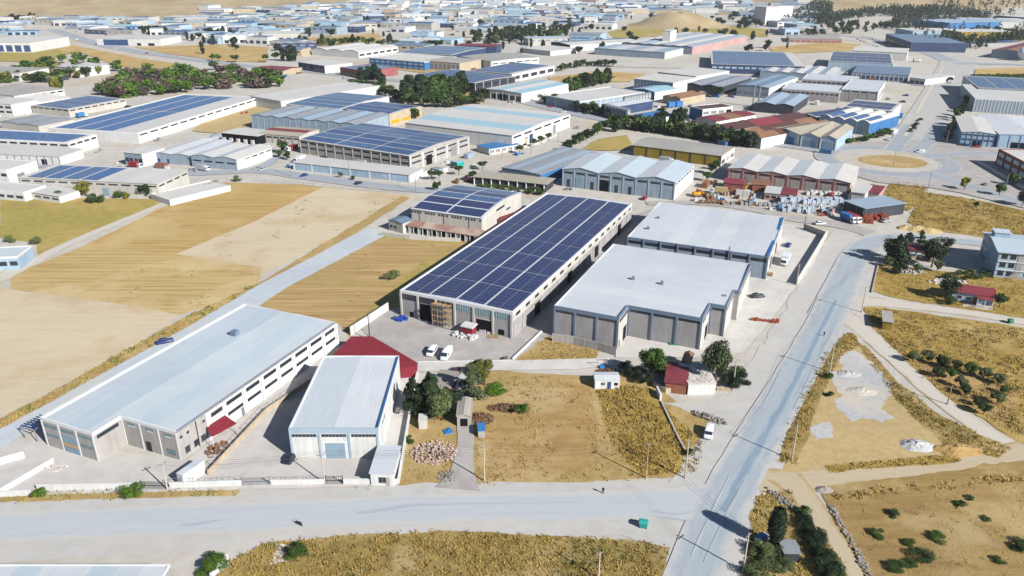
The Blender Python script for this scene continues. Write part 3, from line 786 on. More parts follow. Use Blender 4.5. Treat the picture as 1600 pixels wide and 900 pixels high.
def pallets(px, py, nx, ny, m, label, s=(1.1, 1.1, 1.2), gap=.25, hd=0.0, name='block_stack', group=None, jit=.12, cat='blocks'):
    """stacks of goods on pallets standing in rows; each stack is its own thing"""
    p0 = G(px, py); rnd = random.Random(int(px * 3 + py))
    ca, sa = math.cos(R(hd)), math.sin(R(hd))
    for i in range(nx):
        for j in range(ny):
            x, y = i * (s[0] + gap) + rnd.uniform(-jit, jit), j * (s[1] + gap) + rnd.uniform(-jit, jit)
            if nx * ny > 12 and rnd.random() < .14: continue
            r = empty(name, (p0.x + x * ca - y * sa, p0.y + x * sa + y * ca, 0), R(hd) + rnd.uniform(-.16, .16), label, cat, group)
            ubox('pallet', 'wood', r, 0, 0, 0, s[0], s[1], .14); ubox('load', m, r, 0, 0, .14, s[0] * .94, s[1] * .94, s[2] * rnd.uniform(.6, 1.15))
# ---------------------------------------------------------------- the ground: one sheet to the horizon, hills, fields, roads
def terrain_h(x, y):
    d = math.hypot(x + 1000, (y - 2500) * .8); z = 105 * math.exp(-(d / 620) ** 2)                # bare hills beyond the far estates
    d = math.hypot(x + 1500, (y - 2000) * .8); z += 70 * math.exp(-(d / 450) ** 2)
    f = min(1, max(0, (y - 1150) / 500)); z *= f * f * (3 - 2 * f)
    d = math.hypot(x - 1150, (y - 2250) * .7); w = 95 * math.exp(-(d / 520) ** 2)                # wooded rise
    f = min(1, max(0, (y - 1560) / 350)); z += w * f * f * (3 - 2 * f)
    f = min(1, max(0, (y - 1900) / 600))
    z += f * 14 * (noise.noise(Vector((x * .004, y * .004, 3))) + .5 * noise.noise(Vector((x * .011, y * .011, 7))) + .2)
    far = min(1, max(0, (y - 3000) / 3000)); z += far * 120 * (noise.noise(Vector((x * .0006, y * .0006, 11))) + .5)
    return max(z, 0.0)
V, Fc = [], []
xs = [-9000, -5000, -3000, -2000] + [-1600 + 40 * i for i in range(81)] + [2000, 3000, 5000, 9000]
ys = [-400, 0, 400, 900] + [1000 + 30 * i for i in range(81)] + [3600, 4200, 5000, 6500, 9000, 14000]
for y in ys:
    for x in xs: V.append((x, y, terrain_h(x, y)))
nx = len(xs)
for j in range(len(ys) - 1):
    for i in range(nx - 1): Fc.append((j*nx + i, j*nx + i + 1, (j+1)*nx + i + 1, (j+1)*nx + i))
g = tag(mesh('ground', V, Fc, ['ground_dust', 'hill_gold', 'hill_tan'], smooth=True), kind='structure')
for p_ in g.data.polygons:
    q = p_.center; w = 60 * noise.noise(Vector((q.x * .006, q.y * .006, 2)))
    if q.y > 2300 + 2 * w: p_.material_index = 2
    elif q.y > 1300 + w and q.x < -330 + w - (q.y - 1300) * .12: p_.material_index = 1
    elif q.y > 1650 + w and q.x > 500: p_.material_index = 1
def GT(px, py):
    """photo pixel -> place on the rolling far terrain"""
    p = G(px, py)
    for _ in range(12):
        p = G(px, py, terrain_h(p.x, p.y) * .6 + p.z * .4)
    return p

# fields on the left
patch('field', [(0,308),(262,311),(240,322),(130,368),(60,400),(56,380),(0,372)], 'grass_green_dry', .5)
patch('field', [(345,285),(470,288),(505,292),(400,345),(275,397),(125,386),(268,318)], 'stubble_gold', .5)
patch('field', [(275,397),(400,345),(505,292),(655,306),(560,352),(410,430),(400,416)], 'plough_pale', .8)
patch('field', [(15,432),(55,415),(125,386),(275,397),(410,418),(402,443),(330,478),(280,492),(175,473),(15,452)], 'stubble_tan', .6)
patch('field', [(-40,440),(15,452),(175,473),(280,492),(225,530),(120,590),(0,652),(-60,680)], 'plough_pale', .8)
patch('verge', [(412,438),(290,495),(180,556),(60,624),(-40,672),(-40,690),(20,660),(160,584),(300,507),(402,448),(560,362),(640,310),(628,306)], 'grass_dry', .7, 2)
ribbon('track', [(350,280,5),(267,314,4.5),(160,358,4.5),(98,385,5),(45,412,6),(0,434,8),(-40,448,9)], 'track_gravel', .5)
patch('field', [(601,368),(722,372),(790,352),(640,440),(622,460),(625,490),(592,497),(545,527),(530,506),(405,478),(447,450)], 'stubble_furrow', .5)
patch('verge', [(605,366),(722,374),(716,382),(640,376),(596,372)], 'grass_green_dry', .4, 2)
patch('verge', [(700,388),(722,374),(640,440),(622,460),(626,486),(590,497),(550,524),(534,514),(585,478),(600,462),(640,425)], 'grass_green_dry', 1.2, 2)
# middle lots
patch('lot', [(640,645),(718,640),(760,578),(925,588),(935,575),(1010,590),(1060,630),(1130,640),(1108,690),(1092,742),(1000,748),(760,762),(700,758),(620,758)], 'grass_dry', .7, 2)
patch('lot', [(745,690),(800,640),(830,590),(918,592),(930,640),(935,700),(900,740),(800,745),(745,742)], 'soil_brown', 1.4, 2)
patch('lot', [(700,640),(730,640),(720,660),(640,720),(625,752),(690,752),(712,700)], 'grass_dry', .6, 2)
patch('lot', [(930,600),(1010,606),(1040,640),(1100,690),(1088,738),(1005,744),(955,690)], 'grass_gold', 1.0, 2)
patch('lot', [(1025,628),(1100,630),(1150,610),(1162,575),(1180,560),(1172,600),(1150,650),(1080,645)], 'road_dust', 1.0, 2)
patch('verge', [(845,521),(866,529),(935,546),(932,560),(806,564)], 'grass_dry', .4, 2)
# wide dusty road corridor, asphalt on top
ribbon('road_shoulder', [(-120,838,17),(0,828,17),(200,818,17),(400,810,16),(700,797,16),(1000,793,15),(1130,800,15)], 'road_dust', .8)
ribbon('road_shoulder', [(1075,925,22),(1110,825,22),(1148,752,22),(1192,672,22),(1235,600,22),(1290,502,22),(1335,405,21),(1352,372,18)], 'road_dust', .8)
patch('road_shoulder', [(960,765),(1095,742),(1130,690),(1200,690),(1215,760),(1160,850),(1050,860),(1000,848),(960,830)], 'road_dust', 1.0, 3)
patch('road_shoulder', [(1150,600),(1180,555),(1215,500),(1250,440),(1300,362),(1340,352),(1350,400),(1290,520),(1200,660),(1110,700),(1130,640)], 'road_dust', 1.0, 3)
ribbon('track', [(1335,470,10),(1380,473,7),(1450,481,5.5),(1520,490,5),(1600,503,5),(1680,515,5)], 'track_gravel', .4)
ribbon('track', [(1310,490,9),(1350,516,7),(1400,562,5.5),(1450,608,5),(1500,648,5),(1560,686,6),(1640,725,7)], 'track_gravel', .4)
ribbon('track', [(1180,756,10),(1240,752,8),(1330,744,6),(1430,735,6),(1520,722,6),(1600,706,7),(1680,695,7)], 'track_brown', .4)
ribbon('track', [(1225,745,8),(1255,775,5.5),(1285,820,5),(1315,865,5),(1345,915,5)], 'track_brown', .3)
# right-hand fields
patch('field', [(1278,762),(1330,754),(1420,745),(1500,735),(1600,720),(1680,708),(1720,960),(1385,960),(1330,860)], 'stubble_brown', .8, 2)
patch('verge', [(1180,775),(1232,768),(1262,810),(1345,930),(1150,930),(1172,840)], 'grass_olive', .8, 2)
patch('lot', [(1232,718),(1252,648),(1290,562),(1326,522),(1345,542),(1400,598),(1470,652),(1578,704),(1500,716),(1300,736),(1225,738)], 'sand', .7, 2)
patch('verge', [(1216,722),(1248,640),(1286,560),(1318,524),(1332,520),(1345,540),(1318,552),(1296,590),(1268,660),(1244,728)], 'grass_olive', .8, 2)
patch('verge', [(1340,538),(1352,540),(1405,600),(1470,650),(1580,700),(1560,716),(1480,700),(1400,625)], 'grass_olive', .8, 2)
patch('verge', [(1290,728),(1420,716),(1500,712),(1500,722),(1400,730),(1296,740)], 'grass_gold', .5, 2)
patch('gravel_area', [(1308,562),(1336,548),(1372,575),(1392,610),(1376,640),(1395,655),(1330,660),(1308,640),(1302,600)], 'gravel_grey', 2.2, 2)
patch('gravel_area', [(1265,668),(1296,660),(1302,684),(1272,690)], 'gravel_grey', .8, 2)
patch('field', [(1348,480),(1400,484),(1500,498),(1680,522),(1680,740),(1560,672),(1490,628),(1420,568),(1368,516)], 'grass_gold', .8, 2)
patch('field', [(1425,556),(1520,585),(1600,612),(1572,668),(1490,622),(1440,580)], 'soil_brown', .8, 2)
patch('field', [(1372,412),(1480,425),(1680,440),(1680,508),(1500,482),(1400,466),(1362,456)], 'grass_gold', .7, 2)
patch('field', [(1440,300),(1500,308),(1680,345),(1680,388),(1540,372),(1440,358),(1418,348)], 'grass_gold', .7, 2)
patch('field', [(1392,284),(1450,290),(1438,312),(1420,330),(1372,322)], 'grass_gold', .7, 2)
patch('field', [(-60,900),(330,905),(372,872),(410,850),(560,836),(700,830),(900,840),(1000,846),(1046,856),(1036,960),(300,960)], 'grass_olive', .7, 1.5)
patch('bare_patch', [(432,850),(455,852),(452,880),(420,884)], 'concrete_pale', .5, 1)
patch('verge', [(0,770),(70,768),(260,766),(375,764),(370,775),(260,778),(60,784),(0,786)], 'grass_dry', .5, 1.5)
# yards
patch('yard_paving', [(-60,706),(62,690),(290,720),(506,556),(545,552),(455,716),(592,715),(622,752),(605,760),(0,776),(-60,782)], 'concrete', 0)
patch('yard_paving', [(590,702),(627,568),(653,582),(641,646),(622,756),(582,756)], 'concrete_pale', 0)
patch('yard_paving', [(560,510),(607,483),(640,480),(800,500),(868,518),(800,566),(645,567),(578,528)], 'concrete_grey', 0)
patch('yard_paving', [(795,530),(985,340),(1030,322),(985,372),(866,528),(846,521)], 'concrete_grey', 0)
patch('lane', [(640,566),(800,564),(962,560),(960,571),(900,578),(655,581)], 'concrete_pale', 0)
patch('yard_paving', [(962,560),(962,540),(1000,500),(1140,490),(1180,420),(1225,350),(1296,362),(1268,420),(1236,458),(1192,516),(1160,552),(1100,560)], 'concrete_pale', 0)
patch('lane', [(578,356),(603,368),(447,450),(403,480),(385,478),(62,660),(0,705),(-60,735),(-60,700),(20,662),(160,585),(300,508),(400,448)], 'lane_pale', .2)
ribbon('lane', [(727,650,3.6),(727,700,3.6),(722,740,5),(715,765,9)], 'concrete_grey', .2)
# asphalt
ribbon('road', [(-120,840,8.2),(0,826,8.2),(200,816,8.2),(400,808,8.2),(700,795,8.2),(1000,790,8.4),(1060,788,9),(1135,785,12)], 'asphalt_dusty', .25)
ribbon('road', [(1068,935,9),(1082,900,9),(1110,825,9),(1148,752,9.5),(1192,672,9.5),(1235,600,9.5),(1290,502,10),(1334,405,10),(1362,378,9),(1410,371,8),(1500,377,7.5),(1600,388,7.5),(1700,400,7.5)], 'asphalt_blue', .25)
ribbon('asphalt_patch', [(1128,800,2.2),(1160,742,2.4),(1200,672,2.2),(1240,600,2),(1278,524,1.8),(1306,470,1.4)], 'asphalt_patch', .5)
ribbon('tyre_streak', [(0,832,.7),(200,824,.8),(400,818,.7),(560,812,.5)], 'tyre_streak', .3)
ribbon('tyre_streak', [(560,803,1.2),(640,792,1.4),(700,789,.6),(900,786,.4)], 'asphalt_worn', .3)
ribbon('road', [(1360,365,9),(1310,352,8),(1240,342,8),(1180,328,7),(1100,318,6),(1010,318,6)], 'concrete_grey', .5)
ribbon('oil_stain', [(278,823,.2),(292,821,1.3),(310,819,1.5),(346,814,.3)], 'asphalt_worn', .3)
for cl_ in ([(0,811,.25),(120,804,.3),(300,796,.25)], [(330,795,.2),(430,791,.3),(560,786,.2)], [(700,781,.25),(900,776,.3),(1000,774,.2)], [(560,812,.25),(700,808,.3),(900,805,.2)], [(100,838,.25),(260,830,.3),(420,826,.2)], [(1190,640,.3),(1215,590,.3),(1240,545,.25)], [(1262,490,.3),(1290,440,.3),(1308,405,.25)], [(1090,800,.4),(1060,805,.5),(1020,800,.3)], [(1085,815,.3),(1050,812,.4),(1000,806,.2)], [(1240,640,.3),(1270,580,.35),(1300,520,.3)], [(1100,880,.3),(1130,815,.4),(1165,750,.3)], [(1080,870,.25),(1105,815,.3),(1140,745,.25)]):
    ribbon('tyre_mark', cl_, 'asphalt_worn' if cl_[0][2] > .25 else 'tyre_streak', .25)
# middle-distance roads
ribbon('road', [(-60,244,9),(30,254,9),(110,262,9),(290,271,9),(400,267,9),(470,275,10),(560,287,10),(640,296,9),(700,299,8)], 'asphalt_grey', .3)
ribbon('road', [(395,266,8),(420,256,7),(440,240,7)], 'asphalt_grey', .3)
ribbon('road', [(-60,248,6),(60,226,5),(190,206,5),(290,182,6),(345,158,6),(400,147,6)], 'track_gravel', .5)
ribbon('road', [(60,40,16),(95,50,18),(150,68,20),(212,80,18),(300,93,14),(400,104,13),(520,116,12),(640,128,12)], 'asphalt_grey', .5)
ribbon('road', [(640,128,12),(760,146,11),(870,172,11),(960,190,11),(1100,214,11),(1230,228,11),(1320,242,12)], 'asphalt_grey', .5)
patch('road', [(1387,226),(1420,175),(1437,150),(1470,95),(1500,84),(1530,98),(1497,150),(1478,190),(1464,226)], 'asphalt_grey', .6, 4)
ribbon('road', [(1490,100,22),(1560,100,14),(1700,108,14)], 'asphalt_grey', .6)
ribbon('road', [(1485,96,20),(1440,78,18),(1390,66,16),(1340,58,14),(1250,50,12)], 'asphalt_grey', .6)
ribbon('road', [(1425,132,10),(1470,136,10),(1500,138,10)], 'asphalt_grey', .4)
patch('road_shoulder', [(1280,234),(1340,222),(1390,222),(1480,216),(1680,232),(1680,345),(1600,326),(1500,302),(1440,292),(1372,286),(1310,268)], 'concrete_grey', .6, 4)
ctr = G(1384, 251); cir = [(ctr.x + 30 * math.cos(a * math.pi / 16), ctr.y + 30 * math.sin(a * math.pi / 16)) for a in range(33)]
def wribbon(name, P, w, m):
    px = [proj((x, y, 0)) + (w,) for x, y in P]; return ribbon(name, px, m, .2)
wribbon('road', cir, 10, 'asphalt_grey')
ribbon('road', [(1300,236,10),(1330,246,10),(1352,256,10)], 'asphalt_grey', .3); ribbon('road', [(1420,264,9),(1450,272,9),(1500,288,9),(1560,306,9),(1640,330,9)], 'asphalt_grey', .3)
ribbon('road', [(1430,247,9),(1480,243,9),(1540,240,9),(1660,246,9)], 'asphalt_grey', .3); ribbon('road', [(1395,237,10),(1405,222,10),(1425,196,10)], 'asphalt_grey', .3); ribbon('road', [(1425,240,10),(1450,222,9),(1470,192,9)], 'asphalt_grey', .3)
ic = [G(1384, 251) + Vector((24.5 * math.cos(a * math.pi / 20), 24.5 * math.sin(a * math.pi / 20), 0)) for a in range(40)]; LAYER[0] += .004; sheet('road_island', ic, 'ground_dust', LAYER[0], 3, .3)
ic = [G(1394, 253) + Vector((17 * math.cos(a * math.pi / 20), 14 * math.sin(a * math.pi / 20), 0)) for a in range(40)]; LAYER[0] += .004; sheet('road_island', ic, 'grass_dry', LAYER[0], 1.5, 2.6)
ribbon('road_island', [(1432,178,3),(1452,142,3),(1474,104,3)], 'track_gravel', .3)
ribbon('road_island', [(1414,213,2.5),(1432,188,2.5),(1440,180,2)], 'track_gravel', .3)
# far fields
for pl, m_ in [([(60,66),(120,72),(200,88),(300,104),(230,108),(185,104),(130,84),(70,78)], 'stubble_gold'), ([(210,74),(340,70),(420,74),(415,98),(350,96),(260,84)], 'stubble_gold'),
               ([(855,122),(930,112),(1010,116),(985,128),(900,130),(860,128)], 'stubble_gold'), ([(960,92),(1060,88),(1130,92),(1115,108),(1000,106),(950,104)], 'ground_dust'),
               ([(950,50),(1000,38),(1130,40),(1200,46),(1200,58),(1050,56),(960,60)], 'grass_green_dry'), ([(1200,74),(1300,66),(1345,70),(1330,80),(1210,84)], 'stubble_gold'),
               ([(575,100),(640,97),(730,108),(700,118),(640,112)], 'stubble_gold'), ([(480,60),(590,52),(600,66),(500,72)], 'stubble_gold'), ([(0,78),(80,74),(110,84),(60,98),(0,96)], 'grass_green_dry'),
               ([(340,176),(400,166),(450,176),(390,196),(350,210),(300,205)], 'sand'), ([(935,218),(980,212),(990,234),(940,236),(905,234)], 'grass_green_dry'),
               ([(1525,108),(1600,106),(1660,110),(1660,124),(1520,122)], 'stubble_gold'), ([(1515,46),(1600,50),(1660,56),(1660,66),(1530,62)], 'stubble_gold'), ([(700,146),(760,142),(790,150),(740,158)], 'stubble_gold')]:
    patch('field', pl, m_, 1.5, 8)
V, Fc = [], []; p0 = G(1058, 40)
for i in range(15):
    for j in range(40):
        r_ = i / 14; a_ = 2 * math.pi * j / 40; k_ = 1 + .18 * noise.noise(Vector((math.cos(a_) * 1.2, math.sin(a_) * 1.2, 4)))
        V.append((p0.x + 74 * r_ * k_ * math.cos(a_) * 1.15, p0.y + 90 * r_ * k_ * math.sin(a_), 21 * (.5 + .5 * math.cos(math.pi * r_ ** 1.25)) * (1 + .1 * noise.noise(Vector((r_ * 4, a_ * 2, 1)))) - .1))
for i in range(14):
    for j in range(40): Fc.append((i*40 + j, (i+1)*40 + j, (i+1)*40 + (j+1) % 40, i*40 + (j+1) % 40))
tag(mesh('hill', V, Fc, 'hill_gold', smooth=True), kind='structure')
# ---------------------------------------------------------------- stepped buildings
class Poly:
    """building on a right-angled stepped outline; px are the photo pixels of the eaves"""
    def __init__(s, name, label, cat, px, h, wall_m):
        s.root, s.loc = poly_building(name, label, cat, px, h, wall_m, None, None); s.h = h; s.rz = s.root.rotation_euler.z
    def local(s, px, py, z):
        p = G(px, py, z) - Vector(s.root.location); ca, sa = math.cos(-s.rz), math.sin(-s.rz)
        return p.x * ca - p.y * sa, p.x * sa + p.y * ca
    def edge(s, i):
        a = Vector(s.loc[i] + (0,)); b = Vector(s.loc[(i + 1) % len(s.loc)] + (0,)); d = b - a
        return a, d.length, d.normalized()
    def along(s, i, px, py, z=None):
        a, L, d = s.edge(i); p = s.local(px, py, s.h if z is None else z); return (Vector((p[0], p[1], 0)) - a).dot(d)
    def on(s, i, a, b, z0, z1, m, name='window', proud=.03, back=.06):
        o, L, d = s.edge(i); n = Vector((d.y, -d.x, 0)); mid = o + d * (a + b) / 2 + n * (proud - back) / 2
        if name == 'window': ubox('window_frame', 'trim_grey', s.root, mid.x, mid.y, z0 - .09, b - a + .18, proud + back - .03, z1 - z0 + .18, math.atan2(d.y, d.x))
        return ubox(name, m, s.root, mid.x, mid.y, z0, b - a, proud + back, z1 - z0, math.atan2(d.y, d.x))
    def parapet(s, m, th=.3, hh=.6, top=0.0, edges=None, proud=.006, name='parapet'):
        for i in (range(len(s.loc)) if edges is None else edges):
            o, L, d = s.edge(i); n = Vector((d.y, -d.x, 0)); mid = o + d * L / 2 - n * (th / 2 - proud - .002 * (i % 2))
            ubox(name, m, s.root, mid.x, mid.y, s.h + top - hh, L - .01 * (i % 2), th, hh - .003 * (i % 2), math.atan2(d.y, d.x))
    def spans(s, axis, q):
        c_ = []; n = len(s.loc)
        for i in range(n):
            a, b = s.loc[i], s.loc[(i + 1) % n]; o = 1 - axis
            if (a[axis] > q) != (b[axis] > q): c_.append(a[o] + (b[o] - a[o]) * (q - a[axis]) / (b[axis] - a[axis]))
        c_.sort(); return list(zip(c_[::2], c_[1::2]))
    def roof(s, cuts, axis, ms, zf, thick=.14, inset=.2):
        lo = min(p[axis] for p in s.loc); hi = max(p[axis] for p in s.loc)
        cs = sorted(set([round(lo + (hi - lo) * t, 3) for t in cuts] + [round(p[axis], 3) for p in s.loc])); k = 0
        for a, b in zip(cs, cs[1:]):
            if b - a < .3: continue
            t = ((a + b) / 2 - lo) / (hi - lo); k = sum(1 for q in cuts if q < t)
            for u, v in s.spans(axis, (a + b) / 2):
                u += inset; v -= inset; aa = a + (inset if a <= lo + .01 else 0); bb = b - (inset if b >= hi - .01 else 0)
                P = [(aa, u), (bb, u), (bb, v), (aa, v)]
                if axis == 1: P = [(u, aa), (v, aa), (v, bb), (u, bb)]
                z = .012 * (k % 2)
                top = [(x, y, zf(x, y) + z) for x, y in P]; bot = [(x, y, w - thick) for x, y, w in top]
                mesh('roof_panel', bot + top, CF, ms[k % len(ms)], s.root)

# ---- long pale hall on the left
FRAMES[0] = 'trim_grey'
h1 = H_at(73, 696, 652)
b1 = Poly('factory_hall', 'long white factory hall with stepped front and yellow-striped blue door', 'factory',
          [(62,652),(143.8,676.8),(188.9,650.2),(275.3,674.4),(531.2,504.4),(390,477)], h1, 'wall_grey')
W1 = b1.loc[3][0]
b1.roof([0,.22,.44,.64,.82,1], 0, ['roof_sky','roof_sky_b'], lambda x, y: h1 - .42 + .5 * (1 - abs(x / W1 - .45) * 1.6))
b1.parapet('trim_white', hh=.75, edges=(0, 1, 2, 4)); b1.parapet('trim_white', hh=.9, th=.7, top=.12, edges=(5,)); b1.parapet('metal_grey', hh=.45, th=.25, top=.0, edges=(3,))
L0 = b1.edge(0)[1]; L2 = b1.edge(2)[1]; L3 = b1.edge(3)[1]
for i, L in ((0, L0), (2, L2)):
    for k in range(4): x = min(L - .22, max(.22, L * k / 3)); b1.on(i, x - .2, x + .2, 0, h1 - .7, 'trim_white', 'pilaster', .1)
for k in range(3):
    a = L0 * k / 3
    b1.on(0, a + .7, a + L0/3 - .7, h1 - 2.0, h1 - 1.4, 'glass_teal')
    if k != 1: b1.on(0, a + .7, a + L0/3 - .7, h1 - 4.3, h1 - 3.7, 'glass_teal')
d1 = b1.on(0, L0/3 + .45, 2*L0/3 - .35, 0, 4.4, 'shutter_blue', 'sliding_door', .08); d1['label'] = 'blue sliding door with a yellow stripe'
b1.on(0, L0/3 + .5, 2*L0/3 - .4, 2.0, 2.28, 'paint_yellow', 'door_stripe', .11); b1.on(0, L0/3 + .5, 2*L0/3 - .4, 1.75, 1.9, 'paint_yellow', 'door_stripe', .11)
L1 = b1.edge(1)[1]; b1.on(1, L1 * .12, L1 * .88, h1 - 1.9, h1 - 1.1, 'glass')
for k in range(3):
    a = L2 * k / 3
    b1.on(2, a + L2/9, a + L2 * .24, h1 - 2.1, h1 - 1.2, 'glass_teal'); b1.on(2, a + L2/9 + .1, a + L2 * .24, h1 - 2.05, h1 - 1.75, 'trim_white', 'window_blind', .05)
    if k == 2: b1.on(2, a + L2/10, a + L2 * .25, .9, 2.1, 'glass_teal')
    if k == 1: b1.on(2, a + .9, a + 2.3, 0, 2.4, 'metal_dark', 'door', .06)
zc = lambda x, y: (30 + x / 2.813, 460 + y / 2.813)
st = [b1.along(3, *zc(x, 603 - (x - 690) * .664)) for x in (820, 900, 990, 1070, 1145, 1215, 1285, 1350)] + [L3 - .2]
b1.on(3, st[0], L3 - .1, 0, h1 - .5, 'wall_white', 'wall_cladding', .04, .0)
for x in st: b1.on(3, x - .32, x + .32, 0, h1 - .45, 'trim_white', 'pilaster', .32)
for i in range(len(st) - 1):
    if i == 0:
        for t in (.12, .45, .78): b1.on(3, st[0] + 1 + (st[1] - st[0] - 2) * t, st[0] + 2.1 + (st[1] - st[0] - 2) * t, h1 - 2.2, h1 - 1.3, 'glass', proud=.08)
        continue
    b1.on(3, st[i] + .8, st[i+1] - .8, h1 - 2.0, h1 - 1.15, 'glass', proud=.08); b1.on(3, st[i] + .8, st[i+1] - .8, h1 - 4.6, h1 - 3.9, 'glass', proud=.08)
for t in (.25, .55, .8): b1.on(3, st[0] * t - .6, st[0] * t + .6, .8, 2.3, 'glass')
for t in (.12, .35, .9): b1.on(3, st[0] * t - .3, st[0] * t + .3, h1 - 2.1, h1 - 1.6, 'glass')
b1.on(3, st[0] * .62, st[0] * .62 + .18, .2, h1 - .6, 'metal_dark', 'downpipe', .12)
b1.on(3, st[2] - 1.6, st[2] - .7, 0, 2.1, 'trim_grey', 'door', .1)
aw = [b1.local(x, y, 3.3) for x, y in (zc(905,535), zc(955,563), zc(848,622), zc(822,588))]
mesh('awning', [(x, y, 3.55 if i in (0, 3) else 3.1) for i, (x, y) in enumerate(aw)] + [(x, y, 3.45 if i in (0, 3) else 3.0) for i, (x, y) in enumerate(aw)], [(0,1,2,3),(7,6,5,4),(0,4,5,1),(1,5,6,2),(2,6,7,3),(3,7,4,0)], 'canopy_red', b1.root)
for x, y in aw[1:3]: ubox('awning_post', 'trim_white', b1.root, x - .15, y, 0, .12, .12, 3.05)
lx, ly = b1.local(*zc(948,178), h1); v_ = ubox('roof_vent', 'fascia_steel', b1.root, lx, ly, h1 - .3, 1.8, 1.6, 1.5); v_['label'] = 'blue roof hatch box'
# steel frame carport left of the stepped front
p = G(66, 668, 3.2); r = empty('steel_pergola', (p.x - 2.2, p.y + 2.0, 0), b1.rz, 'open steel pergola with shade-coloured rafters at the corner of the stepped hall', 'pergola')
for x in (-1.9, 1.9):
    for y in (-2.2, 2.2): ubox('post', 'metal_grey', r, x, y, 0, .15, .15, 3.2)
for y in [-2.2 + .73 * k for k in range(7)]: ubox('rafter', 'paint_blue', r, 0, y, 3.2, 4.4, .16, .2)  # dark blue is the shade on the rails, put into their colour
for x in (-1.9, 1.9): ubox('beam', 'metal_grey', r, x, 0, 3.05, .14, 4.6, .15)
# ---- white hall with the big shutter
h2 = H_at(458.5, 716.7, 669.6)
b2 = Bld('warehouse', 'white warehouse with pale blue fascia, row of small windows and blue roller shutter', 'warehouse', (450.4,669.6), (590.6,669.6), (624.5,555.5), h2)
b2.walls('wall_white'); b2.gable(.35)
b2.roof('roof_white', inset=.25, drop=.55, bt=2, ms=['roof_sky_b','roof_white'])
b2.prof = [(0, 0), (1, 0)]
b2.parapet('fascia_blue', hh=1.2, sides='f', th=.35); b2.parapet('trim_white', hh=.9, sides='lb', th=.3); b2.parapet('parapet_blue_and_shade', hh=.95, sides='r', th=.45)  # right parapet: blue shade of its inner face painted as colour
b2.on('r', .4, b2.D - .3, h2 - 1.3, h2 + .01, 'trim_white', 'fascia', .06, 0)
for k in range(4): x = min(b2.W - .25, max(.25, b2.W * k / 3)); b2.on('f', x - .22, x + .22, 0, h2 - 1.2, 'fascia_blue', 'pilaster', .14)
for k in range(3):
    a = b2.W * k / 3 + .5; w = b2.W / 3 - 1.0
    for j in range(7): b2.on('f', a + w * j / 7 + .06, a + w * (j + 1) / 7 - .1, h2 - 1.95, h2 - 1.42, 'glass')
fr = b2.on('f', b2.W/3 + .55, 2*b2.W/3 - .55, 0, 4.3, 'trim_white', 'door_frame', .05)
b2.on('f', b2.W/3 + 1.0, 2*b2.W/3 - 1.0, 0, 3.9, 'shutter_blue', 'roller_shutter', .08)
for k in range(7): b2.on('f', b2.W/3 + 1.0, 2*b2.W/3 - 1.0, .5 + k * .5, .54 + k * .5, 'fascia_blue', 'shutter_slat', .09)
for k in range(6): b2.on('r', b2.D * (k + .2) / 6 - .15, b2.D * (k + .2) / 6 + .15, 0, h2 - 1.3, 'trim_white', 'pilaster', .1)
b2.on('r', 5, 8, h2 - 2.2, h2 - 1.6, 'glass'); b2.on('l', 3, b2.D - 3, h2 - 2.2, h2 - 1.6, 'glass')
h2b = 3.1
b2b = Bld('gatehouse', 'low white lean-to gatehouse beside the white warehouse', 'building', (578.5,739.2), (613.5,740), (621.5,700), h2b)
b2b.prof = [(0, 0), (1, .25)]; b2b.axis = 'y'; b2b.walls('wall_white'); b2b.roof('roof_white_x', over=.25)
b2b.on('f', 1.6, 3.0, .9, 2.1, 'glass'); b2b.on('f', 2.28, 2.33, .9, 2.1, 'trim_white', 'window_bar', .05); b2b.on('f', b2b.W - 1.5, b2b.W - .7, 0, 2.1, 'wall_grey', 'door', .05)
# ---- the large hall under solar panels
h3 = H_at(802.2, 529.9, 488)
b3 = Bld('solar_factory', 'large grey factory hall whose whole roof carries navy solar panels', 'factory', (624.6,453.3), (801.3,488), (987,317.5), h3)
b3.walls('wall_taupe'); b3.gable(.5); b3.roof('roof_white', inset=.3, drop=.5)
colx = [(.02,.138),(.144,.25),(.27,.38),(.386,.496),(.514,.624),(.630,.74),(.758,.866),(.872,.982)]
nr = 8
for i, (u, v) in enumerate(colx):
    for k in range(nr):
        e0, e1 = .012 + k * .976 / nr, .012 + (k + 1) * .976 / nr - .0045
        b3.slab('solar_array', u, v, e0, e1, 'solar_navy' if (i + k) % 3 else 'solar_indigo', -.18, .07)
b3.prof = [(0, 0), (1, 0)]
b3.parapet('trim_white', hh=.8, th=.45, sides='frbl', top=.05)
W3, D3 = b3.W, b3.D; bw = W3 / 6
for k in range(7): x = min(W3 - .32, max(.32, bw * k)); b3.on('f', x - .28, x + .28, 0, h3 - .75, 'wall_offwhite', 'pilaster', .3)
for k in range(6):
    a, b = bw * k + .35, bw * (k + 1) - .35
    if k < 3: b3.on('f', a, b, h3 - 2.6, h3 - .85, 'glass')
    else:
        wn = b3.on('f', a, b, h3 - 2.6, h3 - .95, 'glass_teal')
        for j in range(1, 7): b3.on('f', a + (b - a) * j / 7 - .05, a + (b - a) * j / 7 + .05, h3 - 2.6, h3 - .95, 'trim_white', 'mullion', .06)
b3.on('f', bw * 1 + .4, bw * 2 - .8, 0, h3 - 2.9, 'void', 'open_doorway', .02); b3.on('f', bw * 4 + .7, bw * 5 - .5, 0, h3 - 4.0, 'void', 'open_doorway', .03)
b3.on('f', bw * 4 + .45, bw * 4 + .7, 0, h3 - 3.7, 'wall_offwhite', 'door_jamb', .08); b3.on('f', bw * 4 + .45, bw * 5 - .3, h3 - 4.0, h3 - 3.7, 'wall_offwhite', 'door_lintel', .09)
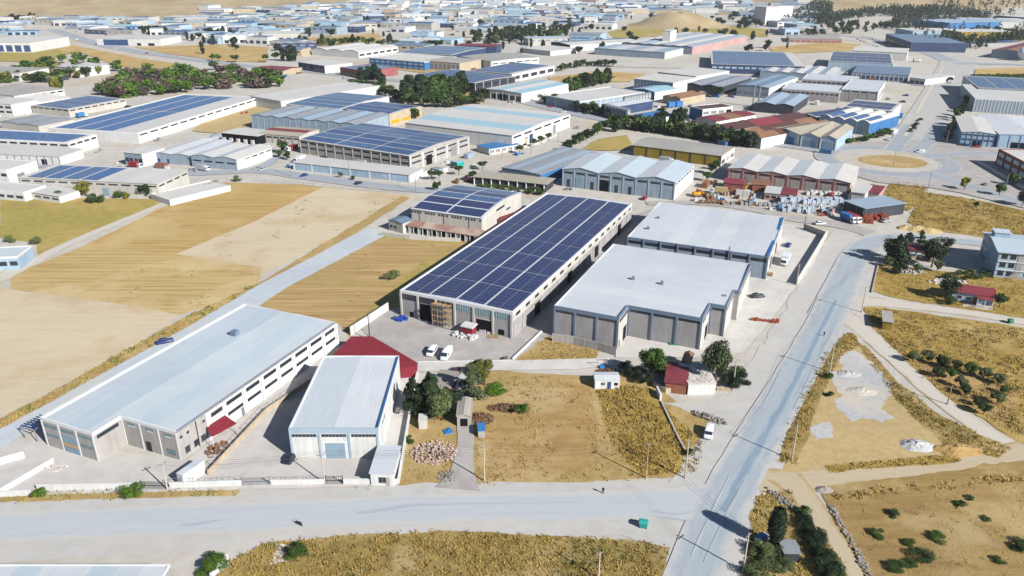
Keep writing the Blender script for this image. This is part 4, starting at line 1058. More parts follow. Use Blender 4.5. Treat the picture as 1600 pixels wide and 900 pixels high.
b3.on('f', bw * 5 + 1.6, bw * 5 + 3.4, .6, 2.2, 'void', 'window', .04); b3.on('f', bw * .5, bw * .5 + 1.3, 0, 1.9, 'void', 'doorway', .04)
b3.on('r', .1, D3 - .1, h3 - 2.9, h3 - .7, 'wall_offwhite', 'wall_band', .05, 0)
for k in range(17):
    a = D3 * (k + .3) / 17; b3.on('r', a, a + D3 / 17 * .42, h3 - 1.9, h3 - 1.1, 'glass', proud=.09)
    b3.on('r', D3 * k / 17 - (.25 if k else -.02), D3 * k / 17 + .3, 0, h3 - 2.9, 'wall_grey', 'pilaster', .2)
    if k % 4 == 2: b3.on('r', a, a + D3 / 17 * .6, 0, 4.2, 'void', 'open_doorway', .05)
for k in range(17): b3.on('l', D3 * (k + .3) / 17, D3 * (k + .75) / 17, h3 - 1.9, h3 - 1.1, 'glass', proud=.05)
# ---- white hall behind on the right
h4 = H_at(1197.8, 436.9, 401)
b4 = Bld('warehouse', 'wide white-roofed warehouse with blue parapet beside its loading yard', 'warehouse', (980,370), (1201,401), (1232.7,339.8), h4)
b4.walls('wall_greyblue'); b4.gable(.5, axis='y'); b4.roof('roof_white', inset=.25, drop=.45, be=7, ms=['roof_white','roof_white_b'])
b4.prof = [(0, 0), (1, 0)]
b4.parapet('fascia_steel', hh=.9, sides='f'); b4.parapet('trim_white', hh=.6, sides='lb'); b4.parapet('parapet_blue_and_shade', hh=.7, th=.9, sides='r', top=.08)
b4.bays('f', 8, 'fascia_steel', .45, (h4 - 2.1, h4 - 1.0), 'glass', .4, proud=.3)
b4.bays('r', 6, 'wall_offwhite', .4, (h4 - 2.0, h4 - 1.1), 'glass', .8, proud=.15)
b4.on('r', .05, b4.D - .05, 0, h4 - .7, 'wall_white', 'wall_cladding', .02, 0)
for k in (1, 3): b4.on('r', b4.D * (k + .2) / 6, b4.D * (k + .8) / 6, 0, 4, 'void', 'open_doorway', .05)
for px_, py_ in ((605/3.214+840, 300+135/3.214), (555/3.214+840, 300+186/3.214)):
    lx, ly = b4.local(px_, py_, h4); ubox('roof_ventilator', 'metal_grey', b4.root, lx, ly, h4 - .4, 1.0, 1.0, 1.3)
lx, ly = b4.local(840+955/3.214, 300+312/3.214, h4); ubox('chimney', 'fascia_steel', b4.root, lx, -.2, 0, .35, .35, h4 + 1.6)
# ---- stepped grey hall
h5 = H_at(864.9, 525.6, 477.4)
b5 = Poly('stepped_warehouse', 'grey warehouse with white flat roof and one sawtooth-stepped side', 'warehouse',
          [(865.5,477.4),(967.6,496),(983.7,477.4),(1098.2,497.6),(1115.4,474.9),(1135.6,478.9),(1151,454),(1155.5,454.8),(1177.6,412.6),(956.7,380.3)], h5, 'wall_taupe')
D5 = max(p[1] for p in b5.loc)
b5.roof([0,.26,.5,.75,1], 1, ['roof_white_x','roof_white_bx'], lambda x, y: h5 - .5 + .5 * (1 - abs(y / D5 - .5) * 1.6))
for i in (0, 2, 4, 6): b5.parapet('fascia_steel', hh=1.0, edges=(i,), th=.3)
for i in (1, 3, 5, 7): b5.parapet('fascia_steel', hh=.9, th=.4, edges=(i,), top=.1)
b5.parapet('trim_white', hh=.6, edges=(8, 9))
for i, n in ((0, 3), (2, 3), (4, 1)):
    L = b5.edge(i)[1]
    for k in range(n + 1): x = min(L - .27, max(.27, L * k / n)); b5.on(i, x - .25, x + .25, 0, h5 - 1.0, 'fascia_steel', 'pilaster', .25)
    for k in range(n): b5.on(i, L * k / n + .4, L * (k + 1) / n - .4, h5 - 1.75, h5 - 1.05, 'glass')
for i in (1, 3, 5, 7):
    L = b5.edge(i)[1]; n = max(1, int(L / 5))
    b5.on(i, .05, L - .05, 0, h5 - .9, 'wall_offwhite', 'wall_cladding', .02, 0)
    for k in range(n): b5.on(i, L * k / n + .6, L * (k + 1) / n - .4, h5 - 1.9, h5 - 1.1, 'glass', proud=.05)
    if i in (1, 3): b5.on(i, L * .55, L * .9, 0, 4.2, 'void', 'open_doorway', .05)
    if i == 1: b5.on(i, .9, 1.8, 0, 2.1, 'metal_dark', 'door', .05)
for x, y in ((480,440), (624,464), (940,522)):
    lx, ly = b5.local(840 + x/3.214, 300 + y/3.214, h5); ubox('roof_ventilator', 'metal_grey', b5.root, lx, ly, h5 - .1, .9, .9, 1.1 if x < 900 else .4)
# ---- smaller solar factory with front canopy
h6 = H_at(752, 375, 341.5)
b6 = Bld('solar_factory', 'small white factory with arched solar roof and brown lean-to in front', 'factory', (642.7,326.2), (752.5,341.5), (816.6,301.7), h6)
b6.barrel(1.6, axis='y', k=6); b6.walls('wall_offwhite'); b6.roof('roof_white', over=.25)
for k in range(5):
    for j, (e0, e1) in enumerate(((.02,.487),(.513,.975))):
        b6.slab('solar_array', .02 + k * .194, .02 + k * .194 + .165, e0, e1, ['solar_navy','solar_indigo','solar_steel'][(k + (k > 2)) % 3], .28, .07)
for k in range(26):
    if k % 5 != 4: b6.on('f', b6.W * (k + .2) / 26, b6.W * (k + .8) / 26, h6 - 1.3, h6 - .6, 'glass')
for k in (0, 2.2, 4.4): b6.on('f', b6.W * (.12 + k * .16), b6.W * (.12 + k * .16) + .25, 3, h6 - .1, 'metal_grey', 'downpipe', .15)
b6.on('r', b6.D * .35, b6.D * .55, h6 - 1.0, h6 - .3, 'glass'); b6.on('r', b6.D * .6, b6.D * .7, h6 - 3.2, h6 - 2.6, 'glass')
mesh('lean_to_roof', [(-1, -4.6, 3.0), (b6.W + 1.5, -4.6, 3.0), (b6.W + 1.5, -.06, 4.0), (-1, -.06, 4.0), (-1, -4.6, 2.85), (b6.W + 1.5, -4.6, 2.85), (b6.W + 1.5, -.06, 3.85), (-1, -.06, 3.85)], [(0,1,2,3),(7,6,5,4),(0,4,5,1),(1,5,6,2),(2,6,7,3),(3,7,4,0)], 'roof_dusty_red', b6.root)
for k in range(17):
    x = -.8 + k * (b6.W + 2) / 16; ubox('post', 'trim_white', b6.root, x, -4.4, 0, .22, .22, 2.9)
    if k % 2: ubox('wall_infill', 'wall_offwhite', b6.root, x + .7, -4.1, 0, 1.0, .15, 2.7)
ubox('shade_backing', 'wall_dark', b6.root, b6.W / 2, -.35, 0, b6.W + 1, .3, 2.9)  # dark slab added under the lean-to roof, shade painted as colour
a6 = Bld('shed', 'small grey gabled shed at the corner of the arched solar factory', 'shed', (607,344), (629,349.5), (640,338), 4.0); a6.gable(.6); a6.walls('wall_offwhite'); a6.roof('roof_greyblue', over=.2)
a6.on('f', .8, 2.0, 1.4, 2.4, 'glass'); a6.on('f', 2.8, 4.0, 1.4, 2.4, 'glass')
s6 = Bld('side_shed', 'maroon-roofed lean-to running between the two solar factories', 'shed', (775,344), (786,347), (838,309), 3.6); s6.prof = [(0, .5), (1, 0)]; s6.walls('wall_pink'); s6.roof('roof_maroon', over=.2); s6.bays('r', 6, None, .3, (1.0, 2.4), 'void', .6)
# ---- red flat shed with concrete yard around it
zr = 3.4
pr = [G(x, y, zr) for x, y in ((518,557),(548.5,525.5),(582,525.5),(653,567),(651,571),(626,573.5))]
r = empty('red_shed', (pr[5].x, pr[5].y, 0), 0, 'dark red flat-roofed shed behind the white warehouse', 'shed')
o0 = pr[5]; q = [(p.x - o0.x, p.y - o0.y) for p in pr]; n = len(q)
mesh('roof', [(x, y, zr) for x, y in q] + [(x, y, zr - .25) for x, y in q], [tuple(reversed(range(n))), tuple(range(n, 2*n))] + [(i, (i+1) % n, n + (i+1) % n, n + i) for i in range(n)], 'canopy_red', r)
cx = sum(a for a, b in q) / n; cy = sum(b for a, b in q) / n
q2 = [(cx + (a - cx) * .985, cy + (b - cy) * .985) for a, b in q]
mesh('wall', [(x, y, 0) for x, y in q2] + [(x, y, zr - .2) for x, y in q2], [(i, (i+1) % n, n + (i+1) % n, n + i) for i in range(n)], 'canopy_red', r)
# ---- roof in the bottom corner
b7 = Bld('workshop', 'white banded workshop roof alone on the scrub side of the dusty road', 'workshop', (-90,975), (212,975), (231,881), 6.0)
b7.walls('wall_grey'); b7.gable(.4, axis='y'); b7.roof('roof_white', inset=.2, drop=.35, be=7, ms=['roof_white','roof_sky','roof_white_b']); b7.prof = [(0,0),(1,0)]
b7.parapet('trim_white', hh=.5, sides='lrb'); b7.on('r', b7.D - 8, b7.D - 4.5, h1 - 4.2, h1 - 2.6, 'wall_pink', 'sign_board', .08); b7.on('r', b7.D - 7.6, b7.D - 5, h1 - 3.7, h1 - 3.2, 'tile_red', 'sign_stripe', .1)
FRAMES[0] = None
# ---------------------------------------------------------------- middle-distance halls
FOOT = []
def hall(name, label, A, B, C, h, roof='roof_white', wall='wall_offwhite', kind='gable', rise=.8, n=1, axis='x', bt=1, be=1, ms=None, solar=None,
         front=None, right=None, over=.3, par=None, cat='factory', doors=(), rwall=None, pil=None, group=None):
    b = Bld(name, label, cat, A, B, C, h, group)
    {'gable': lambda: b.gable(rise, n, axis), 'barrel': lambda: b.barrel(rise, n, axis), 'flat': lambda: None}[kind]()
    if kind == 'flat': b.prof = [(0, 0), (1, 0)]; b.axis = axis
    b.walls(wall)
    if par: b.roof(roof, inset=.3, drop=.3, bt=bt, be=be, ms=ms); pf = b.prof; b.prof = [(0,0),(1,0)]; b.parapet(par, hh=.7, th=.4, top=.15); b.prof = pf
    else: b.roof(roof, over=over, bt=bt, be=be, ms=ms)
    if solar:
        mts, nt_, ne, t0, t1, e0, e1 = solar; mts = mts if isinstance(mts, tuple) else (mts,)
        dr = -.25 if par else 0
        for i in range(nt_):
            for j in range(ne):
                a = t0 + (t1 - t0) * i / nt_; a2 = t0 + (t1 - t0) * (i + 1) / nt_ - (t1 - t0) / nt_ * .13
                c0 = e0 + (e1 - e0) * j / ne; c1 = e0 + (e1 - e0) * (j + 1) / ne - (e1 - e0) / ne * .03
                b.slab('solar_array', a, a2, c0, c1, mts[(i + j) % len(mts)], .3 + dr, .07)
    if rwall: b.on('r', .05, b.D - .05, 0, h - .05, rwall, 'wall_cladding', .03, 0)
    for side, spec in (('f', front), ('r', right)):
        if spec:
            nb, wins, wm = spec[:3]; b.bays(side, nb, pil if len(spec) < 4 else spec[3], max(.35, b.L(side) / nb * .07), wins, wm, b.L(side) / nb * .14, split=spec[4] if len(spec) > 4 else 1, proud=.15)
    for side, t, w, hh, m in doors: L = b.L(side); b.on(side, L * t - w / 2, L * t + w / 2, 0, hh, m, 'door', .1)
    ca, sa = math.cos(b.rz), math.sin(b.rz); o = b.root.location
    FOOT.append([(o.x + x * ca - y * sa, o.y + x * sa + y * ca) for x, y in ((-3, -3), (b.W + 3, -3), (b.W + 3, b.D + 3), (-3, b.D + 3))])
    return b
for bb in (b1, b2, b3, b4, b5, b6): pass
R2_ = lambda h: ((h - 1.7, h - .9), (h - 4.4, h - 3.5))
hall('factory', 'cream factory with four blue solar strips on one half of its roof', (30,277.5), (246,287.5), (290,266), 6.5, 'roof_warm', 'wall_offwhite', 'flat', bt=8, solar=(('solar_steel','solar_bright'), 4, 1, .05, .58, .04, .95),
     front=(11, (4.9, 5.6), 'glass', None, 1), right=(4, (4.9, 5.6), 'glass'), doors=(('f', .62, 3, 3.6, 'shutter_blue'), ('f', .3, 3, 1.8, 'glass')))
hall('annex', 'low white flat annex at the end of the cream solar-strip factory', (235,303), (265,313), (335,283), 2.4, 'roof_warm', 'wall_white', 'flat', par='trim_white', cat='building')
hall('annex', 'low white lean-to before the cream solar-strip factory', (38,299), (92,307), (113,296), 3, 'roof_warm', 'wall_white', 'flat', cat='building', front=(4, (1.2, 2), 'glass'))
hall('office_block', 'tall white block at the field edge with grey door in its side', (-50,262), (10,266), (27,250), 9, 'roof_warm', 'wall_white', 'flat', par='trim_white', cat='building', doors=(('r', .4, 4, 6, 'shutter_grey'),), front=(5, ((6, 7.4), (2, 3.4)), 'glass'))
hall('shed', 'low white flat shed in front of the tall white block', (-50,293), (36,301), (42,287), 4, 'roof_warm', 'wall_white', 'flat', par='trim_white', cat='building', front=(6, (1.2, 2.4), 'glass'))
hall('farm_building', 'white flat-roofed building alone beside the green-gold field', (-40,404), (27,401), (50,384), 4.6, 'roof_sky_b', 'wall_paleblue', 'flat', par='trim_white', cat='building', front=(4, (1.5, 3), 'glass'))
hall('long_shed', 'long low white shed with panelled pale blue front along the road', (457.5,253.75), (640,273.75), (661,263.5), 3.6, 'roof_warm', 'wall_paleblue', 'flat', front=(6, None, 'glass', 'trim_white'), rwall='wall_white', cat='shed')
hall('solar_factory', 'grey two-storey factory with blue solar rows and ribbon windows above the long shed', (468,218), (640,244), (742,215), 7.4, 'roof_warm', 'wall_grey', 'gable', 1.2, 1, 'y', solar=(('solar_blue','solar_steel','solar_blue'), 6, 3, .02, .99, .01, .99),
     front=(12, R2_(7.4), 'glass', 'wall_offwhite'), right=(5, R2_(7.4), 'glass', 'wall_white'), doors=(('r', .3, 5, 5, 'void'), ('r', .72, 5, 5, 'shutter_grey')))
hall('factory', 'big factory with white and pale cyan banded roof behind the blue annex', (633,192), (800,212), (867,176), 8, 'roof_warm', 'wall_white', 'gable', 1.2, 1, 'y', bt=6, ms=['roof_warm','roof_cyan','roof_warm'], right=(6, (6, 7), 'glass'), doors=(('r', .3, 4, 5, 'wall_navy'), ('r', .7, 4, 5, 'shutter_grey')))
hall('annex', 'low annex with bright blue roof beside the solar factory yard', (745,227), (764,233), (793,220), 3.2, 'roof_blue', 'wall_white', 'flat', cat='building', right=(5, (.2, 2.4), 'shutter_grey'))
hall('annex', 'small annex with brown and grey roof behind the bright blue roof', (770,212), (796,219.5), (814,212), 4, 'roof_rust_pale', 'wall_beige', 'flat', cat='building', doors=(('r', .4, 2, 2.4, 'wall_navy'),))
hall('workshop', 'long grey sheet-roofed workshop with two roof cowls behind the open canopy', (784,262), (845,273), (930,238), 5, 'roof_grey', 'wall_greyblue', 'gable', .5, bt=6, ms=['roof_grey','roof_bluegrey_pale','roof_grey'], rwall='wall_blue')
b = hall('open_canopy', 'beige open-fronted canopy with white posts and greenery under it', (741,276), (853,288), (871,280), 3.6, 'roof_beige', 'wall_dark', 'flat', cat='canopy', over=.8)  # dark walls put the shade behind the open front into the colour
for k in range(9): b.on('f', b.W * k / 8.2, b.W * k / 8.2 + .25, 0, 3.5, 'trim_white', 'post', .7)
b = hall('factory', 'three-gabled white factory with grey-blue front and dark ribbon windows', (879,264), (1055,285), (1103,260), 8, 'roof_white', 'wall_greyblue', 'gable', 1.5, 3, bt=6, ms=['roof_white','roof_sky'], rwall='wall_white',
     front=(9, (6.2, 7.2), 'glass', 'fascia_blue'), right=(7, (6.4, 7.3), 'glass', 'trim_white'), doors=(('f', .16, 3.5, 5, 'shutter_blue'), ('f', .39, 4.2, 5.2, 'void'), ('f', .06, 1.4, 3.6, 'glass'), ('f', .28, 1.4, 3.6, 'glass'), ('f', .5, 1.4, 3.6, 'glass'), ('f', .62, 1.4, 3.6, 'glass')))
hall('long_shed', 'long shed with bright yellow front wall and pale curved roof', (989,227), (1127.5,244), (1157,231), 5.5, 'roof_fibre', 'wall_yellow', 'barrel', 1.0, 1, 'y', front=(6, None, 'glass', 'wall_dark'), rwall='wall_white', right=(3, (1, 3), 'glass'), cat='shed')
hall('workshop_row', 'row of four joined workshops with dusty pink walls and pale gabled roofs', (1138,263), (1329,286), (1352.5,262.5), 6, 'roof_warm', 'wall_pink', 'gable', 1.0, 4, bt=8, ms=['roof_white','roof_warm'], front=(8, (4.4, 5.4), 'glass', 'wall_red'), rwall='wall_white', right=(5, None, 'glass', 'wall_red'), cat='workshop', doors=tuple(('f', .07 + .125 * k, 4, 3.8, 'wall_grey') for k in range(8)))
hall('awning_shed', 'dark red awning shed at the end of the pink workshops nearest the yellow-walled shed', (1131,286), (1166,289), (1168,281), 3.2, 'roof_red', 'wall_red', 'flat', cat='shed')
hall('awning_shed', 'rusty orange awning shed before the second pink workshop', (1176,288), (1203,290), (1205,282), 3.2, 'roof_rust_pale', 'wall_brick', 'flat', cat='shed')
hall('yard_office', 'yard office with half white half maroon roof among the pallets', (1195,301), (1244,306), (1252,296), 3.2, 'roof_maroon', 'wall_pink', 'flat', bt=2, ms=['roof_warm','roof_maroon'], cat='building', front=(5, (1, 2.2), 'glass'))
b = hall('open_shed', 'open storage shed with pale grey roof above the red brick stacks', (1320,314), (1352.5,326), (1366,301), 4.6, 'roof_bluegrey_pale', 'wall_dark', 'flat', cat='shed', over=.5)  # solid dark walls stand in for the shaded inside of the shed
for k in range(4): b.on('f', b.W * k / 3.15, b.W * k / 3.15 + .25, 0, 4.5, 'trim_grey', 'post', .35)
hall('annex', 'white annex joined to the roundabout end of the pink workshops', (1331,300), (1352,303), (1362,290), 4, 'roof_warm', 'wall_white', 'flat', cat='building')
hall('annex', 'small purple-maroon roofed hut by the roundabout grass', (1353,299), (1374,302), (1380,291), 3, 'roof_maroon', 'wall_pink', 'flat', cat='hut')
hall('factory', 'white two-storey factory with pale blue columns and rooftop cowls', (1503,206), (1556,210), (1562,186), 7.5, 'roof_warm', 'wall_paleblue', 'gable', .8, front=(6, R2_(7.5), 'glass', 'wall_blue'), rwall='wall_white', doors=(('f', .5, 4, 3, 'void'),))
hall('factory', 'pale blue trimmed factory with wide dark doorway behind the brick factory', (1562,210), (1665,216), (1650,186), 7.5, 'roof_white', 'wall_paleblue', 'gable', .8, front=(6, None, 'glass', 'wall_blue'), doors=(('f', .35, 9, 3.6, 'void'),))
hall('factory', 'white factory whose front wall has close vertical stripes', (1524,154), (1690,163), (1675,140), 9, 'roof_warm', 'wall_greyblue', 'flat', front=(30, None, 'glass', 'trim_white'), par='trim_white')
hall('factory', 'factory with grey solar rows behind the striped white factory', (1530,138), (1700,146), (1690,126), 9.5, 'roof_grey', 'wall_white', 'flat', solar=('solar_steel', 5, 3, .02, .98, .1, .9))
hall('brick_factory', 'dark brick factory with white windows standing at the walled yard', (1561,233), (1650,279), (1725,245), 8, 'roof_warm', 'wall_brick', 'flat', par='wall_brick', front=(7, ((1, 3.2), (5, 6.8)), 'trim_white', 'wall_dark'))
b = hall('apartment_house', 'white three-storey apartment house with roof turret and dark windows', (1562,394), (1690,406), (1680,376), 8.6, 'roof_sky', 'wall_paleblue', 'gable', 1.6, 1, 'y', cat='house', over=.6)
for f_ in range(3):
    z0 = f_ * 2.9
    for k in range(10):
        if k % 3 != 2: b.on('f', .9 + k * 2.5, 2.6 + k * 2.5, z0 + .7, z0 + 2.3, 'glass')
        else: b.on('f', .6 + k * 2.5, 2.4 + k * 2.5, z0 + .02, z0 + 2.75, 'wall_taupe', 'wall_panel', .1)
    b.on('f', .05, b.W - .1, z0 + 2.62, z0 + 2.85, 'trim_white', 'floor_band', .3)
    for k in range(3): b.on('l', 1.2 + k * 2.6, 2.4 + k * 2.6, z0 + .9, z0 + 2.2, 'glass')
ubox('stair_turret', 'wall_paleblue', b.root, 3.2, b.D * .7, 8, 4.5, 4, 3.4); ubox('turret_roof', 'roof_sky', b.root, 3.2, b.D * .7, 11.4, 5, 4.5, .25)
b = hall('cottage', 'single-storey grey cottage with red tiled roof and porch beside the gravel lane', (1489,455), (1554,464.5), (1557,453), 3, 'roof_red', 'wall_paleblue', 'gable', 1.1, 1, 'y', cat='house', over=.5, bt=2)
for t in (.12, .34): b.on('f', b.W * t, b.W * t + 1.5, .9, 2.1, 'trim_white', 'window_frame', .05); b.on('f', b.W * t + .12, b.W * t + 1.38, 1.0, 2.0, 'glass', 'window', .07)
b.on('f', b.W * .52, b.W * .52 + 1, 0, 2.1, 'wood', 'door', .05)
ubox('porch_roof', 'tile_red', b.root, b.W * .78, -1.4, 2.75, b.W * .4, 2.8, .14)
for x in (.6, .78, .96): ubox('porch_post', 'trim_white', b.root, b.W * x, -2.6, 0, .2, .2, 2.75)
ubox('porch_floor', 'concrete', b.root, b.W * .62, -1.9, 0, b.W * .72, 3.6, .15)
b = hall('cottage', 'small cottage with maroon roof half hidden among dark trees', (1415,389), (1445,393), (1448,385), 3.1, 'roof_maroon', 'wall_beige', 'gable', .8, 1, 'y', cat='house', over=.4)
b.on('f', 1, 2.2, 1, 2.1, 'glass'); b.on('f', 4, 5, 0, 2, 'wood', 'door', .05); ubox('porch_roof', 'trim_white', b.root, b.W * .45, -2.1, 2.3, b.W * .75, 3.4, .12)
for x in (.12, .78): ubox('porch_post', 'trim_white', b.root, b.W * x, -3.5, 0, .15, .15, 2.3)
# left estate
hall('solar_factory', 'very long factory with bright blue solar bands running to the sandy lot', (75,200), (215,208), (372,150), 6, 'roof_warm', 'wall_white', 'flat', bt=5, solar=('solar_bright', 3, 2, .05, .72, .02, .97), right=(14, (4.2, 5), 'glass'), par='trim_white')
hall('solar_factory', 'white factory with bright blue solar rows along its front wall', (-110,212), (107,223), (148,210), 7, 'roof_warm', 'wall_white', 'flat', axis='y', solar=('solar_bright', 3, 4, .04, .95, .02, .96), par='trim_white', front=(14, (5, 6), 'glass'), right=(4, (5, 6), 'glass'))
hall('annex', 'white walled annex with grey panels before the blue solar rows factory', (-70,238), (92,245), (108,232), 4.6, 'roof_warm', 'wall_white', 'flat', front=(14, None, 'glass', 'trim_grey'), cat='building', doors=(('f', .85, 3, 3, 'void'),))
hall('solar_factory', 'small hall with slanting blue solar strips and ribbon windows', (49,165), (107,171), (189,154), 5, 'roof_warm', 'wall_offwhite', 'flat', axis='y', solar=(('solar_blue','solar_steel'), 6, 1, .03, .98, .03, .95), front=(6, (3.6, 4.4), 'glass'), right=(8, (3.6, 4.4), 'glass'))
hall('workshop', 'low grey ribbed workshop between two solar halls', (0,190), (60,197), (96,184), 4, 'roof_grey', 'wall_offwhite', 'gable', .6, 2)
hall('workshop', 'dusty white workshop with shallow gables beside the poplar', (18,153), (55,160), (101,151), 4, 'roof_warm', 'wall_white', 'gable', .8, 3)
hall('workshop', 'big plain white shed with long blank roof behind the dusty gabled workshop', (-50,141), (22,150), (84,137), 6, 'roof_fibre', 'wall_white', 'flat', right=(6, (4, 5), 'glass'))
hall('office_block', 'small white office block beside the low grey ribbed workshop', (-30,160), (17,163), (20,153), 8, 'roof_warm', 'wall_white', 'flat', cat='building', front=(4, ((2, 3.4), (5, 6.6)), 'glass'))
hall('factory', 'wide white twin-gable factory at the bend of the road', (298,243), (369,249.5), (437,231), 5.6, 'roof_white', 'wall_greyblue', 'gable', 1.1, 2, bt=4, ms=['roof_white','roof_warm'], rwall='wall_white', right=(5, (4, 4.7), 'glass'), front=(4, (3, 3.8), 'glass'))
hall('factory', 'plain grey-fronted factory joined to the white twin-gable factory', (238,239), (296,243.5), (366,221), 5, 'roof_warm', 'wall_greyblue', 'gable', .7, 2, bt=4, ms=['roof_warm','roof_white'], doors=(('f', .15, 1.5, 2.4, 'wall_navy'), ('f', .4, 1.2, 2.4, 'wall_navy')))
hall('tower_block', 'narrow white stair block beside the grey-fronted factory', (193,238), (221,241), (227,228), 6.5, 'roof_warm', 'wall_greyblue', 'flat', cat='building', rwall='wall_white', front=(4, (2, 4), 'glass'))
b = hall('storage_shed', 'open storage shed with white bags in its dark front', (346,207.5), (402,213), (411,203), 5, 'roof_warm', 'void', 'flat', cat='shed', over=.5)  # walls coloured near-black in place of the shade inside the open front
for k in range(5): b.on('f', b.W * k / 5 + .6, b.W * k / 5 + 2.6, 0, 2.6, 'tarp_white', 'stored_bag', .8)
hall('workshop', 'beige-roofed workshop with red ridge sheet and white windowed front', (404,208.5), (467,213.5), (506,203), 5, 'roof_beige', 'wall_offwhite', 'gable', .8, 1, 'y', bt=3, ms=['roof_beige','roof_red','roof_beige'], front=(6, (3, 4), 'glass', 'trim_grey'), doors=(('f', .5, 2.4, 2.6, 'roof_maroon'),))
hall('factory', 'large factory with grey sawtooth ribbed roof and blank blue-grey wall', (392,180), (556,195), (600,178), 8, 'roof_grey', 'wall_greyblue', 'gable', .9, 7, bt=7, ms=['roof_grey','roof_bluegrey_pale'], front=(16, None, 'glass', 'wall_paleblue'))
hall('solar_factory', 'steel-blue solar hall with six dark arched openings under its eaves', (447,163), (530,171), (596,150), 7, 'roof_warm', 'wall_white', 'gable', .8, 1, 'y', solar=('solar_steel', 5, 3, .02, .98, .02, .98), front=(6, (3.4, 6), 'shutter_grey', 'trim_white'))
hall('solar_factory', 'solar hall with beige brick front next to the cypress row', (535,170), (608,179), (645,165), 8, 'roof_warm', 'wall_beige', 'gable', .8, 1, 'y', solar=('solar_blue', 4, 3, .02, .98, .02, .98), front=(5, (5.6, 7), 'glass'), right=(3, (2, 4), 'paint_yellow'))
hall('factory', 'white factory with plain warm roof and low ribbed front wall', (392,150), (438,158), (552,128), 7, 'roof_warm', 'wall_white', 'flat', right=(12, None, 'glass', 'wall_offwhite'), bt=3)
# centre, further back
hall('factory', 'two-storey factory with bright blue front bands below the gold field', (577,90), (663,97), (690,87), 8, 'roof_warm', 'wall_blue', 'flat', par='trim_white', front=(10, ((4.6, 6), (1.2, 2.6)), 'wall_paleblue', 'wall_navy'))
hall('factory', 'cream factory with six tall grey bays beside the blue-banded factory', (664,95), (718,99), (729,91), 8, 'roof_fibre', 'wall_beige', 'flat', front=(8, (1.5, 6), 'shutter_grey', 'wall_offwhite'))
hall('solar_factory', 'dark blue solar hall with a green corner sign panel', (620,82), (705,86.5), (742,74), 8, 'roof_warm', 'wall_navy', 'gable', .8, 1, 'y', solar=('solar_steel', 4, 3, .02, .98, .02, .98), doors=(('f', .96, 6, 8, 'plastic_green'),))
hall('factory', 'brown-grey roofed white factory next to the cream bays', (720,88), (767,96), (806,84), 7, 'roof_fibre', 'wall_white', 'gable', .8, 1, 'y', right=(6, (4, 5), 'glass'))
hall('solar_factory', 'charcoal walled solar hall behind the tall cypresses', (648,117.5), (742,130), (790,118), 8, 'roof_warm', 'wall_dark', 'gable', .8, 1, 'y', solar=('solar_blue', 5, 2, .02, .98, .02, .98), right=(5, (5, 6.4), 'glass', 'wall_grey'))
hall('factory', 'white factory with pale cyan roof strips in front of the gold strip of field', (757,139), (815,146), (885,130), 7, 'roof_warm', 'wall_white', 'gable', .8, bt=4, ms=['roof_warm','roof_cyan'], front=(6, (1, 4.5), 'glass', 'trim_white'), doors=(('f', .5, 5, 5, 'void'),))
hall('solar_factory', 'solar hall with white side tower beside the gold strip of field', (735,110), (800,116), (858,102), 7, 'roof_warm', 'wall_white', 'flat', axis='y', solar=('solar_blue', 5, 2, .02, .98, .02, .9), right=(5, (2, 5), 'glass'))
hall('showroom', 'maroon-fronted showroom with dark roof by the avenue', (531,105), (566,111), (602,102), 7, 'roof_greyblue', 'wall_red', 'flat', cat='shop', front=(4, (.5, 3.5), 'glass'), par='wall_red')
hall('showroom', 'white showroom with navy glass front beside the maroon one', (466,97), (507,103), (541,97), 7, 'roof_warm', 'wall_navy', 'flat', cat='shop', rwall='wall_white', front=(5, (.5, 4), 'glass_blue', 'wall_pink'))
hall('shed', 'low shed with brick-red roof near the round trees', (393,108), (441,111), (446,104), 4, 'roof_red', 'wall_beige', 'gable', 1, 1, 'y', cat='shed')
hall('factory', 'long white barrel-roofed factory before the gold field strip', (487,77), (560,82), (592,71), 6, 'roof_warm', 'wall_white', 'barrel', 2, 3, right=(6, (2, 4), 'glass'))
hall('factory', 'long white-roofed factory with olive front beside the silos', (853,149), (906,159), (989,141), 7, 'roof_warm', 'wall_greyblue', 'flat', par='trim_white', right=(10, None, 'glass', 'trim_white'))
hall('workshop', 'small white-roofed workshop standing between two rows of silos', (940,163), (962,167), (994,153), 6, 'roof_white', 'wall_navy', 'gable', .8)
hall('factory', 'tall pale factory with dark roof cowls behind the cyan gable', (991,123), (1052,129.5), (1087,121), 10, 'roof_warm', 'wall_paleblue', 'flat', rwall='wall_white', front=(12, (1, 7), 'wall_greyblue', 'trim_white'))
hall('factory', 'tall white factory set behind the pale factory with cowls', (1028,112.5), (1087,119.5), (1119,108.5), 10, 'roof_warm', 'wall_paleblue', 'flat', rwall='wall_white', right=(4, (2, 4), 'glass'))
hall('workshop', 'workshop with pale cyan gable roof and blue front', (989,139), (1023,144), (1050,137), 7, 'roof_cyan', 'wall_blue', 'gable', 1.2, rwall='wall_white', front=(4, (1, 2.5), 'glass'))
hall('shed', 'rusty tan gabled shed beside the blue water tanks', (1036,150), (1063,154), (1090,145), 5, 'roof_rust_pale', 'wall_beige', 'gable', 1.2, 2, cat='shed')
hall('workshop', 'bright blue walled workshop behind the dark tree belt', (991,179), (1022,185.5), (1046,177), 6.5, 'roof_blue', 'wall_blue', 'flat', rwall='wall_white')
hall('factory', 'blue-grey twin-gable factory with white cowls on its ridge', (1068,131), (1125,136.5), (1178,122), 6.5, 'roof_greyblue', 'wall_dark', 'gable', 1.4, 2, bt=4, ms=['roof_greyblue','roof_grey'])
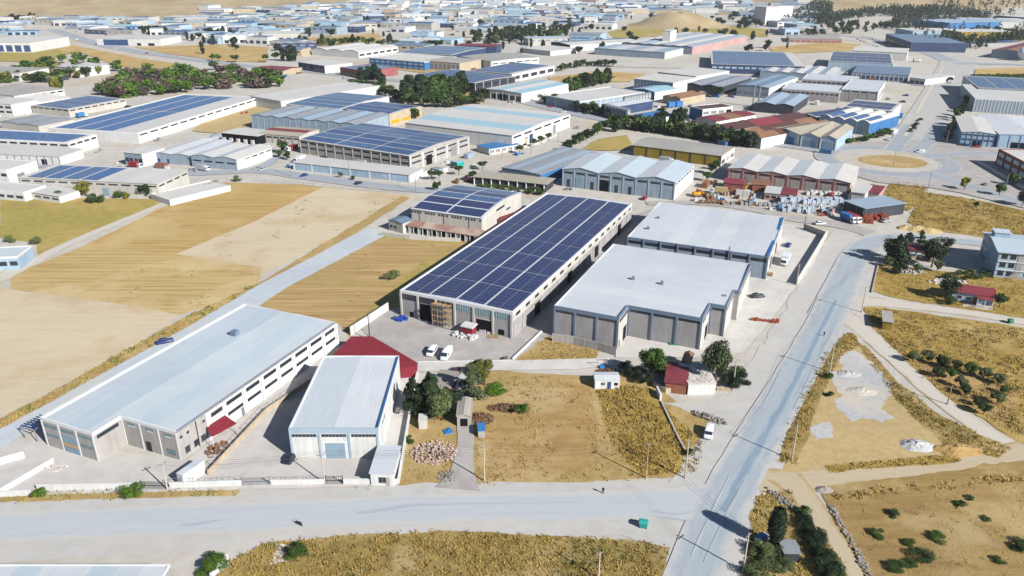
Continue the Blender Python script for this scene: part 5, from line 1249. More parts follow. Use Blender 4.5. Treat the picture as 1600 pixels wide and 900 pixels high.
hall('factory', 'blue-grey factory with bright white side wall and twin chimneys', (1152,133), (1202,137.5), (1250,121), 8, 'roof_greyblue', 'wall_greyblue', 'gable', 1.0, rwall='wall_white', bt=4, ms=['roof_greyblue','roof_bluegrey_pale'], front=(5, (2, 4), 'shutter_grey'))
hall('workshop', 'rust-brown roofed workshop with blue-grey gable end', (1109,197), (1141,204), (1222,176), 7, 'roof_rust', 'wall_greyblue', 'gable', 2.0, bt=2, be=3, ms=['roof_rust','roof_rust','roof_red'], doors=(('f', .4, 4, 4, 'void'),))
hall('workshop', 'rust-brown roofed workshop with pale front sheet and dark doorway', (1142,206), (1190,216), (1262,187), 6, 'roof_rust', 'wall_greyblue', 'gable', 1.8, 2, be=4, ms=['roof_rust_pale','roof_rust','roof_rust'], doors=(('f', .25, 5, 4, 'void'),), rwall='wall_white')
hall('office_block', 'white and blue two-storey office beside the rust-brown roofs', (1078,166), (1098,171), (1122,161), 8, 'roof_rust', 'wall_blue', 'flat', rwall='wall_white', right=(4, ((4.6, 6.4), (1.4, 3)), 'glass'), cat='building', par='trim_white')
hall('shed', 'long tan and maroon shed behind the blue-grey gable', (1088,184), (1119,190), (1165,176), 5, 'roof_rust_pale', 'wall_white', 'gable', 1, be=3, ms=['roof_maroon','roof_rust_pale'], cat='shed', right=(4, (1.5, 3), 'glass'))
for A_, B_, C_, lb in (((1206,201),(1250,210.5),(1290,192), 'left'), ((1252,211),(1280,214.5),(1326,198), 'middle'), ((1282,215),(1308,218),(1352,201), 'right')):
    hall('workshop', {'left': 'wide tan-roofed workshop with two blue doors', 'middle': 'narrow tan-roofed workshop wedged between two tan roofs', 'right': 'tan-roofed workshop with green trim by the hedge'}[lb], A_, B_, C_, 6.5, 'roof_beige', 'wall_paleblue', 'gable', 1.6,
         doors=(('f', .3, 4, 4.4, 'wall_blue'), ('f', .72, 4, 4.4, 'wall_blue')) if lb == 'left' else (('f', .5, 5, 4.6, 'shutter_blue'),), front=(1, None, 'glass', 'trim_white'))
hall('solar_shed', 'small shed with slanted dark solar strips above rusty roofs', (1250,178), (1275,183), (1312,166), 6, 'roof_warm', 'wall_dark', 'gable', .8, solar=('solar_navy', 4, 1, .03, .98, .02, .98), cat='shed')
hall('workshop', 'pale blue-grey twin roof between rust roofs and solar shed', (1182,161), (1240,166), (1290,152), 6, 'roof_bluegrey_pale', 'wall_dark', 'gable', 1.2, 2)
hall('factory', 'white-roofed taupe factory with white loading side on the paved lot', (1315,139), (1372.5,143), (1421,129), 9, 'roof_white', 'wall_taupe', 'flat', par='trim_white', rwall='wall_white', front=(4, (7.4, 8.3), 'glass', 'wall_grey'), right=(6, (1, 4.5), 'glass'))
hall('factory', 'white-roofed taupe wing with a row of small square windows', (1222,138), (1312,144), (1326,134.5), 8, 'roof_white', 'wall_taupe', 'flat', par='trim_white', front=(12, (5.2, 6.3), 'glass'))
hall('factory', 'rear white-roofed taupe wing partly behind the front wing', (1254,123), (1338,128), (1352,120), 8, 'roof_white', 'wall_taupe', 'flat', par='trim_white', front=(11, (5.2, 6.3), 'glass'))
hall('solar_factory', 'pale blue factory with navy solar roof beside the avenue junction', (1295,95), (1396,99.5), (1430,86), 9, 'roof_warm', 'wall_paleblue', 'gable', .8, 1, 'y', solar=('solar_navy', 4, 5, .02, .98, .02, .98), front=(10, None, 'glass', 'trim_white'), rwall='wall_white')
hall('factory', 'white roof slab behind the navy solar roof', (1331,79), (1418,83), (1426,76), 8, 'roof_warm', 'wall_white', 'flat')
hall('solar_factory', 'long navy-walled solar hall with gridded blue roof', (1112,100), (1258,104), (1312,84), 8, 'roof_warm', 'wall_navy', 'flat', axis='y', solar=('solar_steel', 7, 6, .02, .98, .02, .9), front=(14, (4.4, 6), 'wall_paleblue'))
hall('workshop', 'row of blue-grey workshop roofs before the gridded solar hall', (1188,111), (1300,118), (1324,107), 6, 'roof_bluegrey_pale', 'wall_greyblue', 'gable', .8, 5, bt=10, ms=['roof_bluegrey_pale','roof_warm'])
hall('workshop', 'blue-grey row of small workshops below the navy solar roof', (1332,113), (1420,118), (1434,106), 6, 'roof_greyblue', 'wall_greyblue', 'flat', front=(12, (1, 4), 'wall_navy', 'trim_white'))
hall('office_block', 'small white box building at the avenue junction', (1422,121), (1446,124), (1457,114), 5, 'roof_warm', 'wall_white', 'flat', cat='building', front=(3, (1, 3), 'glass'))
hall('solar_factory', 'white hall with two dark solar strips behind the blue-fronted arches', (1319,167), (1394,174), (1400,161), 7, 'roof_warm', 'wall_white', 'flat', axis='y', solar=('solar_navy', 2, 3, .1, .9, .02, .95))
hall('factory', 'blue-ended factory with row of arched roofs and dark solar sheets', (1281,182), (1360,193.5), (1376,176), 7, 'roof_warm', 'wall_paleblue', 'barrel', 1.6, 4, solar=('solar_steel', 4, 1, .02, .99, .04, .5), rwall='wall_blue', front=(4, None, 'glass', 'trim_white'))
hall('factory', 'long navy-fronted factory facing the parked cars', (1385,53), (1425,66.5), (1468,56), 10, 'roof_greyblue', 'wall_navy', 'flat', front=(10, (1, 5), 'glass', 'wall_greyblue'))
hall('solar_shed', 'low shed of grey solar strips beside the yellow block', (1462,66), (1490,69.5), (1498,55), 4, 'roof_grey', 'wall_grey', 'gable', .8, solar=('solar_steel', 4, 1, .02, .98, .02, .98), cat='shed')
hall('office_block', 'yellow block with white roof near the wooded rise', (1473,46), (1502,50), (1508,40), 11, 'roof_warm', 'wall_yellow', 'flat', cat='building', front=(6, ((2, 4), (6, 8)), 'glass'))
hall('factory', 'white and blue factory under the rocky bank', (1400,44), (1427,48.5), (1459,41), 8, 'roof_warm', 'wall_paleblue', 'flat')
hall('factory', 'blue factory with pale roof at the foot of the wood', (1427,31), (1482,36), (1512,27), 9, 'roof_bluegrey_pale', 'wall_blue', 'gable', 1, 3)
hall('factory', 'white-roofed factory adjoining the blue factory under the wood', (1492,27.5), (1525,33.5), (1559,24), 9, 'roof_warm', 'wall_paleblue', 'flat', rwall='wall_white')
hall('factory', 'navy walled factory with white roof edge by the grassy bank', (1556,24), (1650,31), (1650,18), 10, 'roof_warm', 'wall_navy', 'flat')
hall('long_shed', 'long low dusty pink shed facing the gold strip', (1233,60), (1316,62), (1319,56), 5, 'roof_fibre', 'wall_pink', 'flat', front=(9, (1.5, 3), 'wall_brick'), cat='shed')
hall('factory', 'factory with rust-red roof beside the white gas tank', (1550,78), (1650,85), (1650,66), 8, 'roof_red', 'wall_greyblue', 'gable', 1.4, 2, 'x', bt=4, ms=['roof_red','roof_rust_pale'])
hall('factory', 'long blue-grey roofed factory in front of the dirt lot', (929,75), (1039,82), (1065,75), 7, 'roof_bluegrey_pale', 'wall_greyblue', 'flat', bt=5, ms=['roof_bluegrey_pale','roof_warm'], rwall='wall_white')
hall('factory', 'wide pink-sided factory with pale ribbed roofs and white tower', (972,66.5), (1082,73.5), (1137,54), 8, 'roof_bluegrey_pale', 'wall_greyblue', 'gable', .8, 6, bt=6, ms=['roof_warm','roof_bluegrey_pale'], rwall='wall_pink')
hall('tower_block', 'square white tower on the pink-sided factory', (1036,48), (1048,48.5), (1050,46), 20, 'roof_warm', 'wall_white', 'flat', cat='tower')
hall('factory', 'grey-roofed factory at the long straight road', (861,65.5), (891,70.5), (956,58), 7, 'roof_bluegrey_pale', 'wall_dark', 'gable', 1, rwall='wall_white', bt=2, ms=['roof_greyblue','roof_warm'])
hall('factory', 'low white factory across the road from the grey-roofed factory', (815,75), (860,80), (872,72), 5, 'roof_warm', 'wall_white', 'flat')
hall('grain_silo', 'tall white tower block far off at the hillside park', (1180,10), (1198,11), (1201,7), 26, 'roof_warm', 'wall_white', 'flat', cat='tower')
hall('showroom', 'white showroom with four large blue glass panels', (-50,66), (47,66.5), (56,57), 11, 'roof_warm', 'wall_white', 'flat', cat='shop', front=(7, (1, 8), 'glass_blue'))
hall('showroom', 'white showroom with curved navy glass front at the avenue', (150,60), (250,61), (258,55), 8, 'roof_warm', 'wall_white', 'flat', cat='shop', doors=(('f', .3, 32, 7, 'glass_blue'), ('f', .66, 5, 3, 'void'), ('f', .85, 8, 3, 'void')))
hall('factory', 'white house-like factory with navy tower panel among green trees', (85,103), (118,107), (132,97), 8, 'roof_warm', 'wall_white', 'flat', cat='building', doors=(('f', .7, 5, 9, 'wall_navy'),), front=(4, (1, 3), 'glass'))
hall('house', 'low house with maroon roof among the green trees', (78,113), (105,115.5), (110,109), 4, 'roof_maroon', 'wall_pink', 'gable', 1, 1, 'y', cat='house')
hall('house', 'white flat canopy house beside the hedge', (48,119), (72,121), (78,114), 4.5, 'roof_warm', 'wall_dark', 'flat', cat='house')
hall('factory', 'white factory with strip windows behind the clipped hedge', (-60,112), (30,114), (40,105), 7, 'roof_fibre', 'wall_white', 'flat', front=(8, (2.5, 4.5), 'glass'))
# silos
for k in range(8):
    p = G(948 + k * 4.6, 183 + k * 1.15); r = empty('storage_silo', (p.x, p.y, 0), 0, 'grey ribbed silo in the front row by the street trees', 'silo', 'front row of grey silos')
    m_ = MB(); m_.tube((0, 0, 0), (0, 0, 8), 1.6, 1.6, 14); m_.build('drum', 'metal_grey', r, True); m_ = MB(); m_.tube((0, 0, 8), (0, 0, 8.9), 1.65, .3, 14); m_.build('cone_roof', 'trim_grey', r)
for k in range(9):
    p = G(976 + k * 4.6, 170 - k * .9); r = empty('storage_silo', (p.x, p.y, 0), 0, 'grey ribbed silo in the rear row beside the white workshop', 'silo', 'rear row of grey silos')
    m_ = MB(); m_.tube((0, 0, 0), (0, 0, 8), 1.7, 1.7, 14); m_.build('drum', 'metal_grey', r, True); m_ = MB(); m_.tube((0, 0, 8), (0, 0, 8.9), 1.75, .3, 14); m_.build('cone_roof', 'trim_grey', r)
for k, (x, y) in enumerate(((1048,168),(1060,167))):
    p = G(x, y); r = empty('water_tank', (p.x, p.y, 0), .3, 'bright blue square water tank beside the tan shed', 'tank', 'bright blue water tanks')
    ubox('tank_body', 'plastic_blue', r, 0, 0, .6, 5, 4, 3.4); [ubox('leg', 'metal_grey', r, a, b_, 0, .2, .2, .6) for a in (-2, 2) for b_ in (-1.6, 1.6)]
for x, y in ((1176,166), (1184,168)):
    p = G(x, y); r = empty('chimney_stack', (p.x, p.y, 0), 0, 'slim grey steel chimney before the white side wall', 'chimney', 'twin steel chimneys'); m_ = MB(); m_.tube((0, 0, 0), (0, 0, 15), .5, .45, 10); m_.build('flue', 'metal_grey', r); ubox('base', 'concrete_grey', r, 0, 0, 0, 1.6, 1.6, 1)
p = G(1597, 95); r = empty('gas_tank', (p.x, p.y, 0), 0, 'round white gas tank on legs by the rust-red roof', 'tank')
m_ = MB(); rg = []
for i in range(9):
    t = -math.pi / 2 + math.pi * i / 8; rg.append([(max(.05, 6 * math.cos(t)) * math.cos(a * math.pi / 8), max(.05, 6 * math.cos(t)) * math.sin(a * math.pi / 8), 8 + 6 * math.sin(t)) for a in range(16)])
m_.loft(rg); m_.build('sphere', 'paint_white', r, True)
for a in range(4): ubox('leg', 'metal_grey', r, 4 * math.cos(a * 1.57 + .7), 4 * math.sin(a * 1.57 + .7), 0, .5, .5, 6)
# ---------------------------------------------------------------- walls, fences, gates
lowwall([(0,777),(50,775)], 1.3, .25, 'wall_white', 'short white yard wall beside the bright corner bush', cap='trim_white')
lowwall([(60,767),(195,764.5),(222,764)], 1.3, .25, 'wall_white', 'long white front wall of the stepped hall yard', cap='trim_white')
gate((222,764), (262,765), 1.8, 'dark steel sliding gate of the stepped hall yard')
lowwall([(266,763),(378,759)], 1.3, .25, 'wall_white', 'white front wall with railing between the dark gate and the light gate', cap='trim_white')
railing([(266,763),(378,759)], 1.0, 'grey railing on the wall between the dark gate and the light gate', 1.38, 'metal_grey')
gate((380,759), (422,758), 1.9, 'light grey sliding gate of the white warehouse yard', 'metal_grey')
lowwall([(424,758),(508,757)], 1.2, .25, 'wall_white', 'white front wall before the white warehouse, with railing', cap='trim_white')
railing([(424,758),(508,757)], .9, 'grey railing on the wall before the white warehouse', 1.28, 'metal_grey')
gate((510,757), (536,757), 2.0, 'small dark pedestrian gate beside the lamp post', 'metal_dark')
lowwall([(538,757),(580,757),(622,757)], 1.2, .25, 'wall_white', 'white front wall before the gatehouse', cap='trim_white')
lowwall([(2,772),(84,724)], 1.2, .3, 'wall_white', 'slanting white wall dividing the paved yard', cap='trim_white')
lowwall([(-40,738),(40,716)], 1.8, .3, 'wall_white', 'white wall behind the paved yard by the pergola')
lowwall([(653,584),(641,648),(623,756)], 1.3, .3, 'wall_white', 'white side wall between warehouse lane and dry lot', cap='trim_white')
lowwall([(326,743),(417,645),(489,597)], 1.3, .3, 'wall_beige', 'beige wall along the shaded alley between the two halls')
railing([(326,743),(417,645),(489,597)], 1.0, 'thin railing on the beige alley wall', 1.25, 'metal_grey')
lowwall([(548,524),(607,485)], 2.6, .3, 'wall_white', 'tall white wall between furrowed field and concrete yard')
lowwall([(801,563),(846,520)], .7, .4, 'trim_white', 'low white kerb wall beside the dry grass corner')
lowwall([(655,566),(800,564)], .25, .3, 'trim_white', 'low kerb between grey yard and pale lane', name='kerb_wall')
lowwall([(1256,358),(1290,371),(1268,408),(1245,446)], 2.2, .3, 'wall_offwhite', 'pale wall around the loading yard of the white-roofed warehouse', cap='trim_white')
r = railing([(863,534),(895,538),(932,547),(962,556)], 2.6, 'pale sheet fence in front of the stepped grey warehouse', 0, 'trim_white', 3.6)
P_ = [G(x, y) for x, y in ((863,534),(895,538),(932,547),(962,556))]
for a, b_ in zip(P_, P_[1:]):
    d = b_ - a; n_ = max(1, round(d.length / 3.6))
    for j in range(n_):
        q = a.lerp(b_, (j + .5) / n_) - P_[0]; ubox('fence_sheet', 'wall_grey', r, q.x, q.y, .1, d.length / n_ * .95, .05, 2.3, math.atan2(d.y, d.x))
lowwall([(1033,629),(1060,686),(1074,712)], .5, .3, 'wall_offwhite', 'thin pale boundary wall running through the golden grass')
lowwall([(1026,612),(1032,626)], 1.6, .4, 'trim_white', 'broken white wall stub at the ruined cottage', name='wall_stub')
lowwall([(596,368),(640,374),(720,378)], 1.5, .25, 'wall_offwhite', 'pale wall below the brown lean-to')
lowwall([(1528,256),(1600,298),(1660,330)], 1.6, .4, 'wall_offwhite', 'white wall round the shaded yard of the brick factory', cap='trim_white')
lowwall([(765,243),(800,236),(846,224),(870,212)], 1.2, .3, 'wall_offwhite', 'white roadside wall lined with round trees')
lowwall([(1362,458),(1372,414)], .5, .4, 'wall_beige', 'low stone edge of the golden corner lot')
lowwall([(652,268),(656,276),(700,268)], 2.0, .25, 'wall_white', 'white wall closing the yard beside the long shed')
lowwall([(1545,430),(1610,440)], 1.2, .25, 'wall_offwhite', 'garden wall before the apartment house')
lowwall([(330,905),(356,874)], 1.2, .4, 'wall_white', 'short white wall end beside the green bush in the front scrub')
railing([(800,268),(742,266)], 1.5, 'wire fence before the open canopy', 0, 'metal_grey', 3)
railing([(400,283),(520,294),(640,303)], 1.3, 'long wire fence between road and pale field', 0, 'metal_grey', 5)
# ---------------------------------------------------------------- poles and wires
PL = {}
for k, x, y, ty, m_, lb in (('a', 508, 757, 707, 'pole_concrete', 'concrete pole beside the pedestrian gate'), ('b', 757, 752, 695, 'pole_concrete', 'pale pole at the end of the concrete driveway'),
        ('c', 1009, 747, 691, 'wood_pale', 'pinkish wooden pole at the edge of the golden field'), ('d', 1070, 747, 687, 'pole_concrete', 'pole with transformer in the bushes near the junction'),
        ('e', 1161, 893, 833, 'pole_concrete', 'pole standing beside the small cart and cypress'), ('f', 1237, 719, 664, 'pole_concrete', 'pole in the scrub strip along the straight road'),
        ('g', 1296, 582, 536, 'pole_concrete', 'pole in the scrub beside the grey gravel area'), ('h', 1346, 488, 447, 'pole_concrete', 'pole at the corner of the two gravel tracks'),
        ('i', 1145, 608, 562, 'pole_concrete', 'pole next to the leafy tree by the ruined cottage'), ('j', 262, 766, 722, 'pole_concrete', 'pole beside the dark sliding gate'),
        ('k', 578, 532, 492, 'metal_dark', 'dark slim mast behind the red shed'), ('l', 1256, 361, 337, 'metal_dark', 'dark post at the loading yard wall corner'),
        ('m', 1244, 447, 413, 'pole_concrete', 'pole at the lower end of the loading yard wall'), ('n', 1437, 380, 350, 'pole_concrete', 'pole beside the dark cottage trees'),
        ('o', 935, 905, 862, 'pole_concrete', 'thin pole standing in the front scrub'), ('p', 1480, 632, 602, 'wood_pale', 'short pole in the fenced orchard')):
    PL[k] = pole(x, y, H_at(x, y, ty), lb, 'utility', m_, R(40))
for a, b_, lb in (('j', 'a', 'wires from the dark gate to the pedestrian gate'), ('a', 'b', 'wires from the pedestrian gate to the driveway pole'), ('b', 'c', 'wires across the dry brown lot'), ('c', 'd', 'short wires between pinkish pole and transformer pole'),
               ('c', 'e', 'wires crossing the road junction towards the cypress'), ('d', 'i', 'wires over the golden grass to the ruined cottage'), ('f', 'g', 'wires along the scrub strip of the straight road'), ('g', 'h', 'wires from the gravel area to the track corner'), ('i', 'm', 'wires along the loading yard'), ('h', 'n', 'wires over the golden corner lot')):
    wire(PL[a], PL[b_], lb)
for x, y, lb in ((547,280,'road bend'), (650,300,'field fence'), (1569,301,'brick factory yard'), (1450,296,'golden field corner'), (885,286,'three-gabled front'), (965,300,'three-gabled yard'), (1005,303,'three-gabled gate'), (1160,312,'pallet yard'), (1322,333,'brick stacks'), (1395,262,'roundabout'), (785,247,'round trees'), (830,240,'grey workshop'), (872,222,'round tree wall'), (1478,226,'avenue trees'), (1489,205,'white two-storey factory'), (455,276,'long shed'), (212,262,'cream factory'), (946,183,'silos'), (868,180,'white-roofed factory')):
    pole(x, y, 8.5, 'slim street lamp near the ' + lb, 'lamp', 'metal_grey', random.uniform(0, 6.28))
# ---------------------------------------------------------------- vehicles
vehicle('minivan', 675, 553, -103, 'paint_white', 'shorter white minivan parked beside the longer white van')
vehicle('van', 698, 558, -103, 'paint_white', 'longer white van parked in the grey yard')
vehicle('minivan', 1107, 680, -108, 'paint_white', 'white van parked in the golden grass by the road')
vehicle('car', 1183, 465, 10, 'paint_dark', 'dark car parked on the loading apron of the stepped warehouse')
vehicle('car', 1231, 385, 60, 'paint_blue', 'dark blue car by the white-roofed warehouse doors')
vehicle('truck', 1226, 412, -118, 'paint_white', 'white box truck loading at the white-roofed warehouse')
vehicle('car', 1281, 351, 5, 'paint_white', 'white car by the concrete road near the pallets')
vehicle('car', 1384, 347, 20, 'paint_silver', 'silver car beside the sand heaps')
vehicle('minivan', 1437, 239, 170, 'paint_white', 'white van driving round the roundabout')
vehicle('truck', 1122, 303, 160, 'sand', 'tipper truck loaded with sand in the pallet yard')
vehicle('car', 258, 536, 30, 'paint_blue', 'dark blue car on the pale lane beside the long hall')
vehicle('car', 712, 262, 20, 'paint_dark', 'dark car in the solar factory yard'); vehicle('car', 740, 262, -60, 'paint_white', 'white car beside a round tree in the solar factory yard')
vehicle('truck', 1432, 97, 5, 'paint_silver', 'silver box truck at the navy solar factory')
vehicle('car', 455, 718, 80, 'paint_dark', 'dark car in the shade at the corner of the white warehouse')
CARC = ['paint_white', 'paint_silver', 'paint_dark', 'paint_blue', 'paint_red', 'paint_white']
for i, (x, y) in enumerate([(1350 + k * 4.5, 57 + k * 1.6) for k in range(14)] + [(1340 + k * 5, 62 + k * 1.9) for k in range(9)]):
    vehicle('car', x, y, 60, CARC[i % 6], 'parked car in the row facing the navy-fronted factory', 'cars parked along the navy-fronted factory')
for i, (x, y) in enumerate([(1490,125),(1484,131),(1502,228),(1512,229),(1525,231),(1395,210),(1388,219),(1360,206),(1300,224),(1270,222),(960,192),(880,176),(640,131),(580,124),(440,110),(330,98),(230,84),(180,76),(120,62),(410,266),(560,288),(475,276),(1010,300),(945,292),(800,300),(1180,150),(1410,160),(1415,150),(860,168),(590,205),(30,262),(1540,290)]):
    vehicle('car', x, y, random.choice((-15, 165, 60, -120)), CARC[i % 6], 'small car on the streets of the industrial estate', 'cars on the estate streets')
# ---------------------------------------------------------------- people, bins, small things
person(1287, 526, 'person in dark clothes walking on the straight road', 200)
person(942, 772, 'person in black standing at the edge of the front road', 100)
motorbike(467, 821, 150, 'dark motorcycle on the dusty front road')
motorbike(788, 562, 200, 'dark motorcycle at the corner of the grey yard')
dumpster(1005, 824, -15, 'plastic_teal', 'teal dumpster at the road junction', 1.15)
dumpster(1578, 505, 10, 'plastic_green', 'green dumpster beside the gravel track', 1.0)
# ruined cottage and yards
hall('ruined_cottage', 'ruined white cottage whose flat roof is strewn with rubble', (1076,600), (1119,599.5), (1105,566), 3, 'rubble_white', 'wall_white', 'flat', over=.15, cat='house')
b = Bld('rubble_cover', 'loose pale stones lying on the ruined cottage roof', 'rubble', (1076,600), (1119,599.5), (1105,566), 3); m_ = MB(); rr = random.Random(5)
for i in range(330):
    s_ = rr.uniform(.12, .4); m_.box(rr.uniform(.4, b.W - .4), rr.uniform(.4, b.D - .4), 3.17, s_, s_ * .6, rr.uniform(.05, .16), rr.uniform(0, 3))
m_.build('stones', 'rubble_white', b.root)
hall('maroon_shed', 'sagging maroon sheet roof between the round tree and ruined cottage', (1040,597), (1073,601), (1060,568), 2.8, 'roof_maroon', 'wall_brick', 'gable', .6, 1, 'y', cat='shed')
hall('brown_hut', 'small brown-roofed hut behind the ruined cottage', (1066,566), (1078,568), (1079,552), 3.2, 'roof_rust_pale', 'wall_brick', 'gable', .5, cat='hut')
b = hall('site_cabin', 'white prefabricated cabin with dark door standing in the dry field', (930,594.5), (968.5,594.5), (965,582.5), 2.4, 'roof_white', 'wall_white', 'gable', .3, 1, 'y', cat='cabin', over=.12)
b.on('f', b.W * .5, b.W * .5 + .9, .05, 2.0, 'wall_navy', 'door', .03); [b.on('f', b.W * t, b.W * t + .35, 1.1, 1.8, 'glass') for t in (.25, .33)]; b.on('f', b.W * .78, b.W * .78 + .9, 1.0, 1.8, 'glass')
b = hall('utility_box', 'olive kiosk with grey roof standing alone in the golden field', (1381,502), (1395,504), (1400,489), 2.7, 'roof_fibre', 'wall_yellow', 'flat', cat='kiosk', over=.3)
b.on('f', .6, 1.6, 0, 2.1, 'wall_yellow', 'door', .06)
hall('ruin', 'dusty flat roof of the old house behind the conifers', (667,607), (700,612), (705,580), 2.8, 'rubble_grey', 'wall_beige', 'flat', cat='house', over=.1)
hall('maroon_lean_to', 'narrow maroon sheet roof beside the dusty flat roof', (701,614), (711,614.5), (713,574), 2.6, 'roof_maroon', 'wall_pink', 'flat', cat='shed', over=.1)
hall('white_shed', 'small white-roofed shed behind the dark conifer', (712.5,606), (724,606.5), (727,574), 2.8, 'roof_warm', 'wall_paleblue', 'flat', cat='shed', over=.1)
hall('fibre_shed', 'long grey fibre-cement shed at the head of the concrete driveway', (714,650), (735.5,650), (737,623), 2.8, 'roof_fibre', 'wall_grey', 'gable', .4, cat='shed', over=.2, doors=(('f', .5, 1.6, 2.1, 'void'),))
hall('small_hut', 'tiny pale hut below the tall conifer', (654,659), (667,658.5), (667,651), 2.0, 'roof_warm', 'wall_offwhite', 'flat', cat='hut', over=.1)
hall('tub_hut', 'tiny hut with blue tub on its roof among brown rubble', (747,674), (758,673.5), (758,667), 1.7, 'roof_blue', 'wall_grey', 'flat', cat='hut', over=.1)
rubble('brick_rubble', 678, 708, 5.0, 4.2, .9, 420, 'rubble_pink', 'wide heap of broken pink bricks on the dry lot', .18, .5, 1, kind='stuff')
rubble('brush_heap', 748, 655, 3.5, 2.8, 1.3, 480, 'rubble_brown', 'brown heap of brush and soil by the fibre-cement shed', .08, .38, 2, kind='stuff')
rubble('brush_heap', 790, 638, 4.5, 2.0, 1.0, 480, 'rubble_brown', 'reddish brown brush heap beside the fallen tree', .08, .38, 3, kind='stuff')
rubble('stone_line', 1108, 654, 4.2, 1.2, .7, 110, 'rubble_grey', 'line of grey stones beside the cottage track', .25, .7, 4, kind='stuff', rot=R(-35))
rubble('stone_heap', 1480, 441, 6, 3, .7, 170, 'rubble_white', 'scattered white stones in the golden corner lot', .2, .7, 6, kind='stuff')
rubble('stone_heap', 1422, 425, 5, 2.6, .7, 120, 'rubble_white', 'pale rubble below the hidden cottage', .2, .7, 7, kind='stuff')
rubble('stone_heap', 700, 745, 2.2, 2.0, .4, 90, 'rubble_grey', 'grey stones at the foot of the concrete driveway', .15, .4, 8, kind='stuff')
p = G(700, 675); r = empty('blue_tarp', (p.x, p.y, 0), .4, 'crumpled bright blue sheet lying on dry grass', 'tarp'); ubox('sheet', 'plastic_blue', r, 0, 0, .03, 1.8, 1.9, .25); ubox('fold', 'plastic_blue', r, .3, .5, .25, 1.1, .8, .2, .4)
p = G(940, 574); r = empty('swing_frame', (p.x, p.y, 0), .1, 'blue and grey frame beside the brown brush heap', 'frame')
for x in (-1.1, 1.1): ubox('post', 'metal_grey', r, x, 0, 0, .1, .1, 2.2)
ubox('beam', 'wood', r, 0, 0, 2.15, 2.5, .12, .12); ubox('tub', 'plastic_blue', r, .1, -.2, 0, 1.4, 1.0, .6)
rubble('brush_heap', 950, 581, 3.2, 1.5, .8, 300, 'rubble_brown', 'orange-brown brush heap behind the white cabin', .08, .35, 9, kind='stuff')
lowwall([(1022,604),(1040,614),(1072,612)], 1.3, .3, 'wall_beige', 'crumbling beige wall before the maroon sheet roof', name='garden_wall')
lowwall([(1120,610),(1142,612)], 1.1, .3, 'wall_beige', 'low garden wall between the ruined cottage and its pole', name='garden_wall')
# yard goods
p = G(627, 500); r = empty('tarp_pile', (p.x, p.y, 0), .3, 'blue plastic sheets piled at the corner of the solar hall', 'tarp'); rr = random.Random(3)
for i in range(9): ubox('sheet', 'tarp_blue', r, rr.uniform(-1.8, 1.8), rr.uniform(-1, 1), .02, rr.uniform(.8, 1.8), rr.uniform(.6, 1.2), rr.uniform(.3, 1.0), rr.uniform(0, 3))
p = G(733, 522); r = empty('site_kiosk', (p.x, p.y, 0), b3.rz, 'small red kiosk with white top in front of the solar hall', 'kiosk')
ubox('wall', 'canopy_red', r, 0, 0, 0, 3.2, 2.6, 2.6); ubox('roof', 'tarp_white', r, 0, 0, 2.6, 3.8, 3.2, .35)
m_ = MB(); rr = random.Random(4)
for i in range(26): s_ = rr.uniform(.6, 1.1); m_.box(rr.uniform(-3.6, 3.8), rr.uniform(-3.4, -1.7), rr.uniform(0, .6), s_, s_, s_ * .7, rr.uniform(0, 3))
o = m_.build('bag_heap', 'tarp_white', loc=p); o.rotation_euler.z = b3.rz; tag(o, 'heap of white bags around the red kiosk', 'bags')
pallets(752, 519, 3, 1, 'tarp_white', 'white bag stack at the dark doorway of the solar hall', (1, 1, .9), .2, math.degrees(b3.rz), 'bag_stack', 'white bag stacks by the doorway', cat='bags')
m_ = MB(); rr = random.Random(8)
for i in range(40): m_.box(rr.uniform(-1.5, 1.5), rr.uniform(-1.0, 1.0), rr.uniform(0, .5), rr.uniform(.8, 1.4), .12, .12, rr.uniform(0, 3))
o = m_.build('timber_heap', 'wood_pale', loc=G(770, 527)); tag(o, 'heap of orange-brown timber beside the solar hall front', 'timber')
# scaffold at the hall front
sx = b3.W / 6; r = empty('scaffold_tower', b3.root.matrix_basis @ Vector((sx * 2.45, -1.6, 0)), b3.rz, 'yellowish scaffold with mesh in front of the solar hall', 'scaffold')
for x in (-2.6, -.9, .9, 2.6):
    for y in (-.8, .8): ubox('standard', 'wood_pale', r, x, y, 0, .14, .14, h3 - .6)
for z in (1.6, 3.4, 5.2, 6.8):
    for y in (-.8, .8): ubox('ledger', 'metal_grey', r, 0, y, z, 5.4, .08, .08)
    ubox('deck', 'wood_pale', r, 0, 0, z + .1, 5.4, 1.5, .06)
for y in (-.9,):
    m_ = MB()
    for k in range(12): m_.tube((-2.6 + k * .48, y, .2), (-2.6 + (k + (1 if k % 2 else -1)) * .48, y, h3 - .8), .03, .03, 4)
    m_.build('braces', 'metal_grey', r)
p = G(622, 550); r = empty('steel_grating', (p.x, p.y, 0), b3.rz - .35, 'row of flat steel gratings lying on the grey yard', 'grating')
for k in range(5): [ubox('bar', 'metal_grey', r, k * 1.6 + x, 0, .02, .08, 2.6, .1) for x in (0, 1.1)]; [ubox('bar', 'metal_grey', r, k * 1.6 + .55, y, .03, 1.1, .08, .1) for y in (-1.3, 0, 1.3)]
pallets(1176, 501, 7, 1, 'brick_red', 'stack of red-brown bricks on the loading apron', (1.0, 1.0, .9), .12, -12, 'brick_stack', 'brick stacks on the loading apron', cat='bricks')
pallets(1204, 432, 1, 5, 'wood_pale', 'wooden crate beside the white-roofed warehouse', (1.3, 1.3, 1.5), .3, 62, 'wooden_crate', 'wooden crates by the warehouse wall', cat='crate')
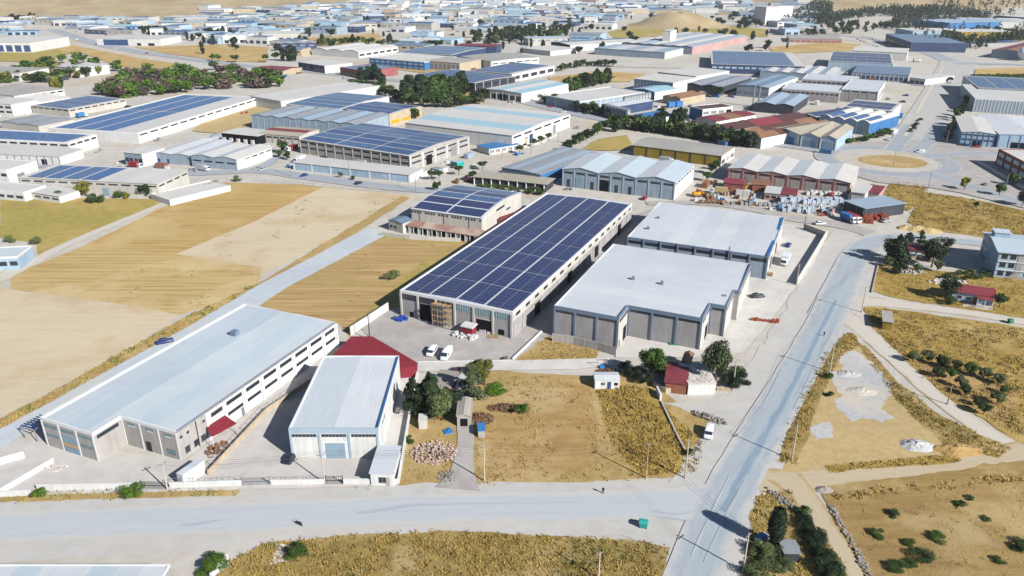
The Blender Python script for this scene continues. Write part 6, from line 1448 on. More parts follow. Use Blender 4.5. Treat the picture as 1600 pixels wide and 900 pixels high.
p = G(1061, 536); r = empty('net_pile', (p.x, p.y, 0), -.2, 'green net pile with white board by the stepped warehouse', 'nets'); ubox('net', 'plastic_green', r, -.5, -.9, .02, 4.2, 1.9, .55, .1); ubox('net', 'plastic_green', r, -.2, -.8, .5, 2.6, 1.3, .4, .3); ubox('board', 'trim_white', r, 1.1, .5, 0, 2.6, .12, 1.9)
pallets(1130, 320, 17, 1, 'block_grey', 'grey block stack in the front row of the pallet yard', (1.4, 1.4, 1.6), .5, -7, 'block_stack', 'grey block stacks of the pallet yard')
pallets(1225, 331, 9, 2, 'block_white', 'pale blue-white block stack behind the white car', (1.6, 1.6, 2.2), .35, -6, 'block_stack', 'white block stacks of the pallet yard')
pallets(1222, 318, 14, 2, 'block_white', 'tall shrink-wrapped white stack before the pink workshops', (1.7, 1.7, 2.8), .15, -5, 'block_stack', 'wrapped white stacks of the pallet yard')
pallets(1325, 346, 6, 2, 'brick_red', 'red brick stack under the open storage shed', (1.5, 1.5, 2.4), .2, -18, 'brick_stack', 'red brick stacks by the open shed', cat='bricks')
pallets(1350, 343, 6, 3, 'brick_red', 'orange-red brick stack beside the open storage shed', (1.4, 1.4, 1.9), .3, -8, 'brick_stack', 'orange brick stacks beside the shed', jit=.4, cat='bricks')
pallets(1262, 305, 10, 2, 'tarp_white', 'pale wrapped stack close to the pink workshop fronts', (1.5, 1.5, 1.7), .4, -6, 'block_stack', 'wrapped stacks at the workshop fronts', jit=.3)
pallets(1095, 318, 12, 1, 'wood', 'dark timber stack behind the white-roofed warehouse', (1.6, 1.2, 1.3), .4, -6, 'timber_stack', 'timber stacks behind the warehouse', jit=.4, cat='timber')
# wheel loader and excavator
p = G(1090, 307); r = empty('wheel_loader', (p.x, p.y, 0), R(20), 'yellow wheel loader beside the tipper truck', 'loader')
ubox('body', 'paint_yellow', r, -.8, 0, .8, 3.2, 2, 1.4); ubox('cab', 'paint_yellow', r, .3, 0, 1.9, 1.5, 1.6, 1.6); ubox('cab_window', 'glass', r, .3, 0, 2.4, 1.54, 1.64, .8); ubox('arm', 'paint_yellow', r, 2.2, 0, .9, 2.2, .8, .5, 0, 0, -.2); ubox('bucket', 'metal_dark', r, 3.4, 0, .3, .9, 2.5, 1.0)
wheels(r, (-1.5, 1.3), 1.05, .75)
p = G(1161, 304); r = empty('excavator', (p.x, p.y, 0), R(60), 'orange excavator among brush in the pallet yard', 'excavator')
for s_ in (-1, 1): ubox('track', 'rubber', r, 0, s_ * 1.0, 0, 3.4, .55, .9)
ubox('house', 'paint_yellow', r, -.4, 0, 1.0, 2.8, 2.3, 1.4); ubox('cab', 'paint_red', r, .8, .6, 1.2, 1.3, 1.1, 1.7); ubox('boom', 'paint_yellow', r, 2.4, -.3, 1.8, 4.2, .45, .5, 0, 0, -.7); ubox('stick', 'paint_yellow', r, 4.6, -.3, 1.6, .4, .35, 2.8, 0, .35); ubox('bucket', 'metal_dark', r, 4.4, -.3, .7, .8, .9, .9)
# mounds
for x, y, rx, ry, h_, m_, lb in ((1415,357,4,2.2,1.6,'sand','sand heap beside the silver car'), (1432,359,5,2.5,1.8,'sand','largest sand heap along the road bend'), (1452,362,5,2.5,1.5,'sand','low sand heap under the pole'), (1432,697,4.2,2.4,1.3,'gravel_grey','pale gravel heap with dark hollows on the sandy triangle'), (1325,585,3.5,2.0,.8,'gravel_grey','low gravel heap on the grey area'), (1345,612,4,2.4,.7,'gravel_grey','flat gravel heap in the middle of the grey area'), (1288,766,1.8,1.2,.8,'rubble_grey','small stone heap at the brown track fork'), (1497,704,6,2.5,1.3,'soil_brown','weedy soil bank at the tip of the sandy triangle')):
    mound('heap', x, y, rx, ry, h_, m_, lb, 'heap', .3, int(x) % 30)
p = G(1190, 846); r = empty('hand_cart', (p.x, p.y, 0), R(35), 'blue and white cart parked in front of the cypress', 'cart')
ubox('bed', 'paint_white', r, 0, 0, .55, 2.6, 1.4, .5); ubox('cover', 'plastic_blue', r, -.3, 0, 1.05, 1.6, 1.2, .5); ubox('drawbar', 'metal_dark', r, 1.9, 0, .5, 1.3, .1, .1); wheels(r, (0,), .75, .4)
hall('garden_shed', 'small shed with ribbed grey roof between dark shrubs', (1226,864), (1250,864.5), (1246,853), 2.0, 'roof_grey', 'wall_dark', 'flat', cat='shed', over=.2)
hall('site_container', 'white container by the dark sliding gate', (275.5,740), (285,743.5), (324,721), 3.0, 'roof_white', 'wall_white', 'flat', cat='container', over=.05)
hall('yard_container', 'teal container in the solar factory yard', (704,252), (714,254.5), (720,250.5), 2.6, 'wall_paleblue', 'plastic_teal', 'flat', cat='container', over=.05)
hall('yard_container', 'grey container before the solar factory doors', (672,263), (684,265.5), (689,262), 2.6, 'roof_grey', 'wall_greyblue', 'flat', cat='container', over=.05)
rubble('refuse_heap', 340, 704, 2.4, 3.2, .8, 120, 'rubble_brown', 'orange-brown refuse along the beige alley wall', .2, .6, 12, kind='stuff')
rubble('refuse_heap', 87, 732, 2.4, 1.6, .4, 60, 'rubble_white', 'white refuse by the slanting yard wall', .2, .5, 13, kind='stuff')
# stone edging of the brown track
m_ = MB(); rr = random.Random(21)
for i in range(170):
    t = rr.random(); a = G(1298 + (1362 - 1298) * t, 792 + (905 - 792) * t); s_ = rr.uniform(.2, .55); m_.box(a.x + rr.gauss(0, .3), a.y + rr.gauss(0, .3), rr.uniform(-.05, .15), s_, s_ * .7, s_ * .7, rr.uniform(0, 3))
tag(m_.build('dry_stone_wall', 'rubble_grey'), 'tumbled dry stone wall along the brown track', 'wall', kind='stuff')
m_ = MB()
for i in range(150):
    t = rr.random(); a = G(1202 + (1258 - 1202) * t, 768 + (806 - 768) * t); s_ = rr.uniform(.2, .55); m_.box(a.x + rr.gauss(0, .4), a.y + rr.gauss(0, .4), rr.uniform(-.05, .2), s_, s_ * .7, s_ * .7, rr.uniform(0, 3))
tag(m_.build('dry_stone_wall', 'rubble_grey'), 'tumbled stones above the dark hedge', 'wall', kind='stuff')

# goods, crates and cars standing about in the factory yards
rr = random.Random(77); FPV = [[Vector((x, y, 0)) for x, y in f] for f in FOOT]; n_ = 0; tries = 0
KEEP = [[G(x, y) for x, y in q_] for q_ in ([(1280,234),(1340,222),(1480,216),(1680,232),(1680,345),(1372,286)], [(1387,226),(1437,150),(1470,95),(1530,98),(1464,226)], [(-80,296),(345,278),(700,302),(740,380),(600,500),(-80,720)], [(1360,275),(1700,275),(1700,760),(1360,760)], [(600,540),(1180,540),(1180,760),(600,760)], [(940,212),(990,208),(990,240),(900,240)])]
while n_ < 230 and tries < 5000:
    tries += 1; f = rr.choice(FPV[:95]); i = rr.randrange(4); a, b_ = f[i], f[(i + 1) % 4]; q = a.lerp(b_, rr.random()); d = (b_ - a).normalized(); q = q + Vector((d.y, -d.x, 0)) * rr.uniform(0, 7)
    if q.y > 760 or q.y < 225 or any(inside(q, g_) for g_ in FPV) or any(inside(q, g_) for g_ in KEEP): continue
    x, y = proj(q); k = rr.random(); n_ += 1; an = math.atan2(d.y, d.x)
    if k < .3: vehicle('car' if rr.random() < .75 else 'minivan', x, y, math.degrees(an) + rr.choice((0, 90)), rr.choice(CARC), 'vehicle parked against a factory wall in the estate', 'vehicles parked at the factories')
    elif k < .4: vehicle('truck', x, y, math.degrees(an), rr.choice(('paint_white', 'paint_silver', 'plastic_blue', 'paint_red')), 'lorry parked beside a factory in the estate', 'lorries parked at the factories')
    elif k < .85:
        m_, w_ = rr.choice((('wood', 'brown timber'), ('tarp_white', 'white wrapped goods'), ('block_grey', 'grey blocks'), ('rubble_brown', 'brown scrap'), ('plastic_blue', 'blue crates'), ('metal_grey', 'grey steel'), ('brick_red', 'red bricks'))); r = empty('goods_stack', (q.x, q.y, 0), an, 'small stack of ' + w_ + ' in a factory yard', 'goods', 'goods in the factory yards')
        for j in range(rr.randint(2, 5)): ubox('load', m_, r, rr.uniform(-2.5, 2.5), rr.uniform(-1.2, 1.2), 0, rr.uniform(.8, 2), rr.uniform(.8, 1.6), rr.uniform(.5, 1.8), rr.uniform(-.2, .2))
    else:
        m_, w_ = rr.choice((('wall_greyblue', 'blue-grey'), ('wall_white', 'white'), ('wall_brick', 'rust-brown'), ('wall_blue', 'blue'))); r = empty('cargo_container', (q.x, q.y, 0), an, w_ + ' shipping container standing beside a factory', 'container', 'containers at the factories'); ubox('box', m_, r, 0, 0, .1, 6, 2.4, 2.5)
        for j in range(9): ubox('rib', 'metal_grey', r, -2.8 + j * .7, 0, .15, .08, 2.46, 2.38)

# odds and ends heaped about the pallet yard
yp = [G(x, y) for x, y in ((1090,316),(1112,300),(1170,296),(1290,312),(1318,332),(1290,341),(1180,327))]
for k in range(110):
    q = Vector((rr.uniform(min(p.x for p in yp), max(p.x for p in yp)), rr.uniform(min(p.y for p in yp), max(p.y for p in yp)), 0))
    if not inside(q, yp) or any(inside(q, g_) for g_ in FPV): continue
    m_, w_ = rr.choice((('wood', 'brown timber pieces'), ('tarp_white', 'white bags'), ('block_white', 'pale blocks'), ('block_grey', 'grey kerbstones'), ('brick_red', 'red bricks'), ('wood_pale', 'pale crates'), ('metal_dark', 'dark scrap'), ('plastic_blue', 'blue drums'), ('wall_pink', 'pink slabs')))
    r = empty('yard_pile', (q.x, q.y, 0), rr.uniform(0, 3), 'untidy pile of ' + w_ + ' in the pallet yard', 'pile', 'untidy piles of the pallet yard')
    for j in range(rr.randint(2, 5)): ubox('piece', m_, r, rr.uniform(-1, 1), rr.uniform(-.8, .8), 0, rr.uniform(.4, 1.5), rr.uniform(.4, 1.1), rr.uniform(.4, 1.9), rr.uniform(0, 3))
# ---------------------------------------------------------------- trees and shrubs
T = tree
T('round_tree', 'broad', 'leaf_green', 1015, 594, 10.0, 'big round dark green tree beside the ruined cottage', wf=1.0)
T('leafy_tree', 'broad', 'leaf_olive', 1117, 602, 12.5, 'tall loose grey-green tree behind the ruined cottage', wf=.75)
T('leafy_shrub', 'shrub', 'leaf_dark', 1140, 606, 4.5, 'dark shrub at the foot of the loose grey-green tree', wf=1.2, cat='shrub'); T('leafy_shrub', 'shrub', 'leaf_green', 1152, 590, 3.5, 'green shrub beside the loading apron corner', wf=1.2, cat='shrub'); T('leafy_shrub', 'shrub', 'leaf_green', 1080, 606, 3.2, 'green bush growing at the ruined cottage wall', wf=.9, cat='shrub')
for x, y, h_, kd, lf, lb, w in ((648,645,9.5,'pine','leaf_dark','dark conifer touching the white side wall',1.0), (674,646,11,'pine','leaf_dark','tallest dark conifer above the tiny pale hut',1.0), (690,657,8,'broad','leaf_olive','grey-green tree below the tallest conifer',1.0), (705,642,7,'broad','leaf_dark','dark tree before the maroon sheet roof',1.0), (738,626,10.5,'pine','leaf_olive','grey-green conifer behind the fibre-cement shed',.95), (757,602,7.5,'broad','leaf_yellow','yellow-green tree beside the pale lane',1.1), (745,598,6.5,'broad','leaf_green','green tree between conifer and pale lane',1.0)):
    T('conifer' if kd == 'pine' else 'garden_tree', kd, lf, x, y, h_, lb, wf=w)
for x, y, h_, lf, lb, w in ((776,613,2.0,'leaf_bright','bright green low bush in the dry lot',2.4), (812,645,2.6,'leaf_green','fallen leafy branch beside the reddish heap',1.6), (640,690,1.8,'leaf_green','small bush at the white side wall',1.3), (613,436,3.6,'leaf_olive','lone bush in the furrowed field',1.3), (60,778,2.6,'leaf_bright','bright bush at the white wall corner',1.2), (208,775,3.0,'leaf_bright','round bright bush before the dark gate',1.25), (328,890,2.8,'leaf_bright','bright green bush by the white wall end',1.7), (460,868,2.4,'leaf_green','dark green bush beside the bare patch',1.5), (1076,712,2.0,'leaf_green','bush under the transformer pole',1.0), (1292,590,2.2,'leaf_green','green bush beside the gravel area pole',1.3), (1296,620,1.6,'leaf_green','low bush in the scrub strip',1.3)):
    T('bush', 'shrub', lf, x, y, h_, lb, wf=w, cat='shrub')
for x, y, lb in ((992,588,'dark bush at the foot of the big round tree'), (980,580,'dark bush between the cabin and the big round tree'), (1004,596,'low dark bush below the big round tree'), (1030,583,'bush between the big round tree and maroon roof'), (1131,588,'dark bush behind the loose grey-green tree'), (1158,600,'dark bush at the dirt edge beyond the pole')): T('bush', 'shrub', 'leaf_dark', x, y, 3.4, lb, wf=1.3, cat='shrub')
T('cypress', 'cypress', 'leaf_dark', 1209, 856, 8.5, 'dark cypress behind the blue and white cart', wf=1.25)
for i, (x, y) in enumerate([(1190,868),(1204,872),(1215,878),(1198,886),(1222,892),(1180,900)]): T('scrub_bush', 'shrub', 'leaf_olive', x, y, 2.8, 'grey-green shrub around the small grey shed', 'shrubs around the grey shed', 1.2, cat='shrub')
for i in range(12):
    t = i / 11; T('hedge_bush', 'shrub', random.choice(('leaf_dark', 'leaf_dark', 'leaf_green')), 1252 + 46 * t + random.uniform(-3, 3), 806 + 100 * t, random.uniform(1.6, 3.4), 'hedge shrub along the brown track', 'hedge along the brown track', 1.3, cat='shrub')
for x, y, h_, w in ((1394,806,1.3,1.7),(1372,836,1.3,2.2),(1467,842,1.3,2.2),(1500,791,1.2,2),(1440,872,1.5,2.4),(1400,888,1.3,2.4),(1592,856,1.6,2.2),(1420,850,1.0,2),(1421,884,1.1,2),(1515,780,.8,2),(1540,812,.7,2.2),(1560,876,.9,2.2)):
    T('field_bush', 'shrub', 'leaf_green', x, y, h_, 'low green bush in the brown stubble field', 'bushes in the brown field', w, cat='shrub')
for x, y in ((1425,566),(1448,565),(1471,574),(1485,592),(1493,578),(1515,587),(1536,592),(1560,602),(1567,616),(1507,618),(1525,634),(1536,648),(1557,632),(1500,606),(1465,590)):
    T('orchard_tree', 'broad', random.choice(('leaf_green', 'leaf_olive')), x, y, random.uniform(2.4, 3.8), 'small fruit tree in the fenced orchard', 'orchard trees', 1.15)
for x, y, h_, kd, lf, lb in ((1399,414,11.5,'pine','leaf_dark','tallest dark pine at the hidden cottage'), (1388,418,4,'broad','leaf_olive','grey olive tree at the lot corner'), (1408,414,8.5,'pine','leaf_dark','shorter pine against the hidden cottage'), (1455,418,10,'broad','leaf_dark','big rounded dark tree at the hidden cottage'), (1464,424,4.5,'broad','leaf_olive','olive tree below the big dark tree'), (1420,382,5,'broad','leaf_dark','dark tree behind the hidden cottage'), (1437,383,6,'pine','leaf_green','thin green conifer behind the hidden cottage'), (1480,468,7.5,'broad','leaf_dark','dark tree at the blank end of the red tiled cottage'), (1484,476,3.4,'shrub','leaf_green','green shrub at the red tiled cottage wall'), (1561,480,4.8,'broad','leaf_green','green tree at the porch end of the red tiled cottage'), (1478,385,4.5,'shrub','leaf_dark','dark shrub in the apartment shade'), (1391,404,8,'broad','leaf_dark','dark rounded tree behind the tallest pine'), (1449,404,8,'broad','leaf_green','green tree shading the hidden cottage gable'), (1470,412,6,'broad','leaf_olive','grey-green tree facing the apartment shade'), (1406,428,5,'shrub','leaf_dark','dark shrub in front of the tallest pine'), (1430,424,3.2,'shrub','leaf_green','green shrub before the white cottage porch')):
    T('garden_tree', kd, lf, x, y, h_, lb)
for i in range(18): T('garden_bush', 'shrub', random.choice(('leaf_olive', 'leaf_green')), 1478 + i * 4.4, 430 + random.uniform(-2, 8), random.uniform(1.2, 2.4), 'garden bush above the red tiled cottage', 'bushes above the red tiled cottage', 1.3, cat='shrub')
for x, y, h_, kd, lf in ((134,306,7,'broad','leaf_yellow'),(148,316,4.5,'shrub','leaf_green'),(155,316,4,'shrub','leaf_green'),(230,309,7,'broad','leaf_dark'),(95,311,4.5,'shrub','leaf_green'),(50,308,3.4,'shrub','leaf_olive'),(187,309,4,'shrub','leaf_green'),(200,310,3,'shrub','leaf_yellow')):
    T('factory_tree', kd, lf, x, y, h_, 'tree or bush before the cream solar-strip factory', 'trees before the cream factory', 1.1)
for x, y in ((17,378),(57,381),(340,291),(372,283),(325,295)): T('field_bush', 'shrub', 'leaf_olive', x, y, 3.2, 'bush at the edge of the gold field', 'bushes at the gold field edge', 1.2, cat='shrub')
for x, y, lb in ((675,282,'by the white yard wall'),(686,281,'next to the white yard wall'),(717,274,'in the sandy yard'),(754,266,'by the parked white car'),(812,240,'beside the grey workshop lamp'),(833,230,'on the roadside wall nearest the bright blue roof'),(846,225,'midway along the roadside wall'),(858,220,'at the far end of the roadside wall'),(738,283,'at the canopy corner')):
    T('lollipop_tree', 'umbrella', 'leaf_green', x, y, 5.0, 'round clipped tree ' + lb, wf=1.1)
for x, y, h_ in ((443,240,8),(437,247,5),(449,250,5),(532,278,3.5),(683,298,5),(552,282,2.5)): T('yard_tree', 'broad', 'leaf_green', x, y, h_, 'green tree beside the long shed road', 'trees beside the long shed road')
for i in range(9): T('canopy_shrub', 'shrub', 'leaf_green', 748 + i * 12.5 + random.uniform(-3, 3), 295 + i * 1.2, random.uniform(3, 4.2), 'green shrub growing under the beige canopy edge', 'shrubs along the beige canopy', 1.0, cat='shrub')
for x, y, h_, lf in ((1507,297,6.5,'leaf_yellow'),(1561,306,6,'leaf_green'),(1582,290,6,'leaf_green'),(1597,322,7,'leaf_dark'),(1524,325,3,'leaf_dark'),(1230,290,5,'leaf_green'),(1112,272,6,'leaf_dark'),(1118,266,6,'leaf_green'),(1104,283,5,'leaf_green'),(1085,250,5,'leaf_bright'),(1550,228,4,'leaf_dark'),(1560,226,4,'leaf_green')):
    T('street_tree', 'broad', lf, x, y, h_, 'street tree between the pink workshops and the brick factory', 'scattered street trees')
def belt(name, label, group, pl, n, hs, kinds, leaves, wf=1.0, lod=None, jit=2.0):
    """trees along a photo polyline"""
    for i in range(n):
        t = (i + random.uniform(.1, .9)) / n * (len(pl) - 1); k = min(int(t), len(pl) - 2); u = t - k
        x = pl[k][0] + (pl[k+1][0] - pl[k][0]) * u + random.gauss(0, jit * .6); y = pl[k][1] + (pl[k+1][1] - pl[k][1]) * u + random.gauss(0, jit * .35)
        T(name, random.choice(kinds), random.choice(leaves), x, y, random.uniform(*hs), label, group, wf, lod)
def grove(name, label, group, poly, n, hs, kinds, leaves, wf=1.0):
    w = [Vector((x, y, 0)) for x, y in poly]; k = 0
    while k < n:
        p = Vector((random.uniform(min(q.x for q in w), max(q.x for q in w)), random.uniform(min(q.y for q in w), max(q.y for q in w)), 0))
        if inside(p, w): T(name, random.choice(kinds), random.choice(leaves), p.x, p.y, random.uniform(*hs), label, group, wf); k += 1
GR = ['leaf_green', 'leaf_dark', 'leaf_olive']
grove('grove_tree', 'tree of the mixed grove beyond the long solar factory', 'grove beyond the long solar factory', [(155,146),(170,128),(215,116),(300,108),(400,112),(445,122),(440,138),(340,140),(260,148),(180,155)], 170, (6, 11), ['broad', 'broad', 'shrub'], ['leaf_green', 'leaf_purple', 'leaf_bright', 'leaf_olive', 'leaf_purple'], 1.25)
belt('row_cypress', 'tall dark cypress before the charcoal solar hall', 'cypresses before the charcoal hall', [(632,160),(655,158),(690,158),(722,150)], 26, (13, 19), ['cypress', 'poplar'], ['leaf_dark', 'leaf_dark', 'leaf_green'], 1.4)
belt('row_tree', 'dark tree at the foot of the cypress row', 'trees below the cypress row', [(550,142),(600,148),(640,166),(700,168),(760,160)], 40, (6, 11), ['broad'], GR, 1.3)
belt('row_cypress', 'dark cypress behind the white ribbed factory', 'cypresses behind the ribbed factory', [(560,128),(585,122),(600,136)], 12, (9, 13), ['cypress'], ['leaf_dark'], 1.4)
belt('belt_tree', 'dark street tree of the belt behind the yellow-walled shed', 'tree belt behind the yellow shed', [(975,200),(1010,205),(1060,212),(1120,222),(1180,232)], 80, (5.5, 10), ['broad', 'shrub', 'poplar'], ['leaf_dark', 'leaf_green', 'leaf_olive'], 1.15)
grove('belt_tree', 'dense dark tree beside the bright blue workshop', 'trees beside the blue workshop', [(1020,205),(1030,188),(1065,186),(1075,200),(1060,212)], 16, (8, 12), ['broad', 'poplar'], ['leaf_dark'], .9)
belt('roadside_tree', 'round green tree on the verge of the curved road', 'trees on the curved road verge', [(882,238),(905,224),(925,214),(945,200),(960,192)], 18, (4, 6.5), ['umbrella', 'broad'], ['leaf_green', 'leaf_dark'], 1.2)
T('big_tree', 'poplar', 'leaf_dark', 962, 206, 10, 'tall dense tree at the curved road junction', wf=1.7); T('big_tree', 'broad', 'leaf_dark', 1120, 152, 9, 'wide dark tree beside the blue-grey twin-gable factory', wf=1.4); T('big_tree', 'broad', 'leaf_green', 648, 190, 10, 'large green tree at the end of the ribbed factory')
belt('belt_tree', 'green tree in front of the long white-roofed factory', 'trees before the white-roofed factory', [(850,160),(880,166),(910,175),(940,178),(958,185)], 30, (5, 9), ['broad', 'shrub'], ['leaf_green', 'leaf_dark'], 1.3)
belt('belt_tree', 'tree in the belt below the gold strip of field', 'tree belt below the gold strip', [(880,145),(905,138),(930,132),(950,128)], 30, (8, 13), ['broad', 'pine'], ['leaf_dark', 'leaf_green'], 1.0)
belt('belt_tree', 'tree near the white side tower by the dirt lot', 'trees by the dirt lot', [(870,112),(900,106),(930,103),(960,104)], 18, (5, 8), ['broad'], GR, 1.2)
grove('park_tree', 'tree of the green park behind the grey-roofed factory', 'park behind the grey-roofed factory', [(735,66),(760,58),(820,52),(880,46),(900,52),(870,60),(800,68),(760,72)], 60, (7, 13), ['broad', 'cypress', 'pine'], GR, 1.1)
belt('row_cypress', 'far cypress in the avenue row', 'far avenue cypresses', [(738,66),(790,62),(830,56),(890,46)], 16, (13, 18), ['cypress'], ['leaf_dark'], 1.4)
grove('green_tree', 'green garden tree near the navy tower panel', 'garden trees near the navy panel', [(0,120),(30,108),(70,96),(110,92),(180,96),(190,112),(140,120),(60,132),(0,132)], 70, (6, 10), ['broad'], ['leaf_green', 'leaf_bright', 'leaf_yellow', 'leaf_dark'], 1.2)
belt('hedge_bush', 'clipped hedge bush before the strip-window factory', 'clipped hedge', [(0,130),(50,124),(75,121)], 22, (3, 4), ['shrub'], ['leaf_bright', 'leaf_green'], 1.3)
belt('poplar', 'pale poplar beside the dusty gabled workshop', 'pale poplars', [(82,140),(98,138)], 5, (8, 11), ['poplar'], ['leaf_yellow', 'leaf_green'], 1.3)
belt('lot_tree', 'tree on the sandy lot beyond the long solar factory', 'trees on the sandy lot', [(300,185),(350,168),(372,170),(390,163),(398,160)], 14, (3, 6), ['shrub', 'broad'], ['leaf_olive', 'leaf_green', 'leaf_dark'], 1.2)
belt('avenue_tree', 'avenue tree beside the white two-storey factory', 'avenue trees', [(1480,222),(1490,200),(1500,180),(1512,160)], 13, (6, 9), ['broad'], ['leaf_green', 'leaf_dark'], 1.0)
belt('avenue_tree', 'tree on the central strip of the avenue', 'avenue strip trees', [(1420,208),(1438,186)], 6, (2, 3), ['shrub'], ['leaf_dark'], 1.4)
T('big_tree', 'broad', 'leaf_dark', 1484, 129, 5, 'single dark tree in the middle of the avenue', wf=1.3)
for row in range(3): belt('vine_bush', 'clipped bush in the green rows above the solar factory', 'green bush rows', [(1518,121 + row * 2.6),(1610,120 + row * 2.6)], 24, (3, 4), ['shrub'], ['leaf_bright', 'leaf_green'], 1.3, jit=.6)
belt('hedge_bush', 'hedge bush along the tan-roofed workshops', 'hedge by the tan workshops', [(1295,226),(1340,222),(1372,214),(1388,206)], 20, (3, 4), ['shrub'], ['leaf_bright', 'leaf_dark'], 1.3)
belt('belt_tree', 'tree on the bank behind the yellow block', 'trees behind the yellow block', [(1500,82),(1510,60),(1520,44),(1560,48),(1640,56)], 34, (4, 7), ['shrub', 'broad'], ['leaf_dark'], 1.3)
grove('slope_tree', 'tree around the white roofs under the wood', 'trees under the wood', [(1245,48),(1300,40),(1400,38),(1400,46),(1340,54),(1250,56)], 45, (7, 12), ['broad', 'pine'], ['leaf_dark', 'leaf_green'], 1.1)
grove('slope_tree', 'tree near the far hill foot', 'trees near the far hill foot', [(1110,30),(1170,24),(1210,34),(1190,46),(1130,46)], 26, (7, 12), ['broad'], ['leaf_dark'], 1.2)
belt('far_tree', 'dark tree in the row before the bare hills', 'tree row before the bare hills', [(8,36),(35,34),(68,29)], 22, (9, 14), ['cypress', 'broad'], ['leaf_dark'], 1.3)
belt('far_tree', 'dark tree on the avenue verge', 'trees on the avenue verge', [(200,54),(240,52),(260,54)], 16, (7, 12), ['pine', 'broad'], ['leaf_dark'], 1.1)
belt('far_tree', 'round tree in the gold field by the avenue', 'trees by the gold field', [(320,94),(350,98),(410,98),(432,94)], 5, (8, 9), ['umbrella'], ['leaf_green'], 1.2); belt('far_tree', 'slim cypress at the gold field end', 'cypresses at the gold field end', [(440,96),(466,96)], 4, (13, 16), ['cypress'], ['leaf_dark'], 1.3)
belt('far_tree', 'tree along the far green strip', 'trees along the far green strip', [(480,72),(520,70),(560,66),(600,72),(660,76),(690,72)], 34, (6, 10), ['broad'], GR, 1.3)
# far-off wood on the rise: one mass
V, Fc = [], []; rnd = random.Random(11)
wp = [Vector((x, y, 0)) for x, y in [(1218,34),(1262,12),(1275,2),(1300,0),(1300,26),(1360,18),(1400,14),(1400,-12),(1700,-14),(1700,2),(1560,8),(1500,18),(1440,25),(1380,26),(1330,30),(1300,38),(1260,42)]]
k = 0
while k < 2600:
    q = Vector((rnd.uniform(1215, 1700), rnd.uniform(-14, 44), 0))
    if not inside(q, wp): continue
    k += 1; p = GT(q.x, q.y)
    z0 = terrain_h(p.x, p.y); hh = rnd.uniform(8, 14); r_ = hh * .26
    for t in range(16):
        u = rnd.random(); a = rnd.uniform(0, 6.28); rr_ = r_ * (1 - u) ** .7 * rnd.uniform(.5, 1.1) + .3
        leaf_quad(V, Fc, Vector((p.x + rr_ * math.cos(a), p.y + rr_ * math.sin(a), z0 + hh * (.12 + .88 * u))), Vector((math.cos(a), math.sin(a), .5)), 1.7, rnd)
tag(mesh('distant_wood', V, Fc, 'leaf_dark'), 'dense dark conifer wood on the far rise', 'wood', kind='stuff')
# ---------------------------------------------------------------- dry grass and weeds
tufts('dry_grass', [[(330,905),(372,872),(410,850),(560,836),(700,830),(900,840),(1000,846),(1044,856),(1036,910)]], 5.0, 'tuft_gold', .25, .7, 'golden dry grass on the front scrub', 1.5, 4, 1)
tufts('dry_weeds', [[(330,905),(372,872),(410,850),(560,836),(700,830),(900,840),(1000,846),(1044,856),(1036,910)]], 1.1, 'tuft_dark', .3, .9, 'dark dry weeds on the front scrub', 1.4, 5, 2, thr=-.05)
tufts('green_weeds', [[(380,880),(420,850),(700,838),(900,846),(1030,862),(1030,910),(380,910)]], .9, 'tuft_green', .3, .8, 'green weeds on the front scrub', 1.6, 6, 3, thr=.3)
tufts('dry_grass', [[(930,600),(1010,606),(1040,640),(1100,690),(1088,738),(1005,744),(955,690)]], 3.6, 'tuft_gold', .25, .7, 'golden grass of the field beside the straight road', 1.5, 4, 4)
tufts('dry_weeds', [[(930,600),(1010,606),(1040,640),(1100,690),(1088,738),(1005,744),(955,690)], [(1030,690),(1060,680),(1085,720),(1070,738)]], .9, 'tuft_dark', .3, .9, 'dark weeds of the field beside the straight road', 1.5, 5, 5, thr=.1)
tufts('dry_grass', [[(745,585),(925,590),(930,640),(1000,742),(760,760),(740,756),(745,650)], [(640,650),(715,650),(712,750),(625,755)]], .7, 'tuft_gold', .25, .6, 'thin dry grass on the brown middle lots', 1.3, 4, 6)
tufts('dry_grass', [[(1216,722),(1248,640),(1286,560),(1318,524),(1332,520),(1345,540),(1318,552),(1296,590),(1268,660),(1244,728)], [(1340,538),(1352,540),(1405,600),(1470,650),(1580,700),(1560,716),(1480,700),(1400,625)], [(1290,728),(1420,716),(1500,712),(1500,722),(1400,730),(1296,740)]], 3.0, 'tuft_gold', .3, .7, 'dry grass fringing the sandy triangle', 1.4, 4, 7, thr=-.3)
tufts('dry_weeds', [[(1214,722),(1244,640),(1284,560),(1316,524),(1322,530),(1290,575),(1256,650),(1226,724)], [(1340,538),(1350,542),(1405,602),(1470,654),(1560,700),(1480,690),(1400,620)]], 1.2, 'tuft_dark', .3, .8, 'dark weeds fringing the sandy triangle', 1.6, 5, 8, thr=-.1)
tufts('dry_grass', [[(1348,482),(1400,486),(1500,500),(1640,520),(1640,700),(1545,660),(1490,628),(1420,568),(1368,516)], [(1372,414),(1480,427),(1640,442),(1640,500),(1500,480),(1400,464),(1364,454)]], 1.8, 'tuft_gold', .25, .6, 'golden grass of the kiosk and orchard fields', 1.8, 4, 9)
tufts('dry_weeds', [[(1348,482),(1400,486),(1500,500),(1640,520),(1640,700),(1545,660),(1490,628),(1420,568),(1368,516)], [(1425,556),(1440,552),(1560,596),(1590,610),(1575,612),(1470,578)]], 1.1, 'tuft_dark', .25, .7, 'dark weeds of the kiosk and orchard fields', 1.8, 5, 10, thr=.02)
